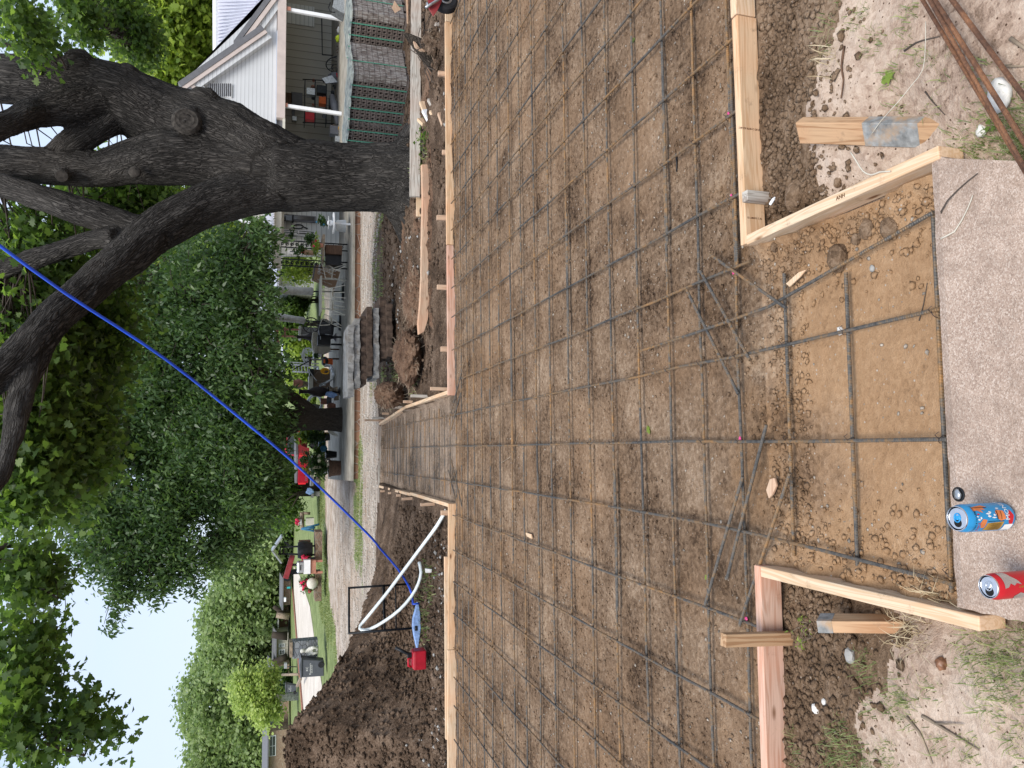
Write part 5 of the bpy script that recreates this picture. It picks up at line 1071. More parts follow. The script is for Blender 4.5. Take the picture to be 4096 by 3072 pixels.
for k, (ya, yb) in enumerate([(582, 655), (786, 858)]):
    o = thing('scroll_post', ['wrought iron scroll post nearer the house door', 'wrought iron scroll post farther from the house door'][k], 'post', tuple(Vector((W_('B', 900, (ya + yb) / 2, 22.95).x, 22.95, PZ))), 'wrought iron porch posts'); b = MB()
    for y_ in (ya, yb): a = W_('B', 600, y_, 22.95); rod('side_bar', 'metal_black', o, [a, Vector((a.x, 22.95, PZ))], .022, 4)
    x1_, x2_ = W_('B', 600, ya, 22.95).x, W_('B', 600, yb, 22.95).x; zt = W_('B', 605, ya, 22.95).z; nn_ = 13
    for j in range(nn_):
        z_ = PZ + .1 + (zt - PZ - .1) * (j + .5) / nn_; cx_ = (x1_ + x2_) / 2; rr = abs(x1_ - x2_) * .45; sgn = 1 if j % 2 else -1
        sp_ = [Vector((cx_ + sgn * rr * .55 * math.cos(a) * (1 - a / 14), 22.95, z_ + rr * .7 * math.sin(a) * (1 - a / 14))) for a in [k_ * .6 for k_ in range(17)]]; b.tube(sp_, .012, 4)
        b.tube([Vector((x1_, 22.95, z_ - rr * .7)), Vector((cx_, 22.95, z_)), Vector((x2_, 22.95, z_ + rr * .7))], .010, 4)
    b.build('scrollwork', 'metal_black', o)
# wall decorations
o = thing('wall_lantern', 'black box lantern hanging on the porch wall', 'lantern', tuple(W_('B', 720, 335, WY - .25))); rect('cap', 'metal_black', o, 'B', 655, 318, 672, 355, WY - .32, .18); rect('glass_body', 'glass', o, 'B', 675, 308, 740, 365, WY - .33, .2); rect('base', 'metal_black', o, 'B', 742, 300, 760, 375, WY - .35, .24)
b = MB(); b.tube([W_('B', 755 + 55 * (1 - math.cos(a)), 432 + 22 * math.sin(a), WY - .03) for a in [k * .4 for k in range(17)]], .02, 5); b.tube([W_('B', 860, 432, WY - .03), W_('B', 915, 455, WY - .03)], .02, 5); tag(b.build('wall_ornament', 'metal_black'), 'dark oval iron ornament on the cream wall between door and window', 'ornament')
def plant(name, label, f, cx_, cy_, dep, pot, fol, potmt='terracotta', leafmt='mulberry_leaf', flowers=None, n=40, seed=0, cat='potted plant', lsz=(.06, .12)):
    """pot = (x0, x1, r_top, r_bottom), fol = (x, y, rx, ry) in frame pixels"""
    base = W_(f, pot[1], cy_, dep); o = thing(name, label, cat, tuple(base)); s = sc_at(f, dep)
    lath('pot', potmt, o, f, cy_, [(pot[0], pot[2] * .85), (pot[0], pot[2]), (pot[0] + (pot[1] - pot[0]) * .15, pot[2]), (pot[0] + (pot[1] - pot[0]) * .16, pot[2] * .93), (pot[1], pot[3]), (pot[1], 0)], dep)
    c = np.array(W_(f, fol[0], fol[1], dep)); r_ = np.random.default_rng(seed); pts = c + r_.normal(size=(n, 3)) * np.array([fol[3] * s * .5, fol[3] * s * .4, fol[2] * s * .5])
    leaves('leaves', pts, 9, fol[3] * s * .18, lsz, OVATE, leafmt, o, seed, droop=.1)
    if flowers:
        for k in range(flowers[1]):
            p = c + r_.normal(size=3) * np.array([fol[3] * s * .45, fol[3] * s * .4, fol[2] * s * .45]); MB().blob(p, (flowers[2],) * 3, k, .25).build('flower', flowers[0], o)
    return o
plant('hanging_plant', 'hanging basket plant in front of the porch window', 'B', 0, 525, 25.2, (760, 800, 26, 20), (735, 525, 45, 45), 'galv', seed=1, n=16)
plant('potted_plant', 'green plant with a red flower in a brown box beside the scroll post', 'B', 0, 715, 22.3, (875, 985, 30, 30), (850, 690, 70, 60), 'cardboard', flowers=('flower_red', 4, .05), seed=2, n=26)
plant('potted_plant', 'plant with pink flowers on the stone table', 'B', 0, 640, 22.2, (1045, 1085, 30, 22), (1010, 650, 40, 70), flowers=('flower_red', 5, .04), leafmt='bright_leaf', seed=3, n=22)
plant('potted_plant', 'purple flowered plant on the glass table near the trunk', 'B', 0, 390, 22.2, (1090, 1130, 30, 22), (1070, 380, 50, 50), 'dark_plastic', flowers=('blue_metal', 6, .03), seed=4, n=22)
plant('potted_plant', 'large bushy plant beside the dark side board of the porch', 'B', 0, 610, 22.8, (960, 1010, 30, 22), (930, 560, 60, 60), seed=5, n=26)
o = thing('stone_table', 'garden table with a stone slab top on a dark box base', 'table', tuple(Vector((W_('B', 1290, 720, 22.3).x, 22.3, PZ)))); panel('table_top', 'ash_wood', o, 'B', [(1080, 515), (1080, 640), (1075, 800), (1095, 805), (1108, 520)], 22.2, .7); rect('base', 'dark_wood', o, 'B', 1112, 630, 1295, 740, 22.4, .4); rect('base_panel', 'metal_black', o, 'B', 1115, 742, 1290, 860, 22.5, .4)
o = thing('glass_table', 'white wire cafe table with a glass top beside the trunk', 'table', tuple(Vector((W_('B', 1330, 400, 22.1).x, 22.1, PZ)))); a = W_('B', 1205, 280, 22.1); e = W_('B', 1205, 510, 22.1); MB().lathe([(0, 0), ((a - e).length / 2, 0), ((a - e).length / 2, .03), (0, .03)], 22, (a + e) / 2).build('table_top', 'white_paint', o); c = (a + e) / 2; MB().lathe([(.03, 0), (.03, .6), (.2, .62)], 10, (c.x, c.y, PZ)).build('pedestal', 'white_paint', o)
lath('ring_base', 'white_cloth', o, 'B', 420, [(1215, 8), (1230, 60), (1335, 70), (1338, 0)], 22.5)
o = thing('white_urn', 'rounded white urn on the glass table', 'urn', tuple(W_('B', 1200, 395, 22.1))); lath('body', 'white_paint', o, 'B', 390, [(1130, 12), (1140, 28), (1165, 34), (1190, 26), (1200, 14), (1201, 0)], 22.05); rect('slot', 'metal_black', o, 'B', 1150, 378, 1156, 400, 21.8, .02)
def wire_chair(f, pts_back, seat, legs, dep, label, mt_='cream', r=.013, slats=6, name='patio_chair', group='pale metal patio chairs'):
    base = W_(f, legs[0][1][0], legs[0][1][1], dep); o = thing(name, label, 'chair', tuple(base), group); b = MB(); P_ = [W_(f, *p, dep) for p in pts_back]; b.tube(P_, r, 5)
    for k in range(slats): t_ = (k + 1) / (slats + 1); b.tube([P_[0].lerp(P_[-1], t_), P_[1].lerp(P_[2], t_) if len(P_) > 3 else P_[1]], r * .4, 4)
    b.build('backrest', mt_, o); S = [W_(f, *p, dep - .15 * (k % 2)) for k, p in enumerate(seat)]; b = MB().tube(S + [S[0]], r, 5); b.prism(S, (0, .02, .008)); b.build('seat', mt_, o)
    for a, e in legs: pe = W_(f, *e, dep - .1); rod('leg', mt_, o, [W_(f, *a, dep), pe], r * .9, 5)
    return o
wire_chair('B', [(1195, 890), (1055, 805), (1090, 900), (1110, 1000), (1190, 1005)], [(1195, 890), (1180, 1005), (1190, 960), (1200, 900)], [((1190, 895), (1330, 850)), ((1190, 1000), (1320, 1035)), ((1195, 930), (1330, 870))], 22.6, 'white metal chair with a pointed back in front of the cardboard box')
wire_chair('B', [(1190, 1110), (1080, 1120), (1060, 1190), (1180, 1215)], [(1180, 1110), (1185, 1210), (1195, 1200), (1190, 1115)], [((1185, 1110), (1330, 1080)), ((1185, 1210), (1335, 1222)), ((1185, 1160), (1325, 1160))], 22.4, 'curved back patio chair just beyond the cardboard box')
wire_chair('B', [(1185, 1250), (1075, 1235), (1060, 1330), (1185, 1360)], [(1180, 1240), (1180, 1350), (1195, 1360), (1195, 1250)], [((1185, 1245), (1320, 1270)), ((1185, 1355), (1330, 1410)), ((1190, 1300), (1325, 1320))], 22.7, 'patio chair at the far end of the long pale table')
wire_chair('C', [(1190, 70), (1100, 20), (1060, 110), (1030, 190), (1180, 180)], [(1180, 60), (1200, 160), (1215, 150), (1195, 60)], [((1190, 70), (1350, 200)), ((1200, 20), (1400, 40)), ((1190, 160), (1350, 230))], 23., 'patio chair drawn up beside the black cabinet grill')
o = thing('patio_table', 'long pale rimmed patio table among the metal chairs', 'table', tuple(Vector((W_('B', 1330, 1180, 23).x, 23.0, PZ)))); panel('table_top', 'cream', o, 'B', [(1055, 975), (1055, 1375), (1072, 1375), (1075, 975)], 22.9, .8)
for y_ in (1010, 1340): a = W_('B', 1070, y_, 23.1); rod('leg', 'cream', o, [a, Vector((a.x, 23.1, PZ))], .018)
# cardboard box
o = thing('cardboard_box', 'tall brown cardboard carton with chair drawings leaning by the post', 'box', tuple(W_('B', 1275, 1000, 23.4)))
bp = [W_('B', *p, 23.4) for p in [(990, 835), (1275, 935), (1215, 1115), (965, 1010)]]
MB().prism(bp, (0.02, .35, 0)).build('carton', 'cardboard', o); MB().prism([bp[0].lerp(bp[3], .0) + Vector((0, -.01, 0)), bp[0].lerp(bp[1], .06) + Vector((0, -.01, 0)), bp[3].lerp(bp[2], .06) + Vector((0, -.01, 0)), bp[3] + Vector((0, -.01, 0))], (0, .02, 0)).build('tape_edge', 'trim_grey', o)
nx_ = (bp[1] - bp[0]).normalized(); ax_ = (bp[3] - bp[0]).normalized()
text('box_print', 'CHAIR', .11, face_mtx(bp[0].lerp(bp[2], .25) + Vector((0, -.012, 0)), -ax_, (0, -1, 0)), 'white_paint', o)
text('box_print', 'Patio Folding Chairs', .055, face_mtx(bp[3].lerp(bp[2], .6).lerp(bp[0], .12) + Vector((0, -.012, 0)), -nx_ * -1, (0, -1, 0)), 'white_paint', o)
b = MB()
for k, c in enumerate([bp[0].lerp(bp[2], .42), bp[1].lerp(bp[3], .28)]):
    c = c + Vector((0, -.012, 0)); b.tube([c, c + nx_ * -.16, c + nx_ * -.16 - ax_ * .10, c - ax_ * .10], .007, 4); b.tube([c, c + nx_ * .10], .007, 4); b.tube([c - ax_ * .1, c - ax_ * .1 + nx_ * .1], .007, 4); b.tube([c + nx_ * -.1, c + nx_ * -.1 - ax_ * .1], .005, 4)
b.build('chair_drawing', 'white_paint', o)
for k, (f, a, e, x_end, r1, lab) in enumerate([('B', (505, 1130), (980, 1150), (1320, 1155), .13, 'closed umbrella wrapped in a white cover, nearer the cardboard box'), ('B', (500, 1420), (890, 1475), (1200, 1490), .12, 'closed umbrella wrapped in a white cover, nearer the black cabinet grill')]):
    dep = 24.2 + k; o = thing('wrapped_umbrella', lab, 'umbrella', tuple(Vector((W_(f, *x_end, dep).x, dep, PZ))), 'closed patio umbrellas'); A_, E_ = W_(f, *a, dep), W_(f, *e, dep); top = A_ + (A_ - E_) * .12
    MB().tube([top, A_, A_.lerp(E_, .3), A_.lerp(E_, .7), E_.lerp(A_, .03), E_], [.03, r1 * .75, r1 * 1.05, r1 * .9, r1 * .95, .05], 11).build('cover', 'white_cloth', o, smooth=True); g_ = Vector((W_(f, *x_end, dep).x, dep, PZ)); rod('pole', 'metal_black', o, [E_, g_ + Vector((0, 0, .1))], .022); MB().lathe([(0, 0), (.28, 0), (.25, .07), (.05, .1), (0, .1)], 16, g_).build('stand', 'metal_black', o)
# black cabinet grill, covered grill
o = thing('black_grill', 'black boxy cabinet grill with louvred side on the patio', 'grill', tuple(Vector((W_('C', 1230, 280, 24.6).x, 24.6, PZ))))
c0 = [(1240, 100), (1010, 130), (1020, 330), (1215, 330)]; panel('hood', 'metal_black', o, 'C', [(1050, 90), (1130, 95), (1245, 170), (1230, 325), (1025, 325), (1015, 240)], 24.5, .35); rect('cabinet', 'metal_black', o, 'C', 1000, 332, 1190, 480, 24.7, .4); b = MB()
for k in range(9): b.tube([W_('C', 1040, 140 + 20 * k, 24.46), W_('C', 1200, 170 + 17 * k, 24.46)], .01, 4)
b.build('ribs', 'trim_grey', o); rod('door_handle', 'galv', o, [W_('C', 1040, 345, 24.6), W_('C', 1040, 400, 24.6)], .015); rod('trim', 'galv', o, [W_('C', 1110, 322, 24.4), W_('C', 1200, 328, 24.4)], .012)
for y_ in (360, 470, 200): a = W_('C', 1195, y_, 24.8); rod('leg', 'metal_black', o, [a, Vector((a.x, a.y, PZ))], .03)
o = thing('covered_grill', 'grill under a beige canvas cover beside the black cabinet grill', 'grill', tuple(Vector((W_('C', 1190, 540, 25.6).x, 25.6, PZ)))); b = MB(); s = sc_at('C', 25.6)
pr = [(930, 280), (915, 400), (925, 520), (955, 600), (1000, 640), (1190, 560), (1185, 480), (1000, 480), (1000, 300)]; b.prism([W_('C', *p, 25.5) for p in pr], (0, .5, 0)); b.build('cover', 'canvas', o)
b = MB()
for k in range(8): b.tube([W_('C', 930 + 5 * k, 300 + 38 * k, 25.47), W_('C', 990 + 3 * k, 320 + 36 * k, 25.46)], .015, 5)
b.build('folds', 'canvas', o, smooth=True)
def chiminea(label, f, cy_, prof, dep, mt_, base):
    o = thing('chiminea', label, 'chiminea', tuple(Vector((W_(f, prof[0][0], cy_, dep).x, dep, base))), 'clay chimineas'); lath('body', mt_, o, f, cy_, prof, dep, 22); g_ = W_(f, prof[-1][0], cy_, dep)
    MB().lathe([(.16, base), (.05, base + .1), (.16, g_.z + .02)], 14, (g_.x, dep, 0)).build('stand', mt_, o, smooth='auto'); return o
chiminea('brown chiminea behind the covered grill', 'C', 360, [(690, 30), (700, 24), (780, 22), (830, 30), (870, 52), (930, 60), (1000, 40), (1010, 0)], 27, 'cast_iron', PZ)
chiminea('black bottle shaped chiminea beside the grey lounge chair', 'C', 1165, [(722, 40), (735, 36), (760, 28), (850, 26), (890, 40), (940, 68), (1020, 78), (1090, 66), (1150, 40), (1152, 0)], 25.2, 'cast_iron', PZ)
# pagoda on a pillar
o = thing('garden_pagoda', 'rust red little pagoda on a grey pedestal with a wagon wheel', 'ornament', tuple(Vector((W_('C', 1000, 300, 27.6).x, 27.6, PZ)))); rect('pedestal', 'old_concrete', o, 'C', 760, 215, 1010, 330, 27.6, .4); rect('pedestal_cap', 'cream', o, 'C', 725, 195, 755, 385, 27.5, .6)
for y_ in (245, 345): rect('pillar', 'terracotta', o, 'C', 430, y_ - 14, 722, y_ + 14, 27.6, .15)
panel('roof', 'terracotta', o, 'C', [(395, 430), (385, 400), (380, 320), (370, 240), (405, 215), (430, 215), (420, 300), (415, 380), (440, 435)], 27.4, .5); rect('tie_beam', 'terracotta', o, 'C', 505, 215, 528, 360, 27.55, .2)
wo = thing('wagon_wheel', 'old iron wagon wheel leaning on the grey pedestal', 'wheel', tuple(W_('C', 1000, 190, 27.2))); b = MB(); c = W_('C', 900, 190, 27.2); rw = 112 * sc_at('C', 27.2); ringp = [c + Vector((math.cos(a) * rw, 0, math.sin(a) * rw)) for a in [2 * math.pi * k / 28 for k in range(29)]]; rod('rim', 'cast_iron', wo, ringp, .02)
for k in range(10): b.tube([c, ringp[int(k * 2.8)]], .012, 4)
b.build('spokes', 'cast_iron', wo)
# ladder
o = thing('step_ladder', 'white step ladder standing open beyond the patio', 'ladder', tuple(Vector((W_('C', 1020, 830, 29.5).x, 29.5, -.7)))); A0, A1, E0, E1 = W_('C', 600, 765, 29.5), W_('C', 620, 870, 29.5), W_('C', 1010, 800, 29.5), W_('C', 1000, 890, 29.5)
rod('side_rail', 'white_paint', o, [A0, E0], .035, 4); rod('side_rail', 'white_paint', o, [A1, E1], .035, 4); rod('rear_rail', 'white_paint', o, [A0 + Vector((.1, .2, 0)), E0 + Vector((.2, .8, -.05))], .025, 4)
for k in range(9): t_ = (k + .5) / 9; rod('rung', 'white_paint', o, [A0.lerp(E0, t_), A1.lerp(E1, t_)], .025, 4)
rect('paint_tray', 'white_paint', o, 'C', 1000, 800, 1020, 890, 29.4, .3)
# lounge chair with hose
o = thing('lounge_chair', 'grey tube framed sling lounge chair folded up in a V on the patio', 'chair', tuple(W_('C', 1245, 930, 24.4))); dl = 24.4
L0 = [W_('C', *p, dl) for p in [(1110, 770), (1200, 775), (1245, 920), (1210, 985), (1035, 1070)]]
for dd in (0, .45): rod('frame_rail', 'galv', o, [p + Vector((0, dd, 0)) for p in L0], .028, 8)
b = MB()
for a, e, k in [(L0[0], L0[1], 2), (L0[1], L0[2], 3), (L0[3], L0[4], 4)]:
    for j in range(k): p = a.lerp(e, (j + .15) / k); q_ = a.lerp(e, (j + .85) / k); b.prism([p, q_, q_ + Vector((0, .45, 0)), p + Vector((0, .45, 0))], (0, 0, .02))
b.build('sling', 'galv', o); rod('arm', 'galv', o, [W_('C', 985, 1010, dl), W_('C', 860, 850, dl)], .02); rod('leg', 'galv', o, [W_('C', 1060, 1060, dl), W_('C', 1120, 1065, dl)], .03)
b = MB()
for k in range(5): rr = (52 - 4 * k) * sc_at('C', 24.2); c = W_('C', 1105 + 6 * k, 862 + 4 * k, 24.25 + .05 * k); b.tube([c + Vector((math.cos(a) * rr * .8, 0, math.sin(a) * rr * 1.1)) for a in [2 * math.pi * j / 20 for j in range(21)]], .014, 5)
tag(b.build('hose', 'yellow', smooth=True), 'coiled yellow hose hanging on the lounge chair', 'hose')
o = thing('leaf_blower', 'orange and black blower standing beside the lounge chair', 'blower', tuple(W_('C', 1225, 720, 25.0))); rect('tank', 'orange', o, 'C', 1148, 682, 1222, 770, 25, .3); MB().blob(W_('C', 1110, 725, 25.1), (.16, .16, .12), 3, .12, 2).build('motor', 'dark_plastic', o, smooth=True); rect('cover', 'orange', o, 'C', 1085, 690, 1110, 745, 24.92, .05)
# white lace chair, stand with plants
o = thing('lace_chair', 'white lacy iron chair behind the covered grill', 'chair', tuple(W_('C', 1010, 640, 27.0))); b = MB(); c = W_('C', 860, 640, 27); s = sc_at('C', 27); rr_ = random.Random(2)
for j in range(60): a = rr_.uniform(-2.2, 2.2); r_1 = rr_.uniform(55, 105) * s; p = c + Vector((math.sin(a) * r_1, 0, math.cos(a) * r_1 * .75)); b.tube([p, p + Vector((rr_.uniform(-.1, .1), 0, rr_.uniform(-.1, .1))), p + Vector((rr_.uniform(-.12, .12), 0, rr_.uniform(-.12, .12)))], .011, 4)
b.tube([c + Vector((math.sin(a) * 112 * s, 0, math.cos(a) * 82 * s)) for a in [-2.3 + k * .23 for k in range(21)]], .02, 5); b.build('backrest', 'white_paint', o); rect('seat', 'white_paint', o, 'C', 935, 560, 950, 700, 26.8, .4)
for y_ in (570, 690): a = W_('C', 945, y_, 26.9); rod('leg', 'white_paint', o, [a, Vector((a.x, a.y, PZ))], .018)
o = thing('plant_stand', 'dark wooden stand holding a spiky plant in a white pot', 'stand', tuple(Vector((W_('C', 1100, 650, 25.6).x, 25.6, PZ)))); rect('top', 'ash_wood', o, 'C', 1055, 520, 1080, 690, 25.6, .4); rect('rail', 'dark_wood', o, 'C', 875, 655, 900, 790, 26, .08); rect('rail', 'dark_wood', o, 'C', 900, 690, 1050, 705, 26, .08)
for y_ in (540, 680): a = W_('C', 1080, y_, 25.7); rod('leg', 'dark_wood', o, [a, Vector((a.x, a.y, PZ))], .025)
plant('potted_plant', 'spiky plant in a round white pot on the dark stand', 'C', 0, 635, 25.5, (1005, 1055, 30, 18), (975, 635, 35, 30), 'white_paint', seed=12, n=14)
tag(MB().tube([W_('C', 640, 840, 25), W_('C', 900, 700, 25.3)], .02, 5).build('walking_stick', 'metal_black'), 'dark stick leaning between the ladder and the plant stand', 'stick')
o = thing('weather_vane', 'small black metal vane ornament in front of the lace chair', 'ornament', tuple(W_('C', 880, 660, 25.9))); rod('spindle', 'metal_black', o, [W_('C', 805, 660, 25.9), W_('C', 900, 665, 25.9)], .015); MB().prism([W_('C', 810, 640, 25.88), W_('C', 850, 660, 25.88), W_('C', 810, 685, 25.88)], (0, .03, 0)).build('arrow', 'metal_black', o); rod('cross_arm', 'metal_black', o, [W_('C', 855, 625, 25.9), W_('C', 855, 695, 25.9)], .012)
# stone planter with urn
tag(rect('stone_planter', 'brown_stone', None, 'C', 940, 840, 1180, 1130, 27.5, .8), 'brown field stone planter wall behind the lounge chair', 'planter')
tag(rect('planter_cap', 'cream', None, 'C', 870, 930, 930, 1130, 27.3, .8), 'pale cap stone on the stone planter wall', 'cap stone')
tag(rect('black_crate', 'metal_black', None, 'C', 880, 830, 938, 930, 27.2, .5), 'dark crate on the stone planter under the ladder', 'crate')
o = thing('hanging_urn', 'pink clay urn held up by forked branches', 'urn', tuple(W_('C', 870, 1040, 28))); lath('urn', 'terracotta', o, 'C', 1040, [(640, 50), (655, 52), (660, 44), (700, 56), (740, 52), (780, 34), (782, 0)], 28); rod('branch', 'ash_wood', o, [W_('C', 690, 985, 28), W_('C', 790, 1030, 28), W_('C', 868, 1055, 28)], .05); rod('branch', 'ash_wood', o, [W_('C', 690, 1110, 28), W_('C', 800, 1080, 28), W_('C', 868, 1070, 28)], .045)
for k, (f, cy_, pr, dep, mt_, nm, lab, cat) in enumerate([('C', 1310, [(1040, 45), (1130, 45), (1132, 0)], 25.4, 'terracotta', 'clay_pot', 'square topped clay pot beside the dark tree trunk', 'pot'), ('C', 1300, [(1132, 55), (1200, 50), (1202, 0)], 25.3, 'trim_grey', 'grey_pot', 'grey pot under the clay pot beside the dark trunk', 'pot'), ('C', 1380, [(1135, 18), (1160, 40), (1220, 48), (1262, 30), (1264, 0)], 25.2, 'terracotta', 'clay_jar', 'round clay jar at the foot of the dark trunk', 'jar'), ('C', 1245, [(1240, 52), (1305, 50), (1308, 0)], 24.9, 'ash_wood', 'wooden_bucket', 'pale wooden bucket near the patio edge by the trunk', 'bucket'), ('C', 1130, [(1170, 40), (1180, 50), (1225, 20), (1290, 40), (1292, 0)], 24.8, 'ash_wood', 'bird_bath', 'little stone bird bath under the black chiminea', 'bird bath')]):
    tag(lath(nm, mt_, None, f, cy_, pr, dep), lab, cat)
tag(MB().blob(W_('C', 1195, 1210, 24.7), (.10, .08, .2), 9, .35, 2).build('blue_rag', 'blade_blue'), 'crumpled blue rag beside the black chiminea', 'rag')
c = W_('C', 955, 1350, 26.5); tag(MB().tube([c + Vector((math.cos(a) * .3, math.sin(a) * .2, math.sin(a) * .22)) for a in [k * .35 for k in range(19)]], .05, 8).build('white_hose', 'white_pipe', smooth=True), 'coil of white hose behind the fork of the dark tree', 'hose')
# outbuildings beyond the yard
def outb(label, f, x0, y0, x1, y1, dep, wallmt, roofmt, wins, roofh=60, group='buildings beyond the yard', d=6.):
    a, e = W_(f, x0, y0, dep), W_(f, x1, y1, dep); o = thing('outbuilding', label, 'building', ((a.x + e.x) / 2, dep, e.z), group); rect('wall', wallmt, o, f, x0, y0, x1, y1, dep, d)
    s = sc_at(f, dep); xl, xr_2 = min(a.x, e.x) - .4, max(a.x, e.x) + .4; zt = max(a.z, e.z); MB().prism([(xl, dep - .5, zt - .05), (xr_2, dep - .5, zt - .05), (xr_2, dep + d * .5, zt + roofh * s), (xl, dep + d * .5, zt + roofh * s)], (0, 0, .12)).build('roof', roofmt, o)
    for wv in wins: pane(o, f, *wv, dep, fw=.07, cross=True)
    return o
outb('white garage with a dark window seen past the scroll posts', 'B', 590, 870, 985, 1110, 40, 'porch_siding', 'roof_metal', [(600, 885, 770, 1000)])
outb('white shed with a shaded porch beyond the wrapped umbrella', 'B', 545, 1175, 760, 1345, 52, 'white_siding', 'roof_metal', [(565, 1185, 730, 1250)])
outb('pale blue white shed beyond the lace chair', 'C', 560, 420, 860, 640, 55, 'porch_siding', 'roof_metal', [])
outb('grey house with a dark door beyond the white ladder', 'C', 500, 690, 900, 990, 58, 'vertical_panel', 'trim_grey', [(520, 700, 640, 760)])
outb('cream brick house with a wide white window at the photo edge', 'L', 125, 1410, 262, 1720, 88, 'far_brick', 'trim_grey', [(130, 1440, 176, 1575)], 30)
outb('shaded ranch house behind the pale young tree', 'L', 160, 960, 262, 1405, 90, 'far_brick', 'trim_grey', [(165, 1230, 215, 1290), (165, 1315, 200, 1360), (180, 970, 215, 1020)], 30)
outb('low grey porch house with posts behind the stone pillar', 'Q', 140, 190, 395, 1140, 92, 'vertical_panel', 'trim_grey', [(160, 940, 270, 1080), (200, 550, 330, 640), (200, 420, 330, 480)], 60)
outb('dark timber house with white gable behind the far trees', 'L', 195, 560, 262, 770, 95, 'dark_wood', 'white_paint', [], 30)
outb('low stone building with a turquoise door beyond the pale street', 'L', 225, 380, 275, 545, 84, 'brown_stone', 'trim_grey', [], 12)
tag(rect('mailbox_post_box', 'white_paint', None, 'L', 232, 500, 246, 524, 64, .5), 'white mailbox on a post across the pale street', 'mailbox')
tag(rect('turquoise_board', 'teal', None, 'P', 375, 1480, 450, 1515, 83.5, .1), 'turquoise board on the low stone building', 'board')

# ------------------------------------------------------------------ strapped brick packs
def brick_pack(label, corner, ang, rows, nf, ns, dep_, base, group='strapped packs of bricks', wrapped=True):
    """corner: ground position of the nearest vertical edge; front face runs to the right, holed face to the left-back"""
    o = thing('brick_pack', label, 'bricks', (corner[0], corner[1], base), group)
    c = Vector((corner[0], corner[1], base + .10)); f = Vector((math.cos(ang), math.sin(ang), 0)); s_ = Vector((-math.sin(ang) , math.cos(ang), 0)); rr_ = random.Random(int(corner[0] * 77))
    rh = .086; H = rows * rh; side = MB(); bed = MB()
    for r in range(rows):
        for k in range(nf):                                    # brick ends and sides with rough faces
            w1 = .118; p = c + f * (k * w1 + w1 / 2) + Vector((0, 0, r * rh + rh / 2)) + s_ * (.06 + rr_.uniform(-.006, .006))
            side.box(p, (w1 - .006, .12, rh - .006), Matrix((f, s_, Vector((0, 0, 1)))).transposed() @ Matrix.Rotation(rr_.uniform(-.02, .02), 3, 'Z'))
        for k in range(ns):                                    # bed faces with cored holes
            w2 = .205; org = c + s_ * (.125 + k * w2) + Vector((0, 0, r * rh)) + f * rr_.uniform(.0, .012)
            for h in range(3):
                x0 = h * w2 / 3 + (.003 if h == 0 else 0); x1 = (h + 1) * w2 / 3 - (.003 if h == 2 else 0); z0, z1 = .004, rh - .004; xm, zm = (x0 + x1) / 2, (z0 + z1) / 2
                outr = [(x0, z0), (xm, z0), (x1, z0), (x1, zm), (x1, z1), (xm, z1), (x0, z1), (x0, zm)]; inr = [(xm + .021 * math.cos(a), zm + .027 * math.sin(a)) for a in [R(225 + 45 * q_) for q_ in range(8)]]
                P_ = lambda x, z, dd=0.: org + s_ * x + Vector((0, 0, z)) + f * dd
                vs = [P_(*q_) for q_ in outr] + [P_(*q_) for q_ in inr] + [P_(*q_, .05) for q_ in inr]
                bed.add(vs, [(i, (i + 1) % 8, 8 + (i + 1) % 8, 8 + i) for i in range(8)] + [(8 + i, 8 + (i + 1) % 8, 16 + (i + 1) % 8, 16 + i) for i in range(8)] + [tuple(range(16, 24))])
    D_ = ns * .205; Wf = nf * .118
    side.build('brick_side_faces', 'brick_side', o); bed.build('cored_brick_faces', 'brick_bed', o)
    core = MB(); core.box(c + f * (Wf / 2 + .03) + s_ * (D_ / 2 + .14) + Vector((0, 0, H / 2)), (Wf - .08, D_ - .04, H - .01), Matrix((f, s_, Vector((0, 0, 1)))).transposed()); core.build('inner_bricks', 'brick_bed', o)
    top = MB(); n = 9
    vs = []
    for i in range(n + 1):
        for j in range(n + 1): vs.append(c + f * (Wf * (i / n * 1.04 - .02)) + s_ * (D_ + .12) * (j / n * 1.04 - .02) + Vector((0, 0, H + .012 + rr_.uniform(0, .02) - (.03 if i in (0, n) or j in (0, n) else 0))))
    top.add(vs, [(i * (n + 1) + j, (i + 1) * (n + 1) + j, (i + 1) * (n + 1) + j + 1, i * (n + 1) + j + 1) for i in range(n) for j in range(n)]); top.build('plastic_cover', 'wrap', o)
    def strapp(a, up_):
        b_ = MB(); 
        b_.box(a + Vector((0, 0, H / 2)), (.02 if not up_ else .006, .006 if not up_ else .02, H + .03), Matrix((f, s_, Vector((0, 0, 1)))).transposed()); b_.build('strap', 'strap_green', o)
    for k in (.38,): strapp(c + f * (Wf * k) - s_ * .012, False)
    for k in (.1, .35, .6, .85): strapp(c + s_ * (.12 + D_ * k) - f * .008, True)
    pl = MB(); Mx = Matrix((f, s_, Vector((0, 0, 1)))).transposed()
    for k in range(4): pl.box(c + f * Wf * (.1 + .26 * k) + s_ * (D_ / 2 + .06) + Vector((0, 0, -.06)), (.19, D_ + .1, .11), Mx)
    pl.build('base_bricks', 'brick_bed', o)
    return o
cA = W_('A', 1900, 648, 11.8); zA = cA.z - .02
cB = W_('A', 1880, 1010, 12.5); cC = W_('A', 1915, 158, 12.1)
brick_pack('pack of bricks in the middle, with four green straps down its holed side', (cA.x, cA.y), R(34), 10, 8, 4, 0, zA - .02)
brick_pack('pack of bricks half hidden behind the big tree trunk', (cB.x, cB.y), R(34), 10, 8, 4, 0, zA - .03)
brick_pack('pack of bricks cut off by the photo edge, with a torn cardboard scrap', (cC.x, cC.y), R(34), 10, 9, 4, 0, zA - .03)
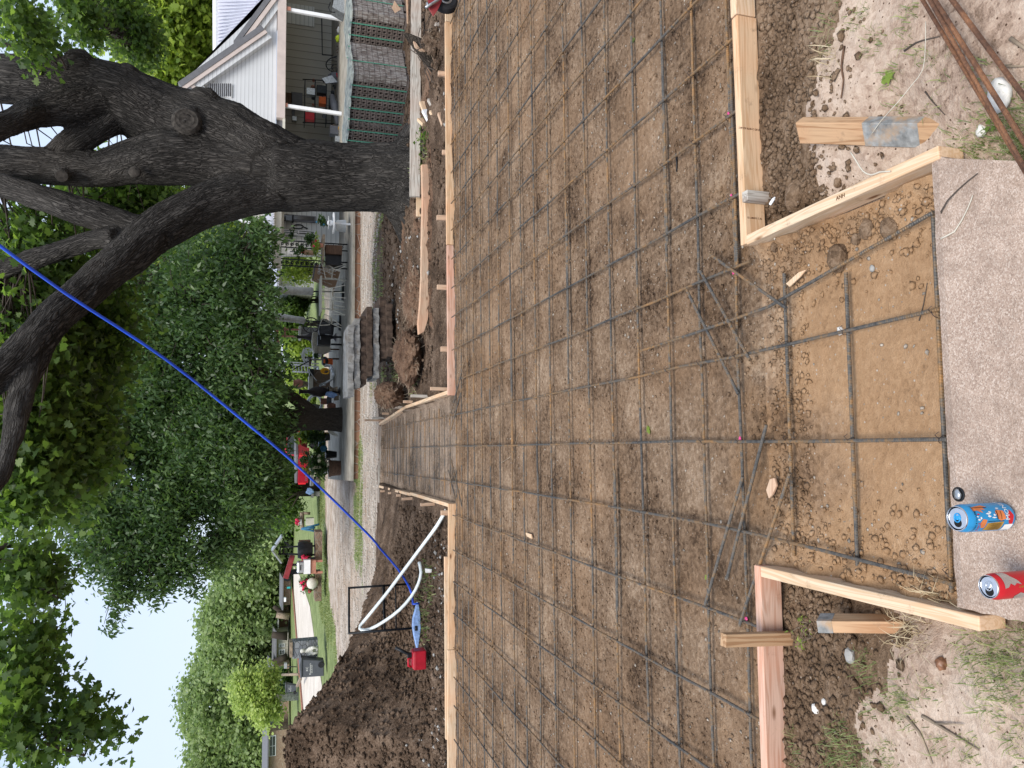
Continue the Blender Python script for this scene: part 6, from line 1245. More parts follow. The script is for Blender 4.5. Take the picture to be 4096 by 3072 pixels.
c = W_('V', 100, 110, 11.75); b = MB(); b.prism([W_('V', *p, 11.85) for p in [(30, 60), (60, 95), (90, 10), (170, 120), (95, 168)]], (.01, .012, 0)); tag(b.build('cardboard_scrap', 'tan_board'), 'torn brown cardboard corner guard on the right hand brick pack', 'cardboard')
tag(beam('wood_strip', 'tan_board', W_('V', 250, -30, 11.7), W_('V', 255, 300, 11.9), .02, .05, up=(0, 1, 0)), 'thin strip of wood lying against the foot of the right hand brick pack', 'strip')
tag(MB().prism([W_('A', *p, 12.1) for p in [(1890, 880), (1870, 1090), (1840, 1100), (1850, 1000)]], (0, .03, 0)).build('plank_scrap', 'tan_board'), 'brown plank scrap showing between the grey plank and the trunk', 'plank')
# planks leaning in front of the trunk
P0, P1 = W_('D', 900, -120, 9.1), W_('D', 896, 425, 8.75)
tag(beam('grey_plank', 'grey_board', P0, P1, .04, .125, up=(0, .2, 1)), 'long straight grey weathered plank lying in front of the brick packs and trunk', 'plank')
b = MB(); pts = [(912, 355), (914, 430), (912, 520), (911, 600), (908, 660), (904, 700), (906, 722), (916, 716), (924, 690), (928, 640), (930, 560), (930, 480), (928, 400), (926, 355)]
b.prism([W_('D', x, y, 8.55 + .0 * x) for x, y in pts], (0, .05, .01)); tag(b.build('curved_plank', 'tan_board'), 'curved brown plank bowing out in front of the trunk base', 'plank')
tag(beam('plank_end', 'pale_lumber', W_('D', 905, 356, 8.9), W_('D', 905, 468, 8.85), .04, .07, up=(0, .2, 1)), 'short pale plank tucked under the grey plank at the trunk', 'plank')
# broken stump with roots, wood blocks
o = thing('broken_branch', 'splintered broken branch stump leaning over the grey plank', 'branch', tuple(W_('V', 640, 900, 8.4)))
limb_mesh('stub', [([W_('V', 640, 960, 8.3), W_('V', 560, 830, 8.35), W_('V', 470, 690, 8.5), W_('V', 400, 600, 8.55)], [.04, .05, .07, .06]), ([W_('V', 480, 640, 8.5), W_('V', 380, 560, 8.6), W_('V', 290, 490, 8.65), W_('V', 205, 420, 8.7)], [.08, .075, .045, .008])], .018, 'dark_bark', o, .02)
MB().prism([W_('V', *p, 8.42) for p in [(330, 520), (350, 590), (420, 640), (500, 670), (490, 640), (400, 600), (360, 540)]], (0, .03, 0)).build('torn_heartwood', 'tan_board', o)
b = MB(); rr_ = random.Random(8)
for k in range(16):
    x, y = rr_.uniform(380, 760), rr_.uniform(300, 900); p = W_('V', x, y, 8.3); q_ = p + Vector((rr_.uniform(-.3, .3), rr_.uniform(-.1, .1), rr_.uniform(-.1, .15))); b.tube([p, (p + q_) / 2 + Vector((0, 0, rr_.uniform(-.04, .05))), q_], .006, 4)
stuff(b.build('torn_roots', 'twig'), 'thin torn roots sticking out of the dark earth below the planks', 'roots')
for k, (x, y, mt_, lab, r) in enumerate([(2010, 870, 'pale_lumber', 'pale wood block nearest the grey plank in the scraps', -.3), (2030, 935, 'white_paint', 'white painted wood block in the scraps by the plank', .4), (2090, 945, 'pale_lumber', 'wood block lying just behind the far board among the scraps', .1), (2075, 840, 'grey_board', 'small grey wood block among the scraps', .7), (2135, 240, 'grey_board', 'pale grey wood block against the far board near the small wheel', .0), (2160, 965, 'tan_board', 'low wood block beside the far board among the scraps', .2), (1990, 985, 'pale_lumber', 'longer wood offcut leaning under the grey plank', 1.0)]):
    dpt = 8.7 - (x - 1990) * .004; c = W_('A', x, y, dpt); tag(beam('wood_block', mt_, c - Vector((.08 * math.cos(r), .05, .02 * k % .05)), c + Vector((.08 * math.cos(r), .02, .03)), .04, .07), lab, 'wood block', 'wood scraps')
# small plants near the trunk
shrub('little green sprout in the earth below the big trunk', 'A', 2015, 1135, 8.7, 50, 45, .12, 9, (.04, .08), 'oak_leaf', 201, per=10, spread=.06)
# small machine wheel at the edge
o = thing('edging_machine', 'small rusty red machine with a black wheel standing in the pit at the edge', 'machine', tuple(at_z('V', 895, 30, -.08)))
d_ = at_z('V', 897, 20, -.085).y; cc = W_('V', 728, 15, d_); rw = 178 * sc_at('V', d_)
Q_ = Vector((.25, -1, .0)).to_track_quat('Z', 'Y').to_matrix()
wt = MB().lathe([(rw * .48, -.035), (rw * .8, -.045), (rw * .97, -.035), (rw, -.015), (rw, .015), (rw * .97, .035), (rw * .8, .045), (rw * .48, .035)], 36, cc, Q_).build('wheel', 'tyre', o, smooth='auto')
child(MB().lathe([(0, .05), (.014, .05), (.02, .03), (rw * .28, .028), (rw * .34, .04), (rw * .48, .036), (rw * .50, .02)], 30, cc, Q_), 'rim', 'galv', wt, smooth='auto')
MB().prism([W_('V', *p, d_ - .09) for p in [(510, -60), (525, 95), (585, 198), (640, 120), (700, -10), (700, -60)]], (.0, .02, 0)).build('guard_plate', 'red_paint', o)
rod('axle_bar', 'galv', o, [W_('V', 485, 95, d_ - .12), W_('V', 560, 50, d_ - .12), W_('V', 640, 0, d_ - .12), W_('V', 700, -60, d_ - .12)], .014, 8); rod('clamp', 'galv', o, [W_('V', 505, 35, d_ - .12), W_('V', 520, 95, d_ - .12)], .012, 8)

# stack of broken concrete slabs
def bslab(label, pts, mt_, dep, thick_x, dd, seed, jag=.014):
    """pts: (xtop at right, y right, xtop at left, y left) in display pixels"""
    xr_3, yr_3, xl, yl = pts; a, e = W_('D', xr_3, yr_3, dep), W_('D', xl, yl, dep); th = thick_x * 1.8517 * dep / FPX; rr_ = random.Random(seed); n = 34; wav = lambda q_: (math.sin(q_ * .55 + seed) + .6 * math.sin(q_ * 1.37 + seed * 2) + .35 * math.sin(q_ * 3.1 + seed * 3)); fr, bk_ = [], []
    for k in range(n + 1): p = a.lerp(e, k / n); fr.append(p + Vector((0, jag * wav(k), 0))); 
    backp = [p + Vector((rr_.uniform(-jag, jag) * 2, dd + rr_.uniform(-.06, .06), 0)) for p in fr]
    b = MB(); N = n + 1; vs = fr + [p + Vector((0, .012 * wav(j_ + 5), -th + .006 * wav(j_ * .7))) for j_, p in enumerate(fr)] + backp + [p - Vector((0, 0, th)) for p in backp]
    fs = [(k, k + 1, N + k + 1, N + k) for k in range(n)] + [(k + 1, k, 2 * N + k, 2 * N + k + 1) for k in range(n)] + [(N + k, N + k + 1, 3 * N + k + 1, 3 * N + k) for k in range(n)] + [(2 * N + k + 1, 2 * N + k, 3 * N + k, 3 * N + k + 1) for k in range(n)] + [(0, N, 3 * N, 2 * N), (n, 2 * N + n, 3 * N + n, N + n)]
    b.add(vs, fs); return tag(b.build('concrete_slab', mt_, bevel=.008), label, 'slab', 'broken concrete slabs stacked by the driveway')
for k, (p, mt_, lab) in enumerate([((752, 702, 751, 856), 'old_concrete', 'topmost pale grey slab of the broken concrete stack'), ((765.5, 688, 765, 838), 'old_concrete', 'second slab from the top of the stack, with a pale clean face'), ((779, 682, 780, 830), 'muddy_concrete', 'third slab from the top, brown with mud'), ((792, 662, 793, 812), 'muddy_concrete', 'fourth slab from the top, longest of the muddy ones'), ((806, 665, 807, 816), 'old_concrete', 'fifth slab from the top, grey and jagged'), ((820, 640, 822, 774), 'muddy_concrete', 'sixth slab from the top, muddy brown and shifted toward the house'), ((834, 655, 836, 770), 'muddy_concrete', 'bottom slab of the stack, half sunk in dark earth')]):
    bslab(lab, p, mt_, 11.15 + .03 * (k % 3), 12.2 if k < 5 else 13.5, .75, 30 + k)
# sod clumps
def clump(label, f, x, y, dep, rx, ry, mt_='roots', seed=0, name='sod_clump', rd=.3, hair=120):
    c = W_(f, x, y, dep); s = sc_at(f, dep); o = thing(name, label, 'sod', tuple(c)); bm = bmesh.new(); bmesh.ops.create_icosphere(bm, subdivisions=5, radius=1)
    co_ = np.array([v.co[:] for v in bm.verts]); nz2 = 1 + .28 * fbm(co_[:, 0] * 1.3 + co_[:, 2], co_[:, 1] * 1.3 + seed, 1.5, 5) + .10 * fbm(co_[:, 0] * 3 + seed, co_[:, 2] * 3 + co_[:, 1], 4, 4)
    V = co_ * nz2[:, None] * np.array([ry * s, rd, rx * s]) + np.array(c); b = MB(); b.add(V.tolist(), [tuple(v.index for v in q_.verts) for q_ in bm.faces]); bm.free(); b.build('earth', mt_, o, smooth=True)
    b = MB(); rr_ = random.Random(seed)
    for k in range(hair):
        v = V[rr_.randrange(len(V))]; d2 = Vector(v) - c; d2.normalize(); p = Vector(v); b.tube([p, p + d2 * rr_.uniform(.03, .09) + Vector((rr_.uniform(-.05, .05), 0, rr_.uniform(-.06, .03)))], .003, 3, False)
    b.build('root_hairs', 'ash_wood', o)['kind'] = 'stuff'; return o
clump('big upturned clump of sod and roots at the corner of the narrow walk', 'W', 400, 330, 10.4, 150, 130, 'roots', 1)
clump('low heap of rooty red brown earth between the slab stack and the planks', 'D', 880, 770, 9.6, 26, 60, 'roots', 2, rd=.5)
clump('rooty earth clod behind the reddish far board', 'D', 895, 640, 9.3, 22, 60, 'roots', 3, rd=.5, hair=200)
clump('dark torn clod of earth under the grey plank', 'V', 600, 560, 8.35, 170, 150, 'dark_dirt', 4, rd=.3, hair=60)

# bull float: blue blade on a long handle reaching up out of the picture
o = thing('bull_float', 'long blue handled concrete float with its pale blue blade on the earth', 'float', tuple(W_('L', 1150, 700, 9.2)))
hp = [W_('L', 1112, 540, 9.15), W_('L', 1108, 490, 9.1), W_('L', 1085, 420, 9.0), W_('L', 1010, 300, 8.75), W_('L', 880, 150, 8.45), W_('D', 800.5, 1159.6, 8.2), W_('D', 703, 1063.6, 7.85), W_('D', 621, 987, 7.6), W_('D', 540, 920, 7.35), W_('D', 358, 776, 6.85), W_('D', 143, 634.6, 6.35), W_('D', 0, 531, 6.05), W_('D', -160, 415, 5.8)]
P_, R_ = resample(hp, [.0125] * len(hp), .2); MB().tube(P_, R_, 8).build('handle', 'blue_pole', o, smooth=True)
bl = MB(); bl.prism([W_('L', *p, 9.2) for p in [(1148, 530), (1118, 640), (1116, 700), (1125, 760), (1145, 850), (1158, 760), (1165, 700), (1160, 600)]], (0, .05, .01)); bl.build('blade', 'blade_blue', o)
rod('bracket', 'blue_pole', o, [W_('L', 1112, 540, 9.12), W_('L', 1155, 536, 9.12)], .012); rod('cross_bracket', 'metal_black', o, [W_('L', 1135, 690, 9.1), W_('L', 1135, 720, 9.1)], .02)
# white plastic pipe looped over the frame
hp = [W_('W', 985, 1500, 8.0), W_('L', 1280, 0, 8.1), W_('L', 1200, 110, 8.3), W_('L', 1050, 310, 8.7), W_('L', 930, 470, 9.0), W_('L', 800, 630, 9.3), W_('L', 752, 690, 9.4), W_('L', 762, 715, 9.35), W_('L', 820, 710, 9.3), W_('L', 920, 655, 9.2), W_('L', 1020, 580, 9.1), W_('L', 1100, 490, 9.05), W_('L', 1150, 400, 9.0), W_('L', 1168, 320, 8.95), W_('L', 1155, 255, 8.9)]
P_, R_ = resample(hp, [.019] * len(hp), .1); tag(MB().tube(P_, R_, 12).build('plastic_pipe', 'white_pipe', smooth=True), 'long white plastic pipe bent into a loop over the black frame', 'pipe')
o = thing('metal_stand', 'black rectangular metal stand frame at the foot of the earth heap', 'frame', tuple(W_('L', 1150, 560, 9.5)))
for a, e, d0, d1, nm in [((670, 430), (1120, 400), 9.75, 9.95, 'leg'), ((672, 740), (1160, 700), 9.25, 9.3, 'leg'), ((676, 432), (676, 738), 9.75, 9.25, 'top_bar'), ((908, 415), (918, 720), 9.85, 9.28, 'cross_bar'), ((918, 415), (922, 720), 9.86, 9.29, 'cross_bar'), ((995, 408), (998, 712), 9.9, 9.3, 'cross_bar')]:
    rod(nm, 'metal_black', o, [W_('L', *a, d0), W_('L', *e, d1)], .016 if nm != 'cross_bar' else .011, 4)
# gas can
gd = 8.75; o = thing('gas_can', 'red plastic fuel can with a long black spout in front of the earth heap', 'gas can', tuple(W_('L', 1185, 915, gd)))
a, e = W_('L', 1103, 853, gd), W_('L', 1195, 972, gd); w_ = abs(a.x - e.x); h_ = abs(a.z - e.z); cxx = (a.x + e.x) / 2; z0 = min(a.z, e.z)
b = MB(); b.box((cxx, gd, z0 + h_ * .45), (w_, .17, h_ * .9)); b.prism([(cxx - w_ / 2, gd - .085, z0 + h_ * .9), (cxx + w_ / 2, gd - .085, z0 + h_ * .9), (cxx + w_ * .42, gd - .06, z0 + h_), (cxx - w_ * .42, gd - .06, z0 + h_)], (0, .14, 0)); b.build('body', 'gas_red', o, bevel=.02)
hx = [W_('L', 1100, 968, gd), W_('L', 1082, 962, gd), W_('L', 1080, 915, gd), W_('L', 1100, 905, gd)]; rod('handle', 'gas_red', o, hx, .014, 8)
rod('spout', 'metal_black', o, [W_('L', 1108, 895, gd), W_('L', 1085, 880, gd), W_('L', 1060, 870, gd), W_('L', 995, 838, gd)], .018, 8); MB().lathe([(.03, -.02), (.03, .03), (.022, .035)], 12, W_('L', 1095, 888, gd)).build('collar', 'metal_black', o)
tag(MB().prism([at_z('L', *p, -.05) for p in [(1210, 295), (1215, 325), (1240, 325), (1243, 300)]], (0, 0, .03)).build('pale_tile', 'white_rock', bevel=.004), 'pale square stone chip in the dark earth near the white pipe', 'stone')

# ------------------------------------------------------------------ drinks cans
def canthing(label, base, r, h, body):
    o = thing('drink_can', label, 'can', tuple(base), 'opened drink cans on the slab'); c = Vector(base)
    MB().lathe([(r * .70, .0), (r * .74, .003), (r * .96, .012), (r, .018), (r, h - .020), (r * .985, h - .014), (r * .86, h - .004)], 48, c).build('body', body, o, smooth='auto')
    MB().lathe([(r * .86, h - .004), (r * .865, h), (r * .83, h + .0005), (r * .80, h - .005), (r * .76, h - .006), (r * .74, h - .0035), (r * .3, h - .003), (0, h - .003)], 48, c).build('lid', 'aluminium', o, smooth='auto')
    MB().lathe([(0, 0), (.0095, 0), (.0105, .0006), (0, .0006)], 20, c + Vector((-.010, -.0005, h - .0034))).build('opening', 'ink_black', o)
    return o, c
simple('ink_black', (.006, .006, .006), .9)
base1 = at_z('K', 1150, 560, 0)
# the can top rim centre fixes the can: blue one is tall, red one slim
tp = at_z('K', 580, 572, .156); b1 = Vector((tp.x, tp.y, 0.001)); blue, c = canthing('blue energy drink can with orange drawings, nearest the middle of the slab', b1, .033, .156, 'can_blue')
def wrapped(name, mt_, parent, c, r, poly, seg=10, off=.0006):
    """poly in (angle degrees, height); laid on the can's skin as a thin print"""
    a0 = min(p[0] for p in poly); a1 = max(p[0] for p in poly); bm = bmesh.new(); f_ = bm.faces.new([bm.verts.new((p[0], p[1], 0)) for p in poly]); bmesh.ops.triangulate(bm, faces=[f_])
    for _ in range(3): bmesh.ops.subdivide_edges(bm, edges=[e_ for e_ in bm.edges if abs(e_.verts[0].co.x - e_.verts[1].co.x) > 7], cuts=1)
    bmesh.ops.triangulate(bm, faces=bm.faces[:])
    for v in bm.verts: a = R(v.co.x); z = v.co.y; v.co = (c.x + (r + off) * math.cos(a), c.y + (r + off) * math.sin(a), c.z + z)
    bm.verts.index_update(); b_ = MB(); b_.add([v.co[:] for v in bm.verts], [tuple(v.index for v in q_.verts) for q_ in bm.faces]); bm.free(); return b_.build(name, mt_, parent)
def curved_text(s, size, c, r, ang, z, mt_, parent, vertical=False, off=.0009, name='lettering'):
    cu = bpy.data.curves.new(name, 'FONT'); cu.body = s; cu.size = size; cu.align_x = 'CENTER'; cu.align_y = 'CENTER'; cu.resolution_u = 2; tmp = bpy.data.objects.new(name, cu); COL.objects.link(tmp); dg = bpy.context.evaluated_depsgraph_get(); me = bpy.data.meshes.new_from_object(tmp.evaluated_get(dg)); bpy.data.objects.remove(tmp)
    b_ = MB(); vs = []
    for v in me.vertices:
        x, y = (v.co.x, v.co.y) if not vertical else (-v.co.y, v.co.x)
        a = R(ang) + x / r; vs.append((c.x + (r + off) * math.cos(a), c.y + (r + off) * math.sin(a), c.z + z + y))
    b_.add(vs, [tuple(p.vertices) for p in me.polygons]); bpy.data.meshes.remove(me); return b_.build(name, mt_, parent)
FA = -100                                                # the side that faces the camera, degrees
r1 = .033
wrapped('gold_panel', 'can_gold', blue, c, r1, [(FA - 48, .052), (FA - 4, .048), (FA - 8, .098), (FA - 44, .104), (FA - 50, .08)])
wrapped('flame_drawing', 'can_orange', blue, c, r1, [(FA + 62, .136), (FA + 74, .10), (FA + 60, .086), (FA + 58, .102), (FA + 46, .098), (FA + 50, .112), (FA + 34, .108), (FA + 46, .124), (FA + 44, .136)])
wrapped('barrel_drawing', 'can_orange', blue, c, r1, [(FA + 6, .042), (FA + 40, .046), (FA + 46, .066), (FA + 36, .072), (FA + 10, .068), (FA, .058)], off=.0007)
wrapped('flame_drawing', 'can_orange', blue, c, r1, [(FA - 30, .104), (FA + 6, .100), (FA + 10, .112), (FA - 6, .120), (FA - 30, .114)], off=.0005)
wrapped('flame_drawing', 'can_red', blue, c, r1, [(FA - 30, .022), (FA + 20, .018), (FA + 44, .026), (FA + 20, .036), (FA - 10, .033)], off=.0005)
wrapped('white_panel', 'paper_label', blue, c, r1, [(FA - 50, .020), (FA - 16, .018), (FA - 18, .044), (FA - 50, .047)], off=.0008)
for k, (a, z, da, dz) in enumerate([(20, .092, 5, .006), (30, .094, 4, .008), (36, .088, 5, .005), (14, .078, 3, .008), (24, .076, 5, .004), (52, .060, 3, .006), (8, .124, 4, .005), (20, .128, 3, .004), (14, .118, 6, .003)]):
    wrapped('white_drawing', 'paper_label', blue, c, r1, [(FA + a - da, z), (FA + a, z - dz), (FA + a + da, z + dz * .3), (FA + a, z + dz)], off=.0009)
for k in range(14): wrapped('print_line', 'ink_black', blue, c, r1, [(FA - 44 + 2.6 * k, .055), (FA - 43.2 + 2.6 * k, .055), (FA - 43.6 + 2.6 * k, .094 - (k % 3) * .006), (FA - 44.4 + 2.6 * k, .094 - (k % 3) * .006)], off=.0012)
for (a0_, a1_, z0_, z1_) in [(6, 42, .0665, .069), (6, 40, .055, .0566), (58, 60, .088, .134), (-2, 0, .048, .098)]: wrapped('black_outline', 'ink_black', blue, c, r1, [(FA + a0_, z0_), (FA + a1_, z0_), (FA + a1_, z1_), (FA + a0_, z1_)], off=.0011)
curved_text('VITAMINS & TAURINE', .0062, c, r1, FA - 8, .132, 'ink_black', blue); curved_text('MANGO', .0065, c, r1, FA + 50, .134, 'ink_black', blue); curved_text('MONST', .017, c, r1, FA + 52, .036, 'paper_label', blue); curved_text('JUICE', .010, c, r1, FA - 24, .122, 'can_red', blue, False); wrapped('red_mark', 'can_red', blue, c, r1, [(FA + 28, .120), (FA + 33, .124), (FA + 31, .129), (FA + 26, .127)], off=.001)
def tab(parent, c, h, mt_):
    b_ = MB(); pts = [Vector((-.003 + .0125 * math.cos(a) * .9 + .006, .008 * math.sin(a), 0)) for a in [2 * math.pi * k / 18 for k in range(19)]]; b_.tube([c + Vector((p.x * .9 - .001, p.y, h + .0008)) for p in pts], .0016, 6, False); b_.box(c + Vector((.002, 0, h + .0006)), (.010, .009, .0014)); b_.blob(c + Vector((-.001, 0, h + .0012)), (.003, .003, .0012), 1, .02, 2)
    return b_.build('pull_tab', mt_, parent, smooth='auto')
tab(blue, c, .153, 'can_blue')
tp2 = at_z('K', 902, 1270, .156); b2 = Vector((tp2.x, tp2.y, .001)); red, c2_ = canthing('red and silver slim can at the edge of the photo', b2, .0295, .156, 'can_red'); tab(red, c2_, .153, 'aluminium'); r2 = .0295
wrapped('silver_field', 'can_silver', red, c2_, r2, [(FA + 10, .140), (FA + 90, .140), (FA + 90, .118), (FA + 62, .112), (FA + 40, .098), (FA + 22, .090), (FA + 30, .104), (FA + 20, .112), (FA + 30, .122), (FA + 14, .130)])
wrapped('silver_field', 'can_silver', red, c2_, r2, [(FA - 60, .10), (FA - 30, .108), (FA - 12, .094), (FA - 20, .078), (FA - 60, .070)])
curved_text('STRAWBERRY', .006, c2_, r2, FA + 14, .082, 'can_gold', red, True)
# socket cap in the slab
o = thing('pipe_cap', 'small round tarnished fitting set in the slab edge beside the blue can', 'fitting', tuple(at_z('K', 595, 325, .001))); c = at_z('K', 600, 325, 0.0)
MB().lathe([(.019, 0), (.019, .002), (.016, .003), (.014, .001), (0, .001)], 20, c).build('ring', 'metal_black', o, smooth='auto'); MB().blob(c + Vector((0, 0, .004)), (.014, .011, .007), 4, .2, 2).build('cap', 'galv', o, smooth=True)

# ------------------------------------------------------------------ small things on the soil
def rock(label, f, x, y, r, mt_, z=-.02, name='stone', cat='stone', seed=0, group=None, flat=.6, sub=2, smooth=False):
    p = at_z(f, x, y, z); p.z = hz(p.x, p.y) + r * .25 if z < 0 else z; o = MB().blob(p, (r, r * .8, r * flat), seed, .16, sub).build(name, mt_, smooth=smooth); return tag(o, label, cat, group)
rock('larger smooth white stone between the two thick rusty bars', 'R', 1765, 568, .042, 'white_rock', seed=3, smooth=True, flat=.5)
rock('small round white stone beside the clover and the thin rusty bar', 'R', 1596, 775, .018, 'white_rock', seed=5, smooth=True)
rock('brown and white snail shell lying on the sandy soil', 'N', 1628, 1015, .018, 'brown_shell', name='snail_shell', cat='shell', seed=6, smooth=True, flat=.85, sub=3)
rock('white stone lying in the brown clods near the pinkish board', 'N', 808, 1300, .019, 'white_rock', seed=7)
rock('grey lump of rock in the loose soil between stake and board', 'N', 1050, 970, .024, 'old_concrete', seed=8)
rock('small white stone above the larger one near the pinkish board', 'N', 868, 1262, .013, 'white_rock', seed=9)
for k, (x, y, r, lab) in enumerate([(620, 1190, .055, 'big brown clod in the angle between stamped board and pale board'), (850, 1550, .05, 'angular brown clod beside the pale board near the corner'), (1015, 1385, .032, 'flat brown clod below the middle of the pale board'), (1165, 1380, .036, 'squarish grey brown clod leaning near the slab'), (480, 1495, .02, 'small dark clod at the inner corner of the boards'), (950, 1445, .022, 'small clod between two larger ones under the pale board'), (860, 1105, .018, 'pinkish stone beside the hollow at the thick stake')]):
    rock(lab, 'R', x, y, r, 'brown_dirt', z=-.08, name='dirt_clod', cat='clod', seed=20 + k, group='large clods near the boards')
rock('round flat pebble lying in the walk bed near the slanting bar', 'G4', 1099, 240, .012, 'old_concrete', z=-.08, name='pebble', seed=41, smooth=True)
rock('whitish stone in the near corner of the grid', 'G4', 915, 585, .016, 'white_rock', z=-.08, name='pebble', seed=42)
tag(MB().prism([at_z('G4', *p, -.055) for p in [(620, 325), (690, 262), (730, 248), (700, 285), (640, 342)]], (0, 0, .006)).build('wood_splinter', 'pale_lumber', bevel=.001), 'pale pointed wood splinter lying in the corner soil', 'splinter')
tag(MB().prism([at_z('G4', *p, -.055) for p in [(515, 1465), (535, 1405), (560, 1398), (572, 1440), (550, 1490), (530, 1512)]], (0, 0, .01)).build('wood_chip', 'tan_board', bevel=.002), 'torn pale wood chip lying between two loose bars', 'wood chip')
tag(MB().prism([at_z('G3', *p, -.06) for p in [(548, 200), (560, 225), (590, 240), (585, 212)]], (0, 0, .008)).build('wood_offcut', 'pale_lumber'), 'small pale offcut lying in the grid on the gas can side', 'offcut')
tag(MB().tube([at_z('R', 425, 1232, -.05), at_z('R', 445, 1200, -.048)], .006, 8).tube([at_z('R', 445, 1200, -.048), at_z('R', 451, 1190, -.047)], .003, 6).build('white_stub', 'white_paint', smooth='auto'), 'small white plastic stub lying by the stamped board', 'stub')
# string from the leaning stake
sp_ = [at_z('R', *p, .0) for p in [(925, 920), (960, 975), (1000, 1035), (1050, 1057), (1100, 1040), (1165, 1035)]]; P_, R_ = resample([p + Vector((0, 0, .01)) for p in sp_], [.0022] * 6, .03); s1 = MB().tube(P_, R_, 5)
P_, R_ = resample([at_z('R', *p, -.015) for p in [(1035, 810), (1100, 720), (1200, 610), (1280, 510), (1345, 420), (1360, 280), (1362, 130)]], [.0012] * 7, .05); s1.tube(P_, R_, 4); tag(s1.build('string', 'canvas', smooth=True), 'pale string curling beside the thick leaning stake', 'string')
def leafthing(label, f, x, y, size, ang, mt_='bright_leaf', shape=LOBED, z=-.01, name='fallen_leaf'):
    p = at_z(f, x, y, z); p.z = hz(p.x, p.y) + .006; b_ = MB(); vs = [(p.x + size * (q_[0] * math.cos(ang) - q_[1] * math.sin(ang)), p.y + size * (q_[0] * math.sin(ang) + q_[1] * math.cos(ang)), p.z + .006 * abs(q_[0]) * size / .08) for q_ in shape]; b_.add(vs + [(a, c3, d - .0006) for a, c3, d in vs], [tuple(range(len(vs))), tuple(range(len(vs), 2 * len(vs)))[::-1]] + [(i, (i + 1) % len(vs), (i + 1) % len(vs) + len(vs), i + len(vs)) for i in range(len(vs))]); o = b_.build(name, mt_); me = o.data; a_ = me.attributes.new('tint', 'FLOAT', 'FACE'); a_.data.foreach_set('value', [.6] * len(me.polygons)); return tag(o, label, 'leaf', 'fallen leaves')
leafthing('large green lobed leaf on the sandy soil near the grass', 'R', 1125, 425, .055, .15)
leafthing('small curled green leaf in the middle of the rebar grid', 'G2', 1385, 1165, .05, 2.2, z=-.07)
leafthing('tiny green leaf near the thin loose bar on the can side', 'G3', 1672, 465, .028, .8, z=-.07)
leafthing('tiny green leaf under the house side of the grid', 'G1', 1315, 250, .035, .3, z=-.07)
leafthing('little yellow green leaf farther out in the grid', 'G1', 550, 1385, .035, 1., z=-.07)
b = MB(); p = at_z('R', 1680, 745, -.02); p.z = hz(p.x, p.y) + .02
for k in range(4): a = k * 1.57 + .5; b.add([tuple(p + Vector((math.cos(a + t_) * r, math.sin(a + t_) * r, .004 * (r > .01)))) for t_, r in [(0, .002), (-.5, .014), (-.25, .020), (0, .017), (.25, .020), (.5, .014)]], [(0, 1, 2, 3, 4, 5)])
b.tube([p, p - Vector((.004, 0, .03))], .001, 4); o = b.build('clover', 'bright_leaf'); tag(o, 'four leafed clover growing among the rusty bars', 'clover')
def sprig(label, f, x, y, n, size, mt_, seed, h=.03, name='weed', spread=.03):
    p = at_z(f, x, y, -.04); p.z = hz(p.x, p.y); o = thing(name, label, 'weed', tuple(p)); r_ = np.random.default_rng(seed); C_ = np.array(p) + np.abs(r_.normal(size=(n, 3))) * np.array([0, 0, h]) + r_.normal(size=(n, 3)) * np.array([spread, spread, 0])
    leaves('leaves', C_, 4, spread * .3, size, OVATE, mt_, o, seed, droop=.0); b_ = MB()
    for c3 in C_: b_.tube([p, (p + Vector(c3)) / 2 + Vector((0, 0, .01)), Vector(c3)], .0008, 4)
    b_.build('stems', 'ash_wood', o); return o
sprig('small green weed between the upright stake and the thick grey ended stake', 'N', 755, 770, 9, (.008, .017), 'bright_leaf', 3)
sprig('second small weed with round leaves below the first', 'N', 800, 855, 7, (.008, .016), 'bright_leaf', 4)
def twig_(label, f, pts, r, mt_='ash_wood', z=-.01, fork=()):
    P_ = [at_z(f, *p, z) for p in pts]
    for p in P_: p.z = max(hz(p.x, p.y), -.12 if z < -.04 else (.0 if (sx0 < p.x < sx1 and p.y < sy1) else -9)) + r + .001
    Q2, R2 = resample(P_, [r * (1 - .5 * k / (len(P_) - 1)) for k in range(len(P_))], .03); b_ = MB().tube(Q2, R2, 6)
    for a, e in fork: A_, E_ = at_z(f, *a, z), at_z(f, *e, z); A_.z = hz(A_.x, A_.y) + r + .002; E_.z = hz(E_.x, E_.y) + r + .004; b_.tube([A_, E_], [r * .6, r * .3], 5)
    return tag(b_.build('twig', mt_, smooth=True), label, 'twig', 'twigs on the soil')
twig_('straight grey twig lying on the sandy soil below the two cans', 'N', [(1420, 1345), (1490, 1440), (1530, 1530), (1570, 1640)], .0045)
twig_('longer pale brown forked twig beside the straight grey twig', 'N', [(1510, 1340), (1610, 1400), (1720, 1470), (1860, 1550)], .0048, fork=[((1590, 1385), (1770, 1395))])
twig_('thin dark twig running from the corner of the slab to the rusty bars', 'R', [(1350, 1520), (1400, 1400), (1480, 1280), (1580, 1150), (1700, 1050)], .003, 'twig')
twig_('pale dried twig with tufts lying across the slab', 'R', [(1370, 1490), (1480, 1440), (1560, 1400), (1640, 1260), (1670, 1180)], .0025, 'canvas', fork=[((1560, 1400), (1600, 1340)), ((1640, 1270), (1600, 1300)), ((1550, 1400), (1560, 1450)), ((1670, 1190), (1640, 1170))])
twig_('dark twig lying upright in the picture on the sandy soil', 'R', [(845, 275), (842, 400), (838, 480), (828, 590)], .004, 'dark_wood')
twig_('thin dark twig slanting between grass tufts on the sandy soil', 'R', [(1190, 300), (1260, 250), (1340, 225), (1400, 212)], .003, 'twig')
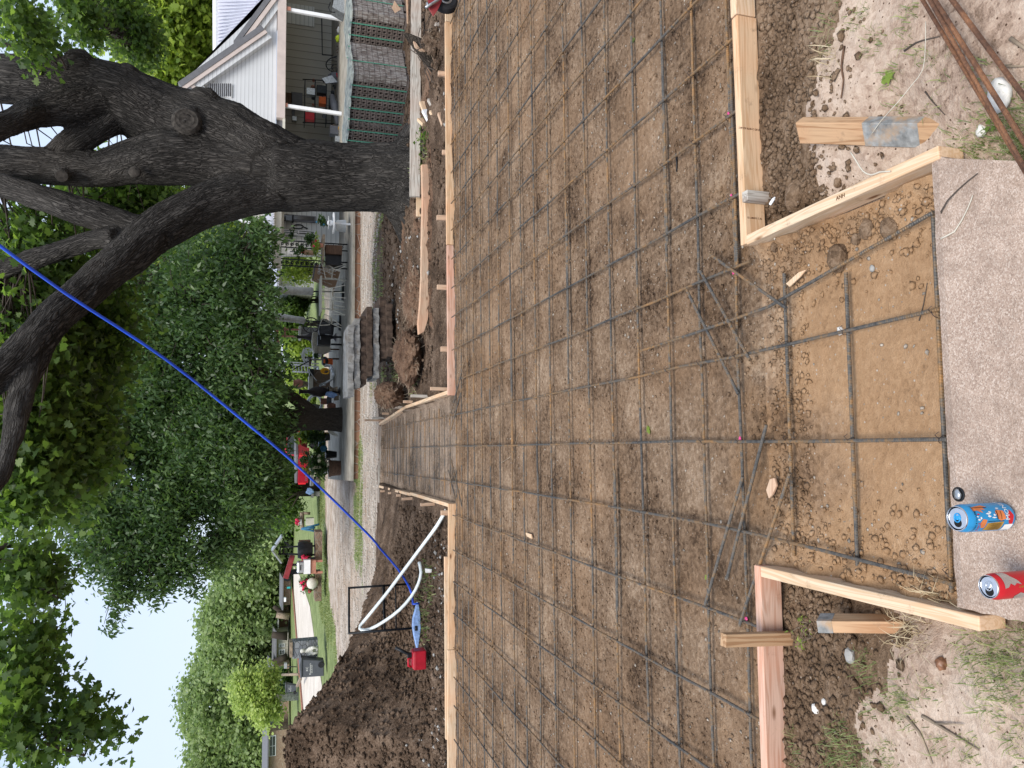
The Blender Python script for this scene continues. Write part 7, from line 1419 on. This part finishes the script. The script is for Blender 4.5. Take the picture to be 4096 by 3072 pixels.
twig_('forked grey twig beyond the outermost rusty bar', 'R', [(1760, 385), (1850, 392), (1955, 380)], .004, 'ash_wood', fork=[((1800, 388), (1840, 375))])
twig_('peeling grey stick at the corner of the photo', 'R', [(1840, 225), (1900, 270), (1955, 315)], .006, 'ash_wood')
twig_('fine dark twig lying on the loose soil in the walk bed', 'G4', [(1355, 530), (1380, 440), (1400, 320)], .002, 'twig', z=-.08)
twig_('short black stick lying in the grid on the house side', 'G1', [(1583, 1020), (1588, 1080), (1582, 1140)], .005, 'metal_black', z=-.07)
twig_('pale root curling in the grid near the middle bar', 'G2', [(425, 1410), (470, 1380), (500, 1350), (520, 1270), (550, 1200)], .0035, 'ash_wood', z=-.07, fork=[((480, 1375), (510, 1385))])
twig_('thin fork of root on the loose soil behind the thick stake', 'R', [(1280, 540), (1320, 600), (1395, 680)], .0025, 'twig')

# ------------------------------------------------------------------ truck
td = 36.; tb = W_('E', 900, 560, td); o = thing('pickup_truck', 'red pickup truck seen from behind past the dark tree trunk', 'truck', (tb.x, td, -.75))
A0 = W_('E', 715, 945, td); u = Vector((math.cos(R(40)), math.sin(R(40)), 0)); v = Vector((-math.sin(R(40)) * -1, 0, 0))
tail_l = W_('E', 780, 945, td); tail_r = W_('E', 780, 560, td); tw = (tail_r - tail_l); uu = Vector((tw.x, 0, 0)); Wt = 1.62; ca = min(1, uu.length / Wt); th_ = math.acos(ca)
ux = Vector((math.cos(th_), -math.sin(th_), 0)); vy = Vector((math.sin(th_), math.cos(th_), 0)); rc = Vector((tail_r.x, td, 0)); zt = W_('E', 640, 750, td).z; zb = W_('E', 790, 750, td).z; g0 = -.75
RM = Matrix((ux, vy, Vector((0, 0, 1)))).transposed()
def tbox(name, mt_, x0, x1, y0, y1, z0, z1, bev=.03): return MB().box(rc + ux * ((x0 + x1) / 2) + vy * ((y0 + y1) / 2) + Vector((0, 0, (z0 + z1) / 2)), (x1 - x0, y1 - y0, z1 - z0), RM).build(name, mt_, o, bevel=bev)
body = MB()
prof = [(0, zb), (0, zt), (2.1, zt), (2.1, zt), (5.3, zt - .02), (5.4, zb)]; arch = lambda c0: [(c0 + .46 * math.cos(a), zb + .42 * math.sin(a)) for a in [R(180 * k / 10) for k in range(11)]]
outl = [(0, zb), (0, zt), (4.65, zt - .03), (4.7, zb)] + arch(3.9) + arch(1.0)
for xs in (0.0, -1.62): body.prism([rc + ux * xs + vy * y + Vector((0, 0, z)) for y, z in outl], -ux * .05 if xs == 0 else ux * .05)
body.box(rc + ux * -.86 + vy * 3.3 + Vector((0, 0, (zt + zb) / 2)), (1.56, 2.6, zt - zb - .02), RM); body.build('body', 'truck_red', o, bevel=.01)
tg = tbox('tailgate', 'truck_red', -1.60, -.06, -.05, .0, zb + .02, zt - .01, .02)
bm_ = W_('E', 748, 880, td)
ttx = text('badge', 'DODGE', .10, face_mtx(rc + ux * -1.30 - vy * .053 + Vector((0, 0, zb + .12)), ux, -vy), 'can_silver', None); ttx.parent = tg; ttx.matrix_basis = Matrix.Translation(-ROOT[tg.name]) @ ttx.matrix_basis
for xs in (-1.66, -.06): tl = tbox('tail_light', 'bright_red', xs, xs + .10, -.07, .06, zb + .12, zt - .04, .01)
tbox('bumper', 'can_silver', -1.68, .02, -.18, -.05, zb - .22, zb - .06, .02); tbox('licence_plate', 'paper_label', -1.0, -.7, -.2, -.185, zb - .2, zb - .08, 0); tbox('bed_rail_cover', 'trim_grey', -1.62, .02, -.02, 1.9, zt + .002, zt + .12, .02)
cab = MB(); cz = zt + .55
cab.prism([rc + ux * -.04 + vy * y + Vector((0, 0, z)) for y, z in [(1.95, zt + .001), (2.1, cz), (3.0, cz), (3.6, zt + .001)]], ux * -1.54); cab.build('cab', 'truck_red', o, bevel=.04); MB().prism([rc + ux * -.02 + vy * y + Vector((0, 0, z)) for y, z in [(2.1, zt + .05), (2.2, cz - .08), (2.9, cz - .08), (3.3, zt + .05)]], ux * .012).build('side_window', 'glass', o); tbox('rear_window', 'glass', -1.4, -.25, 1.92, 2.05, zt + .1, cz - .1, 0)
for yy_ in (1.0, 3.9):
    for xs in (-.02, -1.45):
        c = rc + ux * (xs - .1) + vy * yy_ + Vector((0, 0, g0 + .38)); q_ = ux.to_track_quat('Z', 'Y').to_matrix(); wt = MB().lathe([(.2, -.1), (.36, -.1), (.38, -.07), (.38, .07), (.36, .1), (.2, .1)], 28, c, q_).build('wheel', 'tyre', o, smooth='auto'); child(MB().lathe([(0, .06), (.06, .08), (.1, .05), (.16, .06), (.2, .1), (.21, .08)], 24, c, q_), 'rim', 'galv', wt, smooth='auto')
# flowers, barrel and garden pieces by the patio corner
plant('flower_barrel', 'wooden half barrel planted with pale roses at the patio corner', 'E', 0, 740, 24.9, (1045, 1205, 112, 92), (900, 700, 110, 120), 'dark_wood', flowers=('flower_cream', 22, .075), n=130, seed=31, lsz=(.09, .17))
plant('potted_plant', 'yellow snapdragons rising beside the rose barrel', 'E', 0, 780, 25.3, (960, 1040, 40, 30), (790, 770, 80, 50), 'paper_label', flowers=('flower_yellow', 26, .055), n=30, seed=32)
plant('potted_plant', 'dark iron pot with a leafy green plant beside the rose barrel', 'E', 0, 560, 25.4, (1005, 1150, 60, 40), (930, 500, 70, 60), 'metal_black', n=50, seed=33, leafmt='oak_leaf')
plant('potted_plant', 'spiky yellow green plant against the dark trunk', 'E', 0, 300, 25.6, (960, 1050, 40, 34), (760, 300, 110, 60), 'yellow', leafmt='bright_leaf', n=60, seed=34, lsz=(.12, .22))
plant('potted_plant', 'tall blue green plant in front of the truck wheel', 'E', 0, 330, 25.3, (1000, 1060, 50, 40), (900, 330, 110, 70), 'dark_plastic', n=70, seed=35)
plant('wispy_bush', 'wispy shrub with a few leaves against the truck tailgate', 'E', 0, 610, 26, (1000, 1060, 30, 24), (740, 600, 90, 80), 'dark_plastic', n=34, seed=36)
tag(MB().blob(W_('E', 978, 480, 25.2), (45 * sc_at('E', 25.2), .14, 45 * sc_at('E', 25.2)), 1, .02, 3).build('glass_ball', 'blue_metal', smooth=True), 'dark green gazing ball near the iron pot', 'ball')
tag(panel('carved_boot', 'cream', None, 'E', [(1035, 235), (1060, 225), (1160, 290), (1165, 320), (1100, 300), (1045, 270)], 25.0, .2), 'cream carved ornament tipped at the foot of the dark trunk', 'ornament')
tag(rect('green_jug', 'blue_metal', None, 'E', 915, 375, 1005, 470, 25.5, .3), 'green square jug in front of the truck wheel', 'jug')
tag(panel('stone_pile', 'brown_stone', None, 'E', [(865, 905), (895, 860), (935, 870), (940, 950), (900, 970)], 31, .4), 'pile of field stones at the foot of the small trunk', 'stones')
o = thing('yard_tree', 'slim dark trunk of a yard tree left of the red truck', 'tree', tuple(W_('E', 930, 985, 41))); rod('trunk', 'dark_bark', o, [W_('E', 1010, 985, 41), W_('E', 900, 980, 41), W_('E', 750, 985, 41), W_('E', 500, 985, 41), W_('E', 200, 960, 41)], [.6, .52, .5, .46, .3], 14); rod('side_trunk', 'dark_bark', o, [W_('E', 650, 890, 42), W_('E', 400, 880, 42)], .2, 10)
c = fill([ell('E', 250, 900, 41, 250, 330, 2), ell('E', 380, 1250, 41, 130, 220, 1.5)], 500, 77, gap=.5, gf=.5); leaves('crown', c, 24, .35, (.16, .28), OVATE, 'oak_leaf', o, 78, droop=.6)
b = MB()
for k, y_ in enumerate((1110, 1010, 1190)): b.tube([W_('E', 775, 1045, 40), W_('E', 640, 1060 + 25 * k, 39.8), W_('E', 480 + 40 * k, y_ + 60, 39)], [.06, .05, .02], 6)
b.build('low_branches', 'twig', o, smooth=True)
tag(MB().blob(W_('E', 795, 1045, 39.8), (.16, .14, .2), 3, .25, 2).build('blue_bundle', 'blade_blue'), 'bright blue bundle tied at the foot of the yard tree', 'bundle')
o = thing('stone_bench', 'grey carved garden bench beside the yard tree', 'bench', tuple(W_('E', 930, 1085, 40))); rect('seat', 'old_concrete', o, 'E', 815, 1040, 845, 1130, 40, .5); rect('base', 'old_concrete', o, 'E', 846, 1050, 925, 1110, 40.1, .4)
# sawhorse planter with red flowers
o = thing('log_trestle', 'log trestle of grey poles standing on the lawn', 'trestle', tuple(W_('E', 920, 1450, 38))); rod('top_log', 'ash_wood', o, [W_('E', 690, 1325, 38), W_('E', 695, 1560, 38)], .10, 8); rod('leg', 'ash_wood', o, [W_('E', 700, 1335, 38), W_('E', 800, 1340, 38)], .07)
o = thing('metal_easel', 'blue painted splayed metal stand under the log trestle', 'stand', tuple(W_('P', 1110, 200, 37))); 
for e in [(1085, 95), (1110, 265), (985, 170)]: rod('leg', 'blue_metal', o, [W_('P', 700, 195, 37.5), W_('P', *e, 37)], .05)
rod('brace', 'blue_metal', o, [W_('P', 960, 130, 37.2), W_('P', 965, 240, 37.2)], .03)
plant('flower_pot', 'white bucket of red flowers on the log trestle', 'E', 0, 1455, 37.8, (640, 685, 40, 34), (632, 1445, 24, 44), 'paper_label', flowers=('flower_red', 16, .09), n=26, seed=41)
tag(rect('carved_trough', 'cream', None, 'E', 745, 1405, 850, 1495, 40, .5), 'cream carved stone trough on the lawn', 'trough')
tag(MB().tube([W_('E', 650, 240, 29), W_('E', 655, 200, 29)], .2, 8).build('white_mirror', 'white_paint'), 'white rounded thing showing over the truck side', 'mirror')
# wishing well
wd_ = 35.5; o = thing('wishing_well', 'small wishing well frame with a metal gable roof in the stone planter', 'well', tuple(W_('P', 1000, 680, wd_)))
for x0, y0, x1, y1 in [(590, 600, 950, 570), (560, 760, 900, 770)]: pass
for y_, yt in ((572, 600), (770, 745)): rod('post', 'metal_black', o, [W_('P', 180 if y_ > 600 else 220, yt, wd_), W_('P', 990, y_, wd_)], .05, 4)
for a, e in [((70, 690), (290, 370)), ((75, 700), (270, 960))]: A_, E_ = W_('P', *a, wd_ - .4), W_('P', *e, wd_ - .4); MB().prism([A_, E_, E_ + Vector((0, 1.1, 0)), A_ + Vector((0, 1.1, 0))], (0, 0, .07)).build('roof_panel', 'galv', o)
b = MB(); b.tube([W_('P', 300, 640, wd_), W_('P', 300, 760, wd_)], .05, 6); b.tube([W_('P', 230, 600, wd_), W_('P', 210, 760, wd_)], .05, 4); b.tube([W_('P', 430, 560, wd_), W_('P', 300, 480, wd_)], .05, 4); b.build('windlass', 'metal_black', o); MB().lathe([(.0, -.35), (.3, -.33), (.36, -.1), (.4, .1), (.34, .3), (0, .3)], 20, W_('P', 770, 660, wd_ - .1)).build('cauldron', 'metal_black', o, smooth='auto')
tag(rect('stone_pier', 'red_stone', None, 'P', 640, 470, 900, 580, 36.4, .5), 'pier of pinkish field stones behind the wishing well', 'pier')
# beam pump
o = thing('beam_pump', 'miniature oilfield pump jack with a red walking beam', 'pump jack', tuple(W_('P', 980, 1140, 36.2))); A_, E_ = W_('P', 500, 780, 36), W_('P', 345, 1290, 36); MB().box((A_ + E_) / 2, ((E_ - A_).length, .18, .22), basis(A_, E_)).build('walking_beam', 'red_paint', o)
rect('samson_post', 'metal_black', o, 'P', 425, 1110, 980, 1175, 36.1, .3); rod('pitman', 'metal_black', o, [W_('P', 380, 990, 36), W_('P', 900, 990, 36)], .06); MB().prism([W_('P', *p, 35.95) for p in [(295, 1290), (310, 1340), (400, 1360), (455, 1335), (440, 1305), (370, 1290)]], (0, .2, 0)).build('horse_head', 'metal_black', o)
o = thing('ice_chest', 'white and chrome ice chest on a brown wooden stand', 'ice chest', tuple(W_('P', 1160, 1030, 34.6))); rect('tub', 'white_paint', o, 'P', 750, 890, 893, 1190, 34.6, .5); MB().box((W_('P', 685, 1035, 34.8)), (abs(W_('P', 0, 900, 34.8).x - W_('P', 0, 1160, 34.8).x), .4, .35)).build('chrome_lid', 'can_silver', o, bevel=.06); rect('lid_slot', 'metal_black', o, 'P', 668, 1000, 690, 1115, 34.55, .03); rect('stand', 'terracotta', o, 'P', 896, 900, 1015, 1185, 34.65, .4)
for y_ in (915, 1165): rect('leg', 'terracotta', o, 'P', 1016, y_ - 22, 1165, y_ + 14, 34.7, .15)
tag(rect('stone_planter', 'brown_stone', None, 'P', 1005, 270, 1155, 890, 35.2, 1.2), 'long low stone planter below the wishing well', 'planter'); tag(rect('stone_planter', 'brown_stone', None, 'P', 1000, 1190, 1140, 1790, 35.4, 1.2), 'low stone planter with red flowers and a globe, beyond the ice chest', 'planter')
plant('flower_bed', 'red and white flowers filling the planter beyond the ice chest', 'P', 0, 1400, 35.6, (960, 1000, 150, 140), (850, 1390, 170, 150), 'brown_stone', flowers=('flower_red', 46, .07), n=110, seed=51, cat='flowers'); plant('flower_bed', 'pink red flowers beside the black cauldron', 'P', 0, 860, 35.1, (880, 1000, 40, 34), (810, 850, 90, 60), 'dark_plastic', flowers=('flower_red', 22, .07), n=30, seed=52, cat='flowers')
tag(MB().blob(W_('P', 1400 - 0 * 1, 1400, 35.1) if False else W_('P', 935, 1400, 35.1), (.24, .2, .24), 2, .05, 3).build('cream_globe', 'cream', smooth=True), 'round cream globe at the edge of the flower planter', 'globe')
bin_s = [(34.6, 'L', 510, 345, 885, 1055, 'grey wheeled rubbish bin with white lettering, standing on the nearer lawn'), (66., 'Q', 0, 0, 0, 0, 'smaller looking grey wheeled bin across the street beside the pale trunk')]
def wheelie(label, f, xt, xb, ylt, yrt, ylb, yrb, dep, txt, wheel_y):
    base = W_(f, xb, (ylb + yrb) / 2, dep); o = thing('wheeled_bin', label, 'bin', tuple(base), 'wheeled rubbish bins'); t0, t1, b0, b1_ = W_(f, xt, ylt, dep), W_(f, xt, yrt, dep), W_(f, xb, ylb, dep), W_(f, xb, yrb, dep); dy = abs(t0.x - t1.x) * .95
    MB().add([b0, b1_, b1_ + Vector((0, dy * .75, 0)), b0 + Vector((0, dy * .75, 0)), t0, t1, t1 + Vector((0, dy, 0)), t0 + Vector((0, dy, 0))], [(3, 2, 1, 0), (4, 5, 6, 7), (0, 1, 5, 4), (1, 2, 6, 5), (2, 3, 7, 6), (3, 0, 4, 7)]).build('body', 'bin_grey', o, bevel=.03)
    mid_ = (t0 + t1) / 2 + Vector((0, dy / 2, .0)); wl_ = abs(t0.x - t1.x); MB().prism([mid_ + Vector((-wl_ * .55, -dy * .55, .0)), mid_ + Vector((wl_ * .58, -dy * .55, 0)), mid_ + Vector((wl_ * .62, -dy * .55, .05)), mid_ + Vector((wl_ * .2, -dy * .55, .12)), mid_ + Vector((-wl_ * .5, -dy * .55, .07))], (0, dy * 1.12, 0)).build('lid', 'bin_grey', o, bevel=.02); rod('handle', 'metal_black', o, [mid_ + Vector((wl_ * .64, -dy * .5, .03)), mid_ + Vector((wl_ * .64, dy * .5, .03))], .03)
    for k in (0, 1): c = W_(f, xb - 6, wheel_y, dep) + Vector((0, -.02 + dy * .8 * k, .1)); wt = MB().lathe([(.0, -.03), (.13, -.03), (.14, 0), (.13, .03), (0, .03)], 18, c, Vector((.25, 1, 0)).to_track_quat('Z', 'Y').to_matrix()).build('wheel', 'tyre', o, smooth='auto')
    for s_, sz, fz, fx in txt: text('lettering', s_, sz, face_mtx((b0 + b1_) / 2 + Vector((fx, -.012, 0)) + (t0 + t1 - b0 - b1_) / 2 * fz, (1, 0, 0), (0, -1, 0)), 'paper_label', o)
    return o
w1_ = wheelie(bin_s[0][6], 'Q', 710, 1195, 1165, 760, 1130, 790, 34.6, [('KC', .13, .77, -.02), ('Dumpsters', .105, .62, -.02), ('555-555-5555', .06, .55, -.02), ('918-0000', .03, .87, .02)][:3] and [('KC', .13, .77, -.02), ('Dumpsters', .105, .63, -.02), ('580-656-3578', .06, .55, -.02)], 870)
w2_ = wheelie(bin_s[1][6], 'Q', 365, 585, 1500, 1310, 1480, 1340, 66, [('KC', .12, .72, 0), ('Dumpsters', .10, .58, 0)], 1490)
# stone pillar with statue
pd = 35.6; tag(rect('stone_pillar', 'grey_stone', None, 'Q', 500, 372, 1055, 700, pd, .6), 'square pillar of blue grey cut stone on the lawn', 'pillar'); tag(rect('pillar_cap', 'ash_wood', None, 'Q', 440, 390, 497, 715, pd - .05, .7), 'brown wooden cap laid on the stone pillar', 'cap')
o = thing('statue', 'weathered white statue of a seated child in front of the stone pillar', 'statue', tuple(W_('Q', 1065, 600, 35.1))); s = sc_at('Q', 35.1)
def SP(x, y, d=35.1): return W_('Q', x, y, d)
limb_mesh('figure', [([SP(800, 590), SP(870, 580), SP(930, 570), SP(960, 560)], [.09, .13, .14, .13]), ([SP(800, 590), SP(770, 583), SP(735, 570)], [.06, .06, .09]), ([SP(935, 560), SP(925, 510, 34.9), SP(990, 500, 34.85), SP(1065, 510, 34.9)], [.10, .09, .06, .05]), ([SP(940, 590), SP(945, 640, 34.95), SP(1000, 620, 34.9), SP(1065, 600, 34.95)], [.10, .08, .06, .06]), ([SP(820, 560), SP(870, 510, 34.95), SP(910, 490, 34.9)], [.05, .045, .035]), ([SP(815, 620), SP(850, 670, 35), SP(900, 650, 34.9)], [.05, .045, .035]), ([SP(1000, 560, 35.2), SP(1065, 560, 35.2)], [.18, .22])], .025, 'statue_stone', o, .01, [(SP(722, 568), (.10, .10, .12)), (SP(700, 590), (.07, .08, .06))])
tag(beam('driftwood_log', 'ash_wood', W_('Q', 600, 1350, 57), W_('Q', 680, 1180, 52), .16, .16), 'crooked pale log lying at the street edge beside the nearer bin', 'log')
o = thing('mailbox', 'grey mailbox on a thin post across the street', 'mailbox', tuple(W_('Q', 585, 925, 62))); rod('post', 'metal_black', o, [W_('Q', 380, 920, 62), W_('Q', 590, 925, 62)], .04); rect('box', 'galv', o, 'Q', 312, 855, 375, 960, 62, .4)
tag(rod('fence_post', 'ash_wood', None, [W_('Q', 275, 1100, 64), W_('Q', 625, 1090, 60)], .10, 8), 'leaning grey wooden post beside the mailbox', 'post')
for k, (y_, lab) in enumerate([(235, 'dark trunk nearest the pillar in front of the porch house'), (690, 'leaning dark trunk between the pillar and the mailbox')]):
    o = thing('shade_tree', lab, 'tree', tuple(W_('Q', 385, y_, 88)), 'trunks in front of the far house'); rod('trunk', 'dark_bark', o, [W_('Q', 385, y_, 88), W_('Q', 250, y_ + (60 if k else 5), 88), W_('Q', 40, y_ + (140 if k else -20), 88)], [.5, .42, .34] if not k else [.4, .34, .25], 9)
o = thing('shade_tree', 'pale and dark double trunk beyond the pale street', 'tree', tuple(W_('L', 270, 620, 84))); rod('trunk', 'ash_wood', o, [W_('L', 268, 625, 84), W_('L', 180, 615, 84)], [.35, .28], 9); rod('trunk', 'dark_bark', o, [W_('L', 268, 600, 84.5), W_('L', 210, 590, 84.5), W_('L', 165, 560, 84)], [.3, .26, .2], 9)
